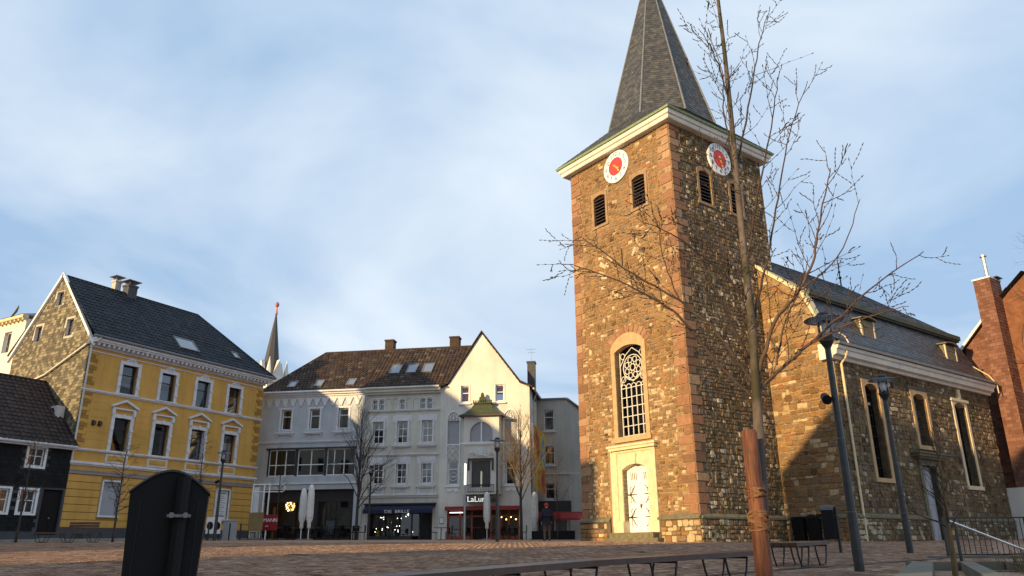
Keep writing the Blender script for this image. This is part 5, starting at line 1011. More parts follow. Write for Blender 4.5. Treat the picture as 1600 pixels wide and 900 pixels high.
for k in range(17): u = 7.6 + k * .11; m.tbox(OT, u - .01, u + .01, .08, .1, 3.5, 3.95)
m.tbox(OT, 7.55, 9.4, .07, .11, 3.93, 3.97); m.tbox(OT, 7.55, 9.4, .07, .11, 3.48, 3.52); obj('balcony_rail', m, 'black_iron', orl)
# grey house set back beside the church
gry = thing('grey_house', 'plain grey rendered house set back between the cream gable and the church tower', 'house', (1.9, 56, RB + ZC), RYAW)
hh = [(.36, 1.12, 8.08, 9.58), (.34, 1.12, 5.65, 6.95), (.36, 1.08, 3.24, 4.34)]
mb = MB(); wall(mb, TRW, -.6, 2.08, .0, 10.3, hh, rev=.25); P = [TRW(2.08, 0, 0), (2.08 + 1.9, 2.2, -RB), (2.08 + 1.9, 2.2, 8.55), TRW(2.08, 0, 10.3)]; mb.poly(P); mb.quad(TRW(-.6, -6, 0), TRW(-.6, 0, 0), TRW(-.6, 0, 10.3), TRW(-.6, -6, 10.3)); P2 = [(3.98, 2.2, -RB), (5.5, 9, -RB), (5.5, 9, 8.5), (3.98, 2.2, 8.55)]; mb.poly(P2); mb.quad(TRW(-.6, -9, 0), (5.5, 9, -RB), (5.5, 9, 9.8), TRW(-.6, -9, 10.3)); obj('wall', mb, 'grey_wall', gry)
mb = MB(); mb.poly([TRW(-.7, .08, 10.32), TRW(2.1, .08, 10.32), (4.05, 2.2, 8.6), (5.6, 9, 8.6), TRW(-.7, -9, 10.4)]); mb.tbox(TRW, -.7, 2.1, -.02, .1, 10.3, 10.42); mb.tube([TRW(2.1, .06, 10.36), (4.05, 2.16, 8.6)], .08, 6); obj('roof', mb, 'lead', gry)
for q in hh: window(gry, TRW, *q, (), (.64,), w=-.15); m = MB(); m.tbox(TRW, q[0] - .14, q[1] + .14, -.02, .12, q[2] - .16, q[2] - .06); obj('window_sill', m, 'white_trim', gry)
mb = MB(); mb.tbox(TRW, .2, 2.9, .0, .08, 4.95, 5.02); obj('string_course', mb, 'white_trim', gry); mb = MB(); mb.quad(TRW(-.4, -4, 3.2), TRW(2, -4, 3.2), TRW(2, -4, 10), TRW(-.4, -4, 10)); obj('interior_wall', mb, 'interior', gry)
mb = MB(); mb.tbox(TRW, -1.2, 2.2, .0, .25, 2.35, 3.1); obj('shop_fascia', mb, 'dark_frame', gry)
mb = MB(); mb.add([TRW(-1.2, .2, 2.4), TRW(2.2, .2, 2.4), TRW(2.2, 1.1, 2.05), TRW(-1.2, 1.1, 2.05), TRW(2.2, 1.1, 1.85), TRW(-1.2, 1.1, 1.85)], [(0, 1, 2, 3), (3, 2, 4, 5)]); obj('awning', mb, 'red_paint', gry); mb = MB(); mb.add([TRW(1.6, .9, 2.3), TRW(3.1, .5, 2.3), TRW(3.3, 1.9, 1.85), TRW(1.6, 2.0, 1.9), TRW(3.3, 1.9, 1.72), TRW(1.6, 2.0, 1.75)], [(0, 1, 2, 3), (3, 2, 4, 5)]); mb.tbox(TRW, 1.6, 3.1, .45, .55, 2.26, 2.34); obj('side_awning', mb, 'red_paint', gry)
mb = MB()
for u in (-1.1, -.3, .35, 1.0, 1.9): mb.tbox(TRW, u - .05, u + .05, .0, .06, .4, 2.35)
sf = obj('shop_front', mb, 'white_paint', gry)
for p, q in ((-1.05, -.35), (-.25, .3), (.4, .95), (1.05, 1.85)): m = MB(); m.quad(TRW(p, .02, .5), TRW(q, .02, .5), TRW(q, .02, 2.35), TRW(p, .02, 2.35)); obj('pane', m, 'shop_glass', sf)
for k in range(7): m = MB(); x0 = 3.2 + .0; z0 = .3 + k * 1.05; m.add([(3.45, 1.52, z0), (3.93, 2.08, z0), (3.93, 2.08, z0 + .95), (3.45, 1.52, z0 + .95), (3.42, 1.55 - .06, z0), (3.96, 2.05, z0), (3.96, 2.05, z0 + .95), (3.42, 1.49, z0 + .95)], [(4, 5, 6, 7), (0, 1, 5, 4), (2, 3, 7, 6), (3, 0, 4, 7), (1, 2, 6, 5)]); obj('corner_block', m, 'pale_wall', gry)
# ------------------------------------------------------------------ white house behind, distant spire, brick house
wht = thing('white_house', 'sunlit white house with bracketed eaves rising behind the slate house at far edge', 'house', (-36.2, 51.7, 1.6), R(-29.3))
TH = lambda u, w, z: (u, -w, z - .55); hw_ = [(1.0, 1.9, 12.9, 14.4), (1.0, 1.9, 9.7, 11.3), (-1.6, -.6, 12.9, 14.4), (-1.6, -.6, 9.7, 11.3)]
mb = MB(); wall(mb, TH, -6, 3.4, .0, 15.1, hw_, rev=.3); mb.quad(TH(3.4, 0, 0), TH(3.4, -7, 0), TH(3.4, -7, 15.1), TH(3.4, 0, 15.1)); mb.quad(TH(-6, 0, 0), TH(-6, -7, 0), TH(-6, -7, 15.1), TH(-6, 0, 15.1)); obj('wall', mb, 'pale_wall', wht); mb = MB(); mb.tbox(TH, -6.2, 3.5, -.05, .35, 15.1, 15.32)
for k in range(20): mb.tbox(TH, -6 + k * .49, -5.85 + k * .49, .0, .28, 14.95, 15.1)
obj('eaves', mb, 'sandstone_pale', wht); mb = MB(); mb.add([TH(-6.2, .4, 15.32), TH(3.5, .4, 15.32), TH(3.5, -7.2, 15.32), TH(-6.2, -7.2, 15.32), TH(-4.5, -3, 16.5), TH(1.8, -3, 16.5)], [(0, 1, 5, 4), (1, 2, 5), (2, 3, 4, 5), (3, 0, 4)]); obj('roof', mb, 'lead', wht)
for q in hw_: window(wht, TH, *q, (), (), w=-.2, curtain=(.0, 1, 'curtain'))
chimney(wht, TH, 2.3, -2.6, 15.0, 17.2, 'shingle', .45, .35, False)
mb = MB(); mb.tbox(TH, 2.8, 4.0, -3.1, -2.3, 15.3, 16.9)
for k in range(3): mb.tbox(TH, 2.95 + k * .4, 3.1 + k * .4, -2.8, -2.6, 16.9, 17.25)
obj('chimney', mb, 'lead', wht); mb = MB(); b0 = Vector(TH(2.75, -2.2, 15.5)); mb.tube([b0, b0 + Vector((0, 0, 2.6))], .02, 5); mb.tube([b0 + Vector((-.4, 0, 2.3)), b0 + Vector((.4, 0, 2.3))], .012, 4); mb.tube([b0 + Vector((-.2, -.2, 2.0)), b0 + Vector((.2, .2, 2.0))], .012, 4); obj('aerial', mb, 'zinc', wht)
mb = MB(); mb.lathe([(.02, .0), (.3, .05), (.5, .16), (.47, .18), (.02, .05)], 18); ds = obj('satellite_dish', mb, 'grey_metal', wht); ds.location = TH(2.2, .1, 15.7); ds.rotation_euler = (R(70), 0, R(-20))
far = thing('distant_church', 'distant church spire with white corner gables and a red ball finial', 'church', (-28.6, 88.5, 1.6), R(-35))
mb = MB(); mb.box(-1.5, 1.5, -1.5, 1.5, 0, 18.3); ring(mb, -1.5, 1.5, -1.5, 1.5, [(0, 17.6), (.3, 17.8), (.3, 18.3), (0, 18.4)]); obj('tower_wall', mb, 'pale_wall', far); mb = MB(); o8 = [Vector((1.2 * math.cos(R(22.5 + 45 * k)), 1.2 * math.sin(R(22.5 + 45 * k)), 18.3)) for k in range(8)]
for k in range(8): mb.add([o8[k], o8[(k + 1) % 8], (0, 0, 27.0)], [(0, 1, 2)], .3)
obj('spire', mb, 'slate', far); mb = MB(); mb.lathe([(.16, 26.4), (.1, 26.9), (.06, 27.3), (.2, 27.45), (.26, 27.65), (.2, 27.85), (.03, 28.0)], 12); obj('finial', mb, 'copper_red', far)
for k in range(4):
    m = MB(); a = R(90 * k); q = Matrix.Rotation(a, 3, 'Z'); V_ = [q @ Vector(p) for p in ((1.5, -.75, 18.3), (1.5, .75, 18.3), (1.5, 0, 20.6), (1.2, -.75, 18.3), (1.2, .75, 18.3), (1.0, 0, 20.6))]; m.add(V_, [(0, 1, 2), (3, 4, 5), (0, 2, 5, 3), (1, 2, 5, 4)]); obj('spire_gable', m, 'pale_wall', far)
    m = MB(); p = q @ Vector((1.25, 1.25, 18.3)); m.lathe([(.28, 18.3), (.28, 19.2), (.02, 20.8)], 6, (p.x, p.y)); obj('pinnacle', m, 'pale_wall', far)
BZ = .2; brk = thing('brick_house', 'red brown shingle clad house with tall chimney breast at the end of the nave', 'house', (CX + 24 * math.cos(R(36.73)), CY + 24 * math.sin(R(36.73)), BZ + ZC), CYAW)
TB = lambda u, w, z: (u, -w, z - BZ); TBR = lambda u, w, z: (4.75 + w, u - 1.2, z - BZ)
rfb = lambda u: 11.65 + (u - 2.1) * (14.6 - 11.65) / (5.2 - 2.1)
mb = MB(); mb.poly([TB(2.1, 0, 0), TB(12, 0, 0), TB(12, 0, 12.2), TB(6.2, 0, 15.4), TB(5.2, 0, 14.6), TB(2.1, 0, 11.65)]); mb.quad(TB(2.1, 0, 0), TB(2.1, -9, 0), TB(2.1, -9, 11.65), TB(2.1, 0, 11.65)); gw_ = obj('gable_wall', mb, 'brick_orange', brk)
cvm = MB(); cover(cvm, TB(2.1, .01, 3.0), (1, 0, 0), (0, 0, 1), [(0, 0), (1.7, 0), (1.7, 10.3), (0, 8.65)], .34, .2, rng, lift=.02); obj('wall_shingles', cvm, 'brick_slate', gw_, kind='stuff')
mb = MB(); mb.tbox(TB, 3.8, 4.75, -.3, 1.2, 3.0, 15.4); cb = obj('chimney_breast', mb, 'brick_orange', brk); cvm = MB(); cover(cvm, TB(3.8, 1.21, 3.0), (1, 0, 0), (0, 0, 1), [(0, 0), (.95, 0), (.95, 12.35), (0, 12.35)], .34, .2, rng, lift=.02); cover(cvm, TB(4.76, 1.2, 3.0), (0, 1, 0), (0, 0, 1), [(0, 0), (1.2, 0), (1.2, 12.35), (0, 12.35)], .34, .2, rng, lift=.02); obj('wall_shingles', cvm, 'brick_slate', cb, kind='stuff'); mb = MB(); mb.tbox(TB, 3.75, 4.8, -.3, 1.25, 15.4, 15.5); obj('chimney_coping', mb, 'white_trim', cb); mb = MB(); p = Vector(TB(4.4, .5, 15.5)); mb.tube([p, p + Vector((0, 0, 1.5))], .11, 10); mb.lathe([(.2, 1.5), (.2, 1.58), (.02, 1.7)], 12, (0, 0)); mb.v[-36:] = [(x + p.x, y + p.y, z + p.z) for x, y, z in mb.v[-36:]]; obj('flue_pipe', mb, 'zinc', cb); mb = MB(); mb.tbox(TB, 4.2, 5.0, -.1, .7, 15.5, 15.55); obj('flue_plate', mb, 'dark_frame', cb)
mb = MB(); mb.add([TB(1.6, .35, 11.15), TB(5.2, .35, 14.75), TB(5.2, -9, 14.75), TB(1.6, -9, 11.15)], [(0, 1, 2, 3)]); mb.add([TB(5.0, .35, 14.6), TB(6.2, .35, 15.6), TB(6.2, -9, 15.6), TB(5.0, -9, 14.6)], [(0, 1, 2, 3)]); mb.add([TB(6.2, .35, 15.6), TB(12.4, .35, 12.1), TB(12.4, -9, 12.1), TB(6.2, -9, 15.6)], [(0, 1, 2, 3)]); br_ = obj('roof', mb, 'tile_brown', brk); cvm = MB(); cover(cvm, TB(1.6, -9, 11.17), (0, -1, 0), (3.6, 0, 3.6), [(0, 0), (9.35, 0), (9.35, 5.1), (0, 5.1)], .28, .34, rng, 'wave', lift=.03, stagger=False); obj('roof_tiles', cvm, 'tile_brown', br_, kind='stuff')
mb = MB(); mb.add([TB(1.5, .4, 11.0), TB(3.9, .4, 13.4), TB(3.9, .4, 13.6), TB(1.5, .4, 11.2), TB(1.5, .28, 11.0), TB(3.9, .28, 13.4), TB(3.9, .28, 13.6), TB(1.5, .28, 11.2)], [(0, 1, 2, 3), (4, 5, 6, 7), (0, 1, 5, 4), (2, 3, 7, 6)]); obj('verge', mb, 'white_trim', br_)
mb = MB(); mb.tbox(TB, 1.2, 9, 1.5, 1.9, -.5, 3.0); lb = obj('annex_wall', mb, 'cream_wall', brk); mb = MB(); mb.tbox(TB, 1.75, 2.35, 1.9, 2.15, 1.95, 2.5); obj('meter_box', mb, 'white_paint', brk); mb = MB(); mb.tbox(TB, 1.85, 2.15, 2.15, 2.17, 2.05, 2.4); obj('meter_screen', mb, 'dark_frame', brk)
dkc = MB(); dkc.tbox(TB, 1.1, 1.5, -6, -5.4, 11.0, 13.1)
for k in range(2): dkc.tbox(TB, 1.12 + k * .22, 1.26 + k * .22, -5.8, -5.6, 13.1, 13.45)
obj('rear_chimney', dkc, 'lead', brk)
# ------------------------------------------------------------------ street lamps
def lamp(label, x, y, spot=False, group='post lamps on the square'):
    o = thing('street_lamp', label, 'lamp', (x, y, gz(x, y)), 0, group)
    mb = MB(); mb.lathe([(.085, -.1), (.085, 1.0), (.078, 1.02), (.07, 2.3), (.062, 2.32), (.055, 4.0)], 14); obj('post', mb, 'anthracite_worn', o, smooth=False)
    mb = MB(); mb.lathe([(.055, 3.98), (.06, 4.02), (.14, 4.16), (.15, 4.22), (.13, 4.24)], 16); obj('collar', mb, 'anthracite', o)
    mb = MB(); mb.lathe([(.125, 4.24), (.125, 4.54)], 18); g = obj('glass_cylinder', mb, 'lamp_glass', o, smooth=True)
    mb = MB()
    for k in range(8): a = math.pi * k / 4; mb.tube([(.135 * math.cos(a), .135 * math.sin(a), 4.22), (.135 * math.cos(a), .135 * math.sin(a), 4.58)], .008, 4)
    obj('cage_rods', mb, 'zinc', g); mb = MB(); mb.lathe([(.05, 4.26), (.05, 4.45), (.03, 4.5)], 10); obj('lamp_tube', mb, 'white_paint', g)
    mb = MB(); mb.lathe([(.14, 4.555), (.36, 4.565), (.375, 4.575), (.36, 4.585), (.14, 4.6)], 28); obj('disc_reflector', mb, 'disc_glass', o)
    mb = MB(); mb.lathe([(.12, 4.61), (.13, 4.68), (.1, 4.72), (.04, 4.74)], 16); obj('cap', mb, 'anthracite', o)
    if spot: mb = MB(); mb.tube([(-.02, 0, 3.05), (-.16, -.02, 3.05)], .02, 5); mb.tube([(-.16, .08, 3.1), (-.2, -.12, 3.0)], [.075, .09], 10); obj('spotlight', mb, 'bin_black', o)
    return o
lamp('tall dark post lamp with spotlight on its post, nearest the nave corner', 6.03, 14.19, True); lamp('slightly farther post lamp in front of the first nave window', 10.32, 21.02); lamp('post lamp with wide disc standing in front of the oriel', -.75, 36.76)
lamp('post lamp standing in front of the last ground floor window of the yellow house', -15.88, 42.54, True); lamp('post lamp in front of the dark optician shop', -9.5, 52.2)
o = thing('light_column', 'slim pale light column with glowing top beside the restaurant', 'lamp', (-3.05, 49.6, gz(-3.05, 49.6))); mb = MB(); mb.lathe([(.07, -.1), (.07, 3.3), (.055, 3.3)], 12); obj('post', mb, 'zinc', o); mb = MB(); mb.lathe([(.06, 3.3), (.06, 4.55), (.05, 4.6)], 12); obj('light_tube', mb, 'led_tube', o)

# ------------------------------------------------------------------ benches
def leg_mesh(mb, P, a, h, splay):
    """bent steel frame, wider at the seat than at the ground, on each side of the bench"""
    for sd in (-1, 1): mb.tube([P(-splay, sd * a, h), P(-splay * .82, sd * a, h * .5), P(-splay * .5, sd * a, .02), P(splay * .5, sd * a, .02), P(splay * .82, sd * a, h * .5), P(splay, sd * a, h)], .016, 6)
    for s in (-1, 1): mb.tube([P(s * splay, -a, h - .01), P(s * splay, a, h - .01)], .016, 5)
def bench(label, pts, width, legs, back=None, h=.45):
    p0 = Vector((*pts[0], gz(*pts[0]))); o = thing('park_bench', label, 'bench', p0)
    P3 = [Vector((x, y, gz(x, y) + h)) - p0 for x, y in pts]; n = 4; pw = width / n
    for a, b in zip(P3, P3[1:]):
        d = (b - a); dn = Vector((d.x, d.y, 0)).normalized(); s = Vector((dn.y, -dn.x, 0))
        for k in range(n):
            w0 = -width / 2 + k * pw + .008; w1 = w0 + pw - .016; m = MB(); up = Vector((0, 0, .07)); q = [a + dn * .004 + s * w0, b - dn * .004 + s * w0, b - dn * .004 + s * w1, a + dn * .004 + s * w1]; m.add([v - up for v in q] + q, [(0, 3, 2, 1), (4, 5, 6, 7), (0, 1, 5, 4), (1, 2, 6, 5), (2, 3, 7, 6), (3, 0, 4, 7)]); obj('plank', m, 'bench_wood', o)
    L = [0]; 
    for a, b in zip(P3, P3[1:]): L.append(L[-1] + (b - a).length)
    for f in legs:
        t = f * L[-1]; i = max(k for k in range(len(L) - 1) if L[k] <= t + 1e-6); a, b = P3[i], P3[i + 1]; c = a.lerp(b, (t - L[i]) / (L[i + 1] - L[i])); dn = Vector(((b - a).x, (b - a).y, 0)).normalized(); s = Vector((dn.y, -dn.x, 0)); g = gz(c.x + p0.x, c.y + p0.y) - p0.z
        m = MB(); leg_mesh(m, lambda du, dw, dz: c + dn * du + s * (dw * 1.0) + Vector((0, 0, g - c.z + dz)) - Vector((0, 0, 0)), width * .4, c.z - g - .07, .27); obj('leg', m, 'anthracite', o)
    if back:
        a, b = P3[0].lerp(P3[-1], back[0]), P3[0].lerp(P3[-1], back[1]); dn = (b - a).normalized(); s = Vector((dn.y, -dn.x, 0)) * (-1)
        for k in range(3):
            z = .12 + k * .115; m = MB(); q = [a + s * (width / 2 + .02 + k * .03), b + s * (width / 2 + .02 + k * .03), b + s * (width / 2 + .06 + k * .03), a + s * (width / 2 + .06 + k * .03)]; m.add([v + Vector((0, 0, z)) for v in q] + [v + Vector((0, 0, z + .1)) for v in q], [(0, 3, 2, 1), (4, 5, 6, 7), (0, 1, 5, 4), (1, 2, 6, 5), (2, 3, 7, 6), (3, 0, 4, 7)]); obj('backrest_plank', m, 'bench_wood', o)
    return o
bench('long dark plank bench running across the foreground paving', [(-3.2, 5.75), (-1.24, 7.8), (.77, 10.0), (3.62, 12.35)], .5, (.1, .28, .45, .6, .76, .93))
bench('short plank bench behind the wooden tree stake', [(5.05, 15.2), (6.1, 16.3)], .62, (.24, .78)); bench('bench with low backrest in front of the black house', [(-21.6, 36.2), (-18.9, 36.6)], .5, (.1, .5, .9), (.45, .92))

# ------------------------------------------------------------------ bins
def post_bin(label, x, y, rz, hgt, w, d, clasp=False):
    o = thing('litter_bin', label, 'bin', (x, y, gz(x, y)), rz); zb = hgt - .85
    mb = MB(); n = 14; top = [(-w / 2 + w * i / n, hgt - .12 + .12 * math.sin(math.pi * i / n)) for i in range(n + 1)]
    pts = [(-w / 2 * .86, zb), (w / 2 * .86, zb), (w / 2, hgt - .14)] + top[::-1] + [(-w / 2, hgt - .14)]; T = lambda u, v, z: (u, -v, z)
    mb.prism(T, pts, -d / 2, d / 2); obj('container', mb, 'bin_black', o)
    mb = MB()
    for (a, za), (b, zb_) in zip(top, top[1:]): mb.add([T(a * 1.03, -d / 2 - .015, za), T(b * 1.03, -d / 2 - .015, zb_), T(b * 1.03, d / 2 + .015, zb_), T(a * 1.03, d / 2 + .015, za), T(a * 1.03, -d / 2 - .015, za + .012), T(b * 1.03, -d / 2 - .015, zb_ + .012), T(b * 1.03, d / 2 + .015, zb_ + .012), T(a * 1.03, d / 2 + .015, za + .012)], [(0, 1, 2, 3), (4, 5, 6, 7), (0, 1, 5, 4), (2, 3, 7, 6)])
    obj('lid', mb, 'anthracite_worn', o); mb = MB(); mb.tbox(T, -w * .36, -w * .355, d / 2, d / 2 + .006, zb + .02, hgt - .16); mb.tbox(T, w * .38, w * .385, d / 2, d / 2 + .006, zb + .02, hgt - .16); obj('seam', mb, 'anthracite', o)
    mb = MB(); mb.tube([(w * .16, -d / 2 - .05, -.1), (w * .16, -d / 2 - .05, hgt - .03)], .042, 10); obj('post', mb, 'bin_black' if clasp else 'anthracite', o)
    mb = MB(); mb.tbox(T, w * .16 - .06, w * .16 + .06, d / 2 + .02, d / 2 + .11, hgt - .25, hgt - .235); mb.tube([(w * .16 - .035, -d / 2 - .11, hgt - .24), (w * .16 - .035, -d / 2 - .13, hgt - .24)], .016, 6); mb.tube([(w * .16 + .035, -d / 2 - .11, hgt - .24), (w * .16 + .035, -d / 2 - .13, hgt - .24)], .016, 6); obj('clamp', mb, 'grey_metal', o)
    return o
post_bin('large black litter bin with domed lid close in front of the yellow house', -1.975, 4.55, R(20), 1.255, .405, .28, True); post_bin('slim dark litter bin on a steel post beside the short bench', 8.45, 21.4, R(65), 1.2, .42, .3)
for k, (dx, lb) in enumerate(((0, 'black rubbish bin with lid half open against the nave wall'), (-.75, 'black rubbish bin next to the tower corner of the nave'))):
    x, y = 13.75 + dx * .6, 36.3 + dx * -.8 + (.0); o = thing('rubbish_bin', lb, 'bin', (x, y, gz(x, y)), R(-53), 'rubbish bins by the nave'); mb = MB(); mb.add([(-.27, -.28, .0), (.27, -.28, .0), (.27, .28, .0), (-.27, .28, .0), (-.32, -.34, .98), (.32, -.34, .98), (.32, .34, .98), (-.32, .34, .98)], [(0, 3, 2, 1), (0, 1, 5, 4), (1, 2, 6, 5), (2, 3, 7, 6), (3, 0, 4, 7)]); obj('container', mb, 'bin_black', o)
    mb = MB(); z = 1.0; tl = .18 if k == 0 else .0; mb.add([(-.34, -.37, z), (.34, -.37, z), (.34, .37, z + tl), (-.34, .37, z + tl), (-.3, -.33, z + .08), (.3, -.33, z + .08), (.3, .33, z + .08 + tl), (-.3, .33, z + .08 + tl)], [(0, 3, 2, 1), (4, 5, 6, 7), (0, 1, 5, 4), (1, 2, 6, 5), (2, 3, 7, 6), (3, 0, 4, 7)]); obj('lid', mb, 'bin_black', o); mb = MB(); mb.tube([(-.2, .36, .9), (.2, .36, .9)], .02, 6); obj('handle', mb, 'bin_black', o)
    if k == 0: mb = MB(); mb.add([(-.1, -.2, 1.0), (.25, -.22, 1.02), (.2, .1, 1.12), (-.12, .12, 1.1), (.05, -.05, 1.17)], [(0, 1, 4), (1, 2, 4), (2, 3, 4), (3, 0, 4)]); obj('rubbish_bag', mb, 'paper_white', o)

# ------------------------------------------------------------------ railing, steps and planter at the lower corner
def wallseg(o, name, a, b, wd, z0, z1a, z1b, mat):
    a, b = Vector((*a, 0)), Vector((*b, 0)); d = (b - a).normalized(); s = Vector((d.y, -d.x, 0)) * wd / 2; m = MB(); z = lambda v, zz: (v.x, v.y, zz)
    m.add([z(a - s, z0), z(a + s, z0), z(b + s, z0), z(b - s, z0), z(a - s, z1a), z(a + s, z1a), z(b + s, z1b), z(b - s, z1b)], [(0, 1, 2, 3), (4, 5, 6, 7), (0, 1, 5, 4), (1, 2, 6, 5), (2, 3, 7, 6), (3, 0, 4, 7)]); return obj(name, m, mat, o)
ZT = -.29 + ZC
pl = tag(bpy.data.objects.new('stair_planter', None), 'concrete planter and stair walls sunk into the paving beside the railing', 'planter'); C.objects.link(pl)
wallseg(pl, 'cheek_wall', (7.3, 14.5), (3.7, 7.6), .34, -.9, ZT, ZT, 'concrete'); wallseg(pl, 'cheek_wall', (8.1, 14.5), (4.8, 7.8), .22, -.9, ZT, ZT - .1, 'concrete'); wallseg(pl, 'back_wall', (7.12, 14.62), (9.6, 14.62), .24, -.9, ZT + .003, ZT + .003, 'concrete'); wallseg(pl, 'cheek_wall', (8.85, 14.5), (10.6, 11.0), .22, -.9, ZT, ZT - .55, 'concrete')
for k in range(6): m = MB(); y1_ = 14.5 - k * .36; x0 = 8.1 - .48 * k * .36 + .1; x1 = 8.82 + .5 * k * .36 - .02; m.add([(x0, y1_, -.9), (x1, y1_, -.9), (x1 + .15, y1_ - .36, -.9), (x0 - .15, y1_ - .36, -.9), (x0, y1_, ZT - .14 - k * .15), (x1, y1_, ZT - .14 - k * .15), (x1 + .15, y1_ - .36, ZT - .14 - k * .15), (x0 - .15, y1_ - .36, ZT - .14 - k * .15)], [(4, 5, 6, 7), (3, 2, 6, 7), (0, 1, 5, 4)]); obj('step', m, 'concrete', pl)
m = MB(); m.quad((7.4, 14.4, ZT - .35), (8.0, 14.4, ZT - .35), (4.8, 7.8, ZT - .4), (3.9, 7.8, ZT - .4)); obj('soil_bed', m, 'soil', pl)
rl = thing('railing', 'grey bar railing along the sunken steps in front of the nave', 'railing', (9.9, 18.4, gz(9.9, 18.4))); L = 7.5
for i in range(58): m = MB(); m.tube([(i * .13, i * .006, .06), (i * .13, i * .006, .86)], .011, 4); obj('bar', m, 'anthracite', rl)
m = MB(); m.tube([(-.05, 0, .88), (L + .1, .35, .88)], .02, 6); m.tube([(-.05, 0, .08), (L + .1, .35, .08)], .015, 5); obj('top_rail', m, 'anthracite', rl)
for x in (.0, 1.95, 3.9, 5.85): m = MB(); m.box(x - .03, x + .03, -.03 + x * .046, .03 + x * .046, -.12, .9); obj('post', m, 'anthracite_worn', rl)
m = MB(); m.box(-.4, L, -.2, .2, -.3, .05); obj('kerb', m, 'concrete', rl)
hr = thing('handrail', 'bright steel handrail sloping down beside the sunken steps', 'handrail', (8.0, 14.75, gz(8, 14.75)))
z0 = .42 + ZC - gz(8, 14.75); m = MB(); m.tube([(0, 0, z0), (.06, .0, z0 - .01), (2.6, .3, z0 - .96)], .022, 10); obj('rail', m, 'steel', hr)
for f, lb in ((.06, 0), (.95, 1)): m = MB(); p = Vector((2.6 * f, .3 * f, z0 - .96 * f)); m.tube([(p.x, p.y, -.9), (p.x, p.y, p.z - .1)], .028, 8); m.tube([(p.x, p.y, p.z - .1), (p.x, p.y, p.z)], .012, 6); obj('post', m, 'anthracite_worn', hr)
gt = MB(); rg = random.Random(3)
for k in range(150): x, y = 8.9 + rg.gauss(0, .22), 13.9 + rg.gauss(0, .3); z = ZT - .35; h = rg.uniform(.3, .75); a = rg.uniform(0, 6.28); b = rg.uniform(.05, .3); t = .006; gt.add([(x - t, y, z), (x + t, y, z), (x + b * .5 * math.cos(a) + t, y + b * .5 * math.sin(a), z + h * .7), (x + b * .5 * math.cos(a) - t, y + b * .5 * math.sin(a), z + h * .7), (x + b * math.cos(a), y + b * math.sin(a), z + h)], [(0, 1, 2, 3), (3, 2, 4)])
tag(obj('dry_grass', gt, 'bark_ochre', kind='stuff'), 'tuft of dry ornamental grass beside the sunken steps', 'grass')

# ------------------------------------------------------------------ trees
def grow(mb, rg, p, d, L, r, lvl, maxl, up=.25, kids=(5, 4, 3), ang=(.5, 1.0), lr=(.35, .6), side=5, wob=.18, buds=False):
    n = 5; pts = [p.copy()]; rad = [r]; dd = d.normalized()
    for i in range(n):
        dd = (dd + Vector((rg.gauss(0, wob), rg.gauss(0, wob), rg.gauss(0, wob) + up * .3))).normalized(); pts.append(pts[-1] + dd * L / n); rad.append(max(.0025, r * (1 - (i + 1) / n * .75)))
    mb.tube(pts, rad, side if lvl == 0 else (4 if lvl == 1 else 3), cap=False)
    if lvl < maxl:
        for k in range(kids[min(lvl, len(kids) - 1)]):
            t = rg.uniform(.2, .98); i = min(n - 1, int(t * n)); q = pts[i].lerp(pts[i + 1], t * n - i); ax = (pts[i + 1] - pts[i]).normalized(); pr = ax.orthogonal().normalized(); pr.rotate(Quaternion(ax, rg.uniform(0, 6.283))); a = rg.uniform(*ang); nd = ax * math.cos(a) + pr * math.sin(a)
            grow(mb, rg, q, nd, L * rg.uniform(*lr) * (1.15 - t * .5), max(.003, rad[i] * .55), lvl + 1, maxl, up, kids, ang, lr, side, wob)
def young_tree(name, label, x, y, h, seed, r=.05, start=.45, nb=14, spread=.45, blen=.3, bm='bark_dark', tm='bark_dark', lean=(0, 0), kids=(5, 3), up=.25, stake=False, ang=(.5, 1.0), maxl=2, z=None, thin=1.0):
    rg = random.Random(seed); o = thing(name, label, 'tree', (x, y, gz(x, y) if z is None else z)); n = 10; pts = []; rad = []
    for i in range(n + 1): t = i / n; pts.append(Vector((lean[0] * t + rg.gauss(0, .012) * h * .3 * t, lean[1] * t + rg.gauss(0, .012) * h * .3 * t, -.1 + (h + .1) * t))); rad.append(max(.006, r * (1 - t * .88)))
    mb = MB(); mb.tube(pts, rad, 8); obj('trunk', mb, tm, o, smooth=True); mb = MB()
    for k in range(nb):
        t = start + (1 - start) * (k + rg.random()) / nb * .97; i = min(n - 1, int(t * n)); q = pts[i].lerp(pts[i + 1], t * n - i); a = k * 2.4 + rg.uniform(-.5, .5); e = rg.uniform(.7, 1.2) * spread; d = Vector((math.cos(a) * math.sin(e * 1.6), math.sin(a) * math.sin(e * 1.6), math.cos(e * 1.6)))
        grow(mb, rg, q, d, h * blen * (1.25 - t) * rg.uniform(.8, 1.2) * 1.4, rad[i] * .5 * thin, 0, maxl, up, kids, ang)
    obj('crown', mb, bm, o); return o
young_tree('young_tree', 'slender bare young tree in front of the first blind window of the yellow house', -18.6, 37.2, 5.2, 1, .06, .25, 26, .75, .16, up=.1)
young_tree('young_tree', 'slender bare young tree in front of the black house windows', -22.9, 36.9, 5.4, 2, .06, .3, 22, .6, .15, up=.2)
young_tree('young_tree', 'slender bare young tree rising behind the domed litter bin', -15.4, 38.5, 5.3, 3, .055, .4, 20, .6, .14)
young_tree('young_tree', 'thin bare tree tied to a stake in front of the cafe', -14.3, 48.0, 5.6, 4, .05, .4, 16, .8, .2)
m = MB(); m.tube([(-14.42, 47.85, gz(-14.4, 47.8) - .1), (-14.42, 47.85, gz(-14.4, 47.8) + 1.9)], .07, 8); tag(obj('tree_stake', m, 'stake_wood'), 'brown round tree stake in front of the cafe', 'stake')
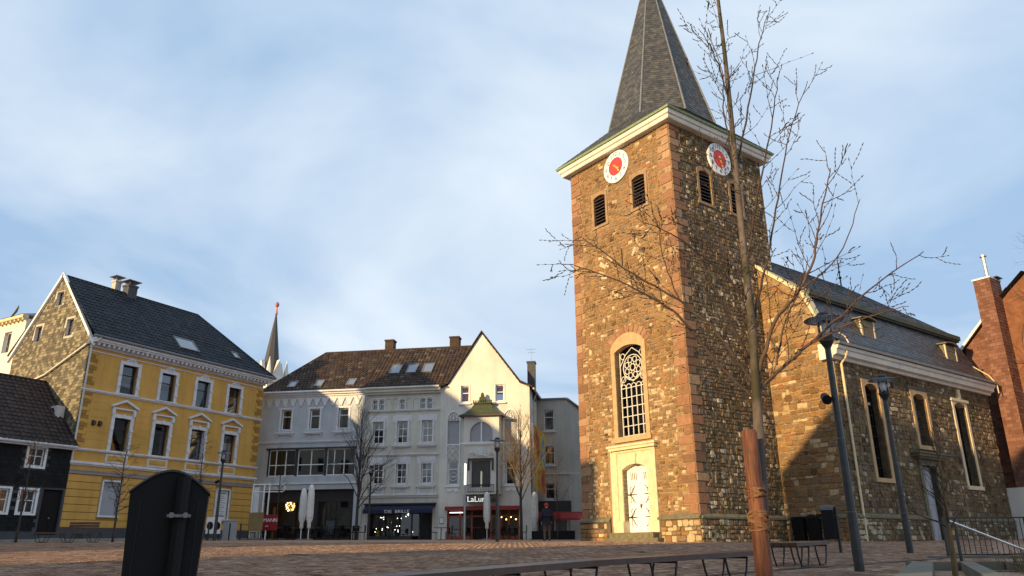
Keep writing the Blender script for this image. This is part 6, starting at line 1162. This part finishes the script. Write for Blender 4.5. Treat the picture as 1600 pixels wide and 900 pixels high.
young_tree('hornbeam_tree', 'dense bare columnar tree between the pale blue and beige houses', -9.75, 49.5, 7.9, 5, .11, .22, 34, .3, .36, up=.35, kids=(7, 5, 3), ang=(.3, .7), thin=.9)
young_tree('ochre_tree', 'bare tree with ochre sunlit branches in front of the restaurant', .45, 47.5, 6.9, 6, .11, .3, 30, .38, .38, 'bark_ochre', 'bark_dark', up=.4, kids=(8, 5, 3), ang=(.25, .6))
young_tree('young_tree', 'small bare tree beside the standing person', 2.55, 46.5, 4.6, 7, .05, .35, 16, .5, .32, up=.3, kids=(6, 4), ang=(.3, .7))
young_tree('young_tree', 'thin bare young tree growing out of the concrete planter', 5.45, 10.1, 2.2, 8, .045, .35, 14, .5, .22, 'bark_twig', 'bark_ochre', lean=(.1, 0), z=.35, kids=(3, 2))
young_tree('bare_tree', 'bare reddish tree reaching in behind the brick chimney', 32.6, 41.0, 17.5, 9, .2, .35, 34, .55, .3, 'bark_red', 'bark_red', up=.3, kids=(6, 5, 3))
# the tree in the foreground: limbs laid out one by one, twigs grown along them
LIMBS = [('L0', [(1.335, 4.35, .18), (1.342, 4.35, .931), (1.373, 4.35, 1.362), (1.39, 4.35, 1.643), (1.404, 4.35, 1.936), (1.42, 4.35, 2.321), (1.421, 4.35, 2.728), (1.426, 4.35, 3.204), (1.435, 4.35, 3.665), (1.441, 4.35, 4.155), (1.438, 4.35, 4.624), (1.44, 4.35, 5.1)], .034),
('R1', [(1.411, 4.35, 1.899), (1.594, 4.422, 2.053), (1.886, 4.494, 2.271), (2.126, 4.566, 2.471), (2.383, 4.638, 2.665), (2.724, 4.71, 2.89)], .014), ('R2', [(1.422, 4.35, 1.992), (1.538, 4.278, 2.299), (1.667, 4.206, 2.451), (1.755, 4.134, 2.642), (1.803, 4.062, 2.893), (1.865, 3.99, 3.137)], .014),
('R3', [(1.427, 4.35, 2.321), (1.561, 4.41, 2.666), (1.716, 4.47, 3.17), (1.873, 4.53, 3.672), (2.079, 4.59, 4.122)], .012), ('R4', [(1.42, 4.35, 2.645), (1.519, 4.25, 3.11), (1.61, 4.15, 3.498), (1.657, 4.05, 3.799)], .011), ('R5', [(1.427, 4.35, 3.294), (1.62, 4.47, 3.934), (1.773, 4.59, 4.432), (1.909, 4.71, 4.773)], .010),
('R6', [(1.437, 4.35, 3.809), (1.339, 4.23, 4.07), (1.214, 4.11, 4.203)], .007), ('R7', [(1.539, 4.35, 2.048), (1.662, 4.45, 2.349), (1.823, 4.55, 2.595), (1.932, 4.65, 2.841)], .009), ('R8', [(1.766, 4.35, 2.181), (1.937, 4.11, 2.246), (2.107, 3.87, 2.252)], .007), ('R9', [(1.724, 4.35, 2.499), (1.898, 4.14, 2.643), (1.979, 3.93, 2.911)], .007),
('L1', [(1.39, 4.35, 1.843), (1.231, 4.398, 2.042), (1.01, 4.446, 2.372), (.795, 4.494, 2.554), (.607, 4.542, 2.67), (.371, 4.59, 2.776)], .012), ('L2', [(1.393, 4.35, 1.936), (1.231, 4.434, 2.267), (1.042, 4.518, 2.497), (.761, 4.602, 2.721), (.552, 4.686, 2.933), (.457, 4.77, 3.037)], .011), ('L3', [(1.38, 4.35, 2.088), (1.243, 4.29, 2.383), (1.12, 4.23, 2.643), (1.049, 4.17, 2.865)], .010), ('L4', [(1.408, 4.35, 2.645), (1.332, 4.59, 2.933), (1.305, 4.83, 3.175)], .007), ('L5', [(1.004, 4.35, 2.444), (.958, 4.53, 2.801), (.993, 4.71, 3.125)], .006), ('L6', [(1.41, 4.35, 2.441), (1.176, 4.23, 2.643), (.928, 4.11, 2.778), (.732, 3.99, 2.808)], .008), ('L7', [(1.423, 4.35, 3.34), (1.426, 4.45, 3.774), (1.475, 4.55, 4.193), (1.45, 4.65, 4.534)], .008)]
fg = thing('maple_tree', 'bare young tree tied to a wooden stake in front of the tower', 'tree', (1.335, 4.35, gz(1.335, 4.35))); F0 = Vector(fg.location); rg = random.Random(31)
def smooth_path(pts, n=6):
    P = [Vector(p) for p in pts]; out = []
    for i in range(len(P) - 1):
        p0, p1, p2, p3 = P[max(i - 1, 0)], P[i], P[i + 1], P[min(i + 2, len(P) - 1)]
        for k in range(n): t = k / n; out.append(.5 * ((2 * p1) + (p2 - p0) * t + (2 * p0 - 5 * p1 + 4 * p2 - p3) * t * t + (3 * p1 - p0 - 3 * p2 + p3) * t ** 3))
    return out + [P[-1]]
tw = MB()
def twigs(path, r0, dens, lmin, lmax, lvl=0):
    n = len(path)
    for i in range(2, n - 1):
        if rg.random() > dens: continue
        ax = (path[i + 1] - path[i - 1]).normalized(); pr = ax.orthogonal().normalized(); pr.rotate(Quaternion(ax, rg.uniform(0, 6.283))); a = rg.uniform(.45, .95); d = ax * math.cos(a) + pr * math.sin(a); L = rg.uniform(lmin, lmax) * (1.1 - .5 * i / n); p = path[i].copy(); pts = [p.copy()]
        for k in range(5): d = (d + Vector((rg.gauss(0, .12), rg.gauss(0, .12), rg.gauss(0, .1) + .05))).normalized(); p = p + d * L / 5; pts.append(p.copy())
        rr = [max(.0008, r0 * .36 * (1 - k / 6)) for k in range(6)]; tw.tube(pts, rr, 4, cap=False)
        for k in range(1, 6):       # buds
            bd = (pts[k] - pts[k - 1]).normalized(); q = bd.orthogonal().normalized() * (.003 if k % 2 else -.003); tw.tube([pts[k], pts[k] + bd * .008 + q, pts[k] + bd * .02 + q * 1.6], [.0022, .0034, .0008], 4, cap=False)
        if lvl < 1: twigs(pts, r0 * .5, .55, lmin * .35, lmax * .4, lvl + 1)
for nm, pts, r0 in LIMBS:
    path = [p - F0 for p in smooth_path(pts)]; n = len(path)
    if nm == 'L0':
        m = MB(); m.tube(path, [.036 * (1 - .82 * (i / (n - 1)) ** .8) + .003 for i in range(n)], 10); obj('trunk', m, 'bark_trunk', fg, smooth=True); twigs(path[n // 2:], .006, .8, .2, .55)
    else:
        wig = [p + Vector((rg.gauss(0, .003), rg.gauss(0, .003), rg.gauss(0, .003))) for p in path]; wig[0] = path[0]; m = MB(); m.tube(wig, [r0 * (.8 if nm in ('L1', 'L2', 'R1', 'R2') else .62) * (1 - .85 * i / (n - 1)) + .0012 for i in range(n)], 7); obj('limb', m, 'bark_red' if nm in ('R1', 'R2', 'R7', 'R8', 'R9') else 'bark_twig', fg, smooth=True); twigs(wig, r0 * .6, .72, .14, .46)
obj('crown', tw, 'bark_twig', fg)
m = MB(); zz = gz(1.29, 4.2); m.lathe([(.046, zz - .1), (.044, zz + .6), (.042, 1.05 + .585), (.036, 1.05 + .60)], 16, (1.29, 4.2), lambda a, z: 1 + .03 * math.sin(3 * a + z * 4)); stk = tag(obj('wooden_stake', m, 'stake_wood', smooth=True), 'reddish round wooden stake with rope holding the foreground tree', 'stake')
m = MB(); rg = random.Random(9)
for k in range(2):      # coconut rope wound round stake and trunk
    zc = 1.05 + (.27 if k == 0 else .10)
    for w in range(3 if k == 0 else 6):
        pts = []; ph = rg.uniform(0, 6); sl = rg.uniform(-.03, .03)
        for i in range(29): a = 2 * math.pi * i / 28; c = Vector((1.29, 4.2, 0)).lerp(Vector((1.345, 4.35, 0)), .5 + .5 * math.sin(a) if k == 0 else .06); rr = .052 if k == 0 else .049; pts.append((c.x + rr * math.cos(a), c.y + rr * math.sin(a) * 1.0, zc + (w - 1) * .014 + sl * math.cos(a + ph) + rg.gauss(0, .0018)))
        m.tube(pts, .0075, 6, cap=False)
for i in range(60): a = rg.uniform(3.2, 6.2); z = 1.05 + rg.choice((.27, .10)) + rg.uniform(-.04, .05); p = Vector((1.29 + .055 * math.cos(a), 4.2 + .055 * math.sin(a), z)); m.tube([p, p + Vector((rg.gauss(0, .02), rg.gauss(0, .012), rg.gauss(0, .015)))], .001, 3, cap=False)
tag(obj('coconut_rope', m, 'rope'), 'frayed brown rope wound around the reddish stake', 'rope')

# ------------------------------------------------------------------ person seen from behind
def skinned(name, verts, edges, radii, mat, parent, sub=2, root=0):
    me = bpy.data.meshes.new(name); me.from_pydata(verts, edges, []); o = bpy.data.objects.new(name, me); C.objects.link(o); md = o.modifiers.new('skin', 'SKIN'); md.use_smooth_shade = True
    for i, r in enumerate(radii): v = me.skin_vertices[0].data[i]; v.radius = (r, r) if not isinstance(r, tuple) else r; v.use_root = (i == root)
    o.modifiers.new('sub', 'SUBSURF').levels = sub; o.modifiers['sub'].render_levels = sub
    dg = bpy.context.evaluated_depsgraph_get(); me2 = bpy.data.meshes.new_from_object(o.evaluated_get(dg)); me2.materials.clear(); me2.materials.append(MATS[mat]); me2.name = name; bpy.data.objects.remove(o); me2.polygons.foreach_set('use_smooth', [True] * len(me2.polygons)); o = bpy.data.objects.new(name, me2); link(o, parent); return o
px_, py_ = 1.68, 40.3; per = thing('person', 'person in dark navy jacket, khaki trousers and red cap seen from behind', 'person', (px_, py_, gz(px_, py_) + .012), R(8))
bv = [(0, 0, .95), (0, 0, 1.15), (0, .01, 1.38), (0, .0, 1.52), (0, .02, 1.60), (0, .03, 1.68), (0, .02, 1.76)]; be = [(i, i + 1) for i in range(6)]; br = [.13, .12, .14, .055, .075, .1, .06]
def chain(start, pts, rs):
    prev = start
    for p, r in zip(pts, rs): bv.append(p); br.append(r); be.append((prev, len(bv) - 1)); prev = len(bv) - 1
    return prev
for s in (-1, 1):
    chain(0, [(s * .1, 0, .86), (s * .115, .02, .5), (s * .12, -.02, .09), (s * .13, .06, .05), (s * .14, .16, .04)], [.085, .06, .042, .045, .03])
    wr = chain(2, [(s * .17, 0, 1.42), (s * .25, -.02, 1.14), (s * .26, .06, .92)], [.06, .045, .03]); pm_ = chain(wr, [(s * .26, .08, .85)], [.034])
    for k in range(4): chain(pm_, [(s * .255, .055 + k * .019, .80), (s * .245, .06 + k * .02, .755 + abs(k - 1.5) * .01)], [.0095, .008])
    chain(wr, [(s * .235, .115, .87), (s * .225, .13, .83)], [.011, .009])
skinned('body', bv, be, br, 'skin', per, 1)
jv = [(0, 0, .80), (0, 0, .98), (0, 0, 1.18), (0, .0, 1.38), (0, -.01, 1.50), (0, -.09, 1.50)]; je = [(0, 1), (1, 2), (2, 3), (3, 4), (4, 5)]; jr = [(.23, .17), (.24, .18), (.235, .18), (.235, .17), .11, .12]
for s in (-1, 1): b = len(jv); jv += [(s * .19, 0, 1.43), (s * .29, -.03, 1.14), (s * .29, .05, .90)]; jr += [.09, .075, .06]; je += [(3, b), (b, b + 1), (b + 1, b + 2)]
skinned('jacket', jv, je, jr, 'navy_cloth', per, 2, 1)
tv = [(0, 0, .93)]; te = []; tr_ = [.14]
for s in (-1, 1): b = len(tv); tv += [(s * .1, 0, .84), (s * .115, .02, .5), (s * .12, -.01, .1)]; tr_ += [.1, .078, .07]; te += [(0, b), (b, b + 1), (b + 1, b + 2)]
skinned('trousers', tv, te, tr_, 'khaki', per, 2)
for s in (-1, 1): m = MB(); m.add([(s * .12 - .045, -.1, 0), (s * .12 + .045, -.1, 0), (s * .14 + .05, .19, 0), (s * .14 - .05, .19, 0), (s * .12 - .04, -.1, .1), (s * .12 + .04, -.1, .1), (s * .14 + .04, .17, .06), (s * .14 - .04, .17, .06)], [(0, 3, 2, 1), (4, 5, 6, 7), (0, 1, 5, 4), (1, 2, 6, 5), (2, 3, 7, 6), (3, 0, 4, 7)]); obj('shoe', m, 'leather', per)
m = MB(); m.lathe([(.118, 1.65), (.122, 1.70), (.11, 1.76), (.07, 1.81), (.01, 1.825)], 16, (0, .025)); m.box(-.07, .07, .12, .22, 1.68, 1.695); obj('cap', m, 'red_cap', per, smooth=True)

# ------------------------------------------------------------------ parasols, cafe furniture, signs
def parasol(label, x, y, h, rz):
    o = thing('closed_parasol', label, 'parasol', (x, y, gz(x, y)), rz, 'closed parasols in front of the cafes'); m = MB(); m.lathe([(.025, 0), (.025, h - .05)], 8); obj('pole', m, 'white_paint', o); m = MB(); m.lathe([(.3, .0), (.3, .05), (.05, .08)], 16); obj('base', m, 'grey_metal', o)
    m = MB(); m.lathe([(.05, .62), (.10, .7), (.09, .95), (.17, 1.15), (.19, 1.5), (.18, h - .5), (.13, h - .12), (.04, h)], 24, rfun=lambda a, z: 1 + .16 * math.sin(a * 6 + z * .8) + .05 * math.sin(a * 13)); obj('folded_canopy', m, 'canvas_white', o, smooth=True); m = MB(); m.lathe([(.20, 1.28), (.205, 1.34), (.2, 1.36)], 16); obj('tie_strap', m, 'canvas_white', o); return o
parasol('closed white parasol in front of the cafe, the one nearer the yellow house', -12.55, 47.2, 2.95, 0); parasol('closed white parasol in front of the cafe, the taller one nearer the columnar tree', -11.85, 46.2, 3.1, 1); parasol('closed white parasol in front of the restaurant entrance', -1.65, 49.4, 2.85, 2); parasol('closed white parasol beside the standing person', 1.3, 48.6, 2.8, 3)
def make_chair(label, x, y, rz, group):
    o = thing('cafe_chair', label, 'chair', (x, y, gz(x, y)), rz, group); m = MB(); m.box(-.21, .21, -.21, .21, .43, .47); obj('seat', m, 'bin_black', o); m = MB()
    m.box(-.21, .21, -.235, -.205, .52, .86)
    m.box(-.22, -.19, -.235, -.2, .45, .86); m.box(.19, .22, -.235, -.2, .45, .86); obj('backrest', m, 'bin_black', o)
    for a in (-.19, .19):
        for b in (-.19, .19): m = MB(); m.tube([(a, b, 0), (a, b, .44)], .016, 5); obj('leg', m, 'bin_black', o)
    return o
def make_table(label, x, y, group):
    o = thing('cafe_table', label, 'table', (x, y, gz(x, y)), R(-9), group); m = MB(); m.box(-.38, .38, -.38, .38, .71, .74); obj('table_top', m, 'anthracite_worn', o); m = MB(); m.lathe([(.03, 0), (.03, .71)], 8); obj('column', m, 'bin_black', o); m = MB(); m.box(-.25, .25, -.03, .03, 0, .03); m.box(-.03, .03, -.25, .25, .0, .03); obj('foot', m, 'bin_black', o); return o
rg = random.Random(17); c0 = None; t0 = None; G1, G2 = 'cafe seating in front of the blue house', 'restaurant seating in front of the gable house'
def place_chair(label, x, y, rz, g):
    global c0
    if c0 is None: c0 = make_chair(label, x, y, rz, g); return
    c = copy_tree(c0); c.location = (x, y, gz(x, y)); c.rotation_euler = (0, 0, rz); c['label'] = label; c['group'] = g
def place_table(label, x, y, g):
    global t0
    if t0 is None: t0 = make_table(label, x, y, g); return
    c = copy_tree(t0); c.location = (x, y, gz(x, y)); c['label'] = label; c['group'] = g
ORD = ('first', 'second', 'third', 'fourth', 'fifth', 'sixth', 'seventh', 'eighth', 'ninth', 'tenth', 'eleventh', 'twelfth', 'thirteenth', 'fourteenth', 'fifteenth', 'sixteenth', 'seventeenth', 'eighteenth')
for k in range(6):
    x = -16.0 + k * 1.22; y = 50.4 - k * .2; place_table(ORD[k] + ' dark cafe table counted from the yellow house', x, y, G1)
    for j, (s, rr) in enumerate(((-.62, -1.57), (.62, 1.57), (.0, 3.14))): place_chair(ORD[k * 3 + j] + ' black cafe chair counted from the yellow house', x + s * .8, y + (.55 if j == 2 else 0), rr, G1) if j == 2 else place_chair(ORD[k * 3 + j] + ' black cafe chair counted from the yellow house', x + s * .8, y + rg.uniform(-.1, .1), rr + rg.uniform(-.3, .3), G1)
for k, x in enumerate((-4.6, -2.4, -1.0, .1)):
    y = 50.7 - k * .16; place_table(ORD[k] + ' dark restaurant table counted from the optician shop', x, y, G2)
    for j, (s, rr) in enumerate(((-.62, -1.57), (.62, 1.57))): place_chair(ORD[k * 2 + j] + ' black restaurant chair counted from the optician shop', x + s * .8, y + rg.uniform(-.12, .12), rr + rg.uniform(-.3, .3), G2)
def board(name, label, cat, x, y, z0, z1, w, mat, rz=R(-9), legs=True):
    o = thing(name, label, cat, (x, y, gz(x, y)), rz); m = MB(); m.box(-w / 2, w / 2, -.02, .02, z0, z1); obj('panel', m, mat, o)
    for s in (-1, 1): m = MB(); m.box(s * w * .42 - .02, s * w * .42 + .02, -.015, .015, -.02, z0); obj('leg', m, 'bin_black', o)
    return o
sg = board('cafe_sign', 'dark red cafe sign with white letters in front of the blue house', 'sign', -14.62, 47.6, .55, 1.45, 1.1, 'sign_red'); text('sign_lettering', 'MANN', .3, 'white_paint', sg, Matrix.Translation((.1, -.024, 1.12)) @ Matrix.Rotation(R(90), 4, 'X'), .004); text('small_lettering', 'seit', .14, 'white_paint', sg, Matrix.Translation((-.1, -.024, .8)) @ Matrix.Rotation(R(90), 4, 'X'), .004)
board('menu_board', 'plain brown board standing beside the dark red cafe sign', 'board', -15.15, 46.8, .5, 1.55, .9, 'tan_board')
o = thing('screen_frame', 'white steel frame with glass wind screen at the cafe corner', 'screen', (-16.6, 50.2, gz(-16.6, 50.2)), R(-9)); m = MB()
for x in (.0, .75, 1.1): m.tube([(x, 0, 0), (x, 0, 3.4)], .05, 8)
m.tube([(0, 0, 3.35), (2.0, 0, 3.35), (2.12, 0, 3.22), (2.12, 0, 3.0), (2.0, 0, 2.9), (0, 0, 2.9)], .035, 8); obj('frame', m, 'white_paint', o); m = MB(); m.box(.08, .45, -.01, .01, .5, 3.2); obj('white_panel', m, 'white_trim', o)
o = thing('globe_lamp', 'glowing orange globe lamp hanging behind the cafe window', 'lamp', (-15.6, 55.35, ZC + 2.83)); m = MB(); m.tube([(0, 0, .36), (0, 0, 1.0)], .01, 4); obj('cord', m, 'bin_black', o); m = MB(); rg = random.Random(2); pts = []
for k in range(40): z = 1 - 2 * (k + .5) / 40; a = k * 2.39996; r = math.sqrt(1 - z * z); pts.append(Vector((r * math.cos(a), r * math.sin(a), z)) * .36)
for k, p in enumerate(pts):
    for q in sorted(pts, key=lambda q: (q - p).length)[1:4]: m.tube([p, q], .012, 4, cap=False)
g = obj('wire_globe', m, 'gold', o)
for k, p in enumerate(pts):
    if k % 2 == 0: m = MB(); m.lathe([(.002, -.05), (.05, 0), (.002, .05)], 8); b = obj('bulb', m, 'warm_bulb', g); b.location = p * .85
bn = thing('banner', 'long colourful fabric banner hanging on the side wall of the gable house', 'banner', (RX, RY, RB + ZC), RYAW); XB = 11.95
def banner_material():
    m, nt, b = _nodes('banner_print'); n = _noise(nt, .9, 3, .5, stretch=(1, 1.6, .55)); col = _ramp(nt, n, [(.30, (.35, .03, .02)), (.42, (.55, .16, .02)), (.5, (.62, .42, .04)), (.58, (.10, .28, .40)), (.66, (.60, .40, .05)), (.75, (.30, .10, .03))], 'CONSTANT'); nt.links.new(col, b.inputs['Base Color']); b.inputs['Roughness'].default_value = .8; MATS['banner_print'] = m
banner_material(); m = MB(); n = 12
for i in range(n):
    for j in range(8):
        f = lambda a, b: (XB + .05 * math.sin(b * 3 + a * 2) + a * .62, -.1 + a * 1.5, 7.9 - RB - b * 4.1 - a * .5); a0, a1, b0_, b1_ = j / 8, (j + 1) / 8, i / n, (i + 1) / n; m.quad(f(a0, b0_), f(a1, b0_), f(a1, b1_), f(a0, b1_))
obj('cloth', m, 'banner_print', bn); m = MB(); m.tube([(UR, -.12, 7.95 - RB), (XB, -.12, 7.95 - RB)], .02, 5); m.tube([(XB, -.12, 8.0 - RB), (XB, -.12, 3.6 - RB)], .02, 5); obj('rod', m, 'zinc', bn)
for k, (x, y) in enumerate(((-16.75, 43.9), (-16.1, 45.3), (-15.75, 46.1), (-17.35, 43.1))): m = MB(); m.lathe([(.045, -.05), (.045, .88), (.035, .92), (.01, .93)], 10); tag(obj('bollard', m, 'anthracite', loc=(x, y, gz(x, y))), ('second', 'third', 'fourth', 'first')[k] + ' slim dark bollard from the domed litter bin side', 'bollard', 'bollards by the yellow house')
m = MB(); m.box(-.3, .3, -.25, .25, -.05, 1.05); m.box(-.33, .33, -.28, .28, 1.05, 1.1); tag(obj('utility_box', m, 'blind', loc=(-16.55, 46.6, gz(-16.55, 46.6)), rz=R(60)), 'pale grey utility box at the end of the yellow house', 'utility box')
ps = board('picture_board', 'white poster board with black wheel motifs below the poster window', 'poster', -17.0, 45.2, .35, 1.25, 1.0, 'paper_white', R(60.7)); 
for s in (-.27, .24): m = MB(); m.tube([(s, -.025, .78), (s, -.03, .78)], .22, 14); obj('motif', m, 'bin_black', ps)
m = MB(); m.box(-.9, 1.7, -.22, .22, -.05, .5); tag(obj('planter_box', m, 'bin_black', loc=(2.0, 48.2, gz(2, 48.2)), rz=R(-9)), 'long black planter box behind the standing person', 'planter')

# ------------------------------------------------------------------ houses added out of frame, shaped so that their roofs shade the square
def shade_house(label, p0, p1, t0, depth, eave, ridge, wm, rm, zb=.0, gable=True, apex=.5):
    """unseen house added for its shadow, set between sun bearing lines; local x runs across the sun bearing, y towards the square"""
    ex, ey = Vector((-SUN_AZ[1], SUN_AZ[0], 0)), Vector((-SUN_AZ[0], -SUN_AZ[1], 0)); org = ex * p0 + ey * t0; w = p1 - p0; o = thing('shade_house', label, 'house', (org.x, org.y, zb), math.atan2(ex.y, ex.x)); T = lambda u, q, z: (u, q, z)
    holes = []; nfl = max(2, int(eave / 3.1)); nw = max(2, int(w / 2.4))
    for f in range(nfl):
        for k in range(nw): c = w * (k + .5) / nw; holes.append((c - .5, c + .5, f * eave / nfl + 1.0, f * eave / nfl + 2.6))
    F = lambda u, q, z: (u, q, z); m = MB(); wall(m, F, 0, w, 0, eave, holes, 0, .2); m.quad((0, 0, 0), (0, -depth, 0), (0, -depth, eave), (0, 0, eave)); m.quad((w, 0, 0), (w, -depth, 0), (w, -depth, eave), (w, 0, eave)); m.quad((0, -depth, 0), (w, -depth, 0), (w, -depth, eave), (0, -depth, eave))
    if gable: m.poly([(0, 0, eave), (w, 0, eave), (w * apex, 0, ridge)]); m.poly([(0, -depth, eave), (w, -depth, eave), (w * apex, -depth, ridge)])
    obj('wall', m, wm, o); m = MB()
    if gable: m.quad((-.05, .3, eave - .1), (w * apex, .3, ridge + .1), (w * apex, -depth - .3, ridge + .1), (-.05, -depth - .3, eave - .1)); m.quad((w + .3, .3, eave - .1), (w * apex, .3, ridge + .1), (w * apex, -depth - .3, ridge + .1), (w + .3, -depth - .3, eave - .1))
    else: m.quad((-.3, .3, eave), (w + .3, .3, eave), (w + .3, -depth / 2, ridge), (-.3, -depth / 2, ridge)); m.quad((-.3, -depth - .3, eave), (w + .3, -depth - .3, eave), (w + .3, -depth / 2, ridge), (-.3, -depth / 2, ridge)); m.poly([(0, 0, eave), (0, -depth, eave), (0, -depth / 2, ridge)]); m.poly([(w, 0, eave), (w, -depth, eave), (w, -depth / 2, ridge)])
    obj('roof', m, rm, o)
    for q in holes:
        m = MB(); m.tbox(F, q[0], q[1], -.2, -.14, q[2], q[3]); wn_ = obj('window', m, 'white_paint', o); m = MB(); m.tbox(F, q[0] + .08, q[1] - .08, -.14, -.13, q[2] + .08, q[3] - .08); obj('pane', m, 'dark_frame', wn_)
    return o
shade_house('unseen tall pale house with lopsided gable, added for shade beside the black house', -47.2, -36.5, -5.0, 9, 15.0, 22.2, 'pale_wall', 'tile_brown', .6, True, .06)
shade_house('unseen lower beige house added for shade beside the tall lopsided one', -36.2, -26.2, -18.0, 9, 14.4, 16.6, 'beige_wall', 'tile_dark', .2, False)
shade_house('unseen grey town house with steep gable, added for shade across the street gap', -18.9, -3.6, -3.0, 10, 12.8, 19.4, 'grey_wall', 'tile_dark', .0)
shade_house('unseen low cream annex added for shade between two taller houses', -3.4, -1.1, -30.0, 9, 8.0, 10.0, 'cream_wall', 'tile_brown', -.5, False)
shade_house('unseen broad pale house added for shade behind the steps', -.9, 14.0, -12.0, 9, 13.0, 16.0, 'pale_wall', 'tile_brown', -.5, False)
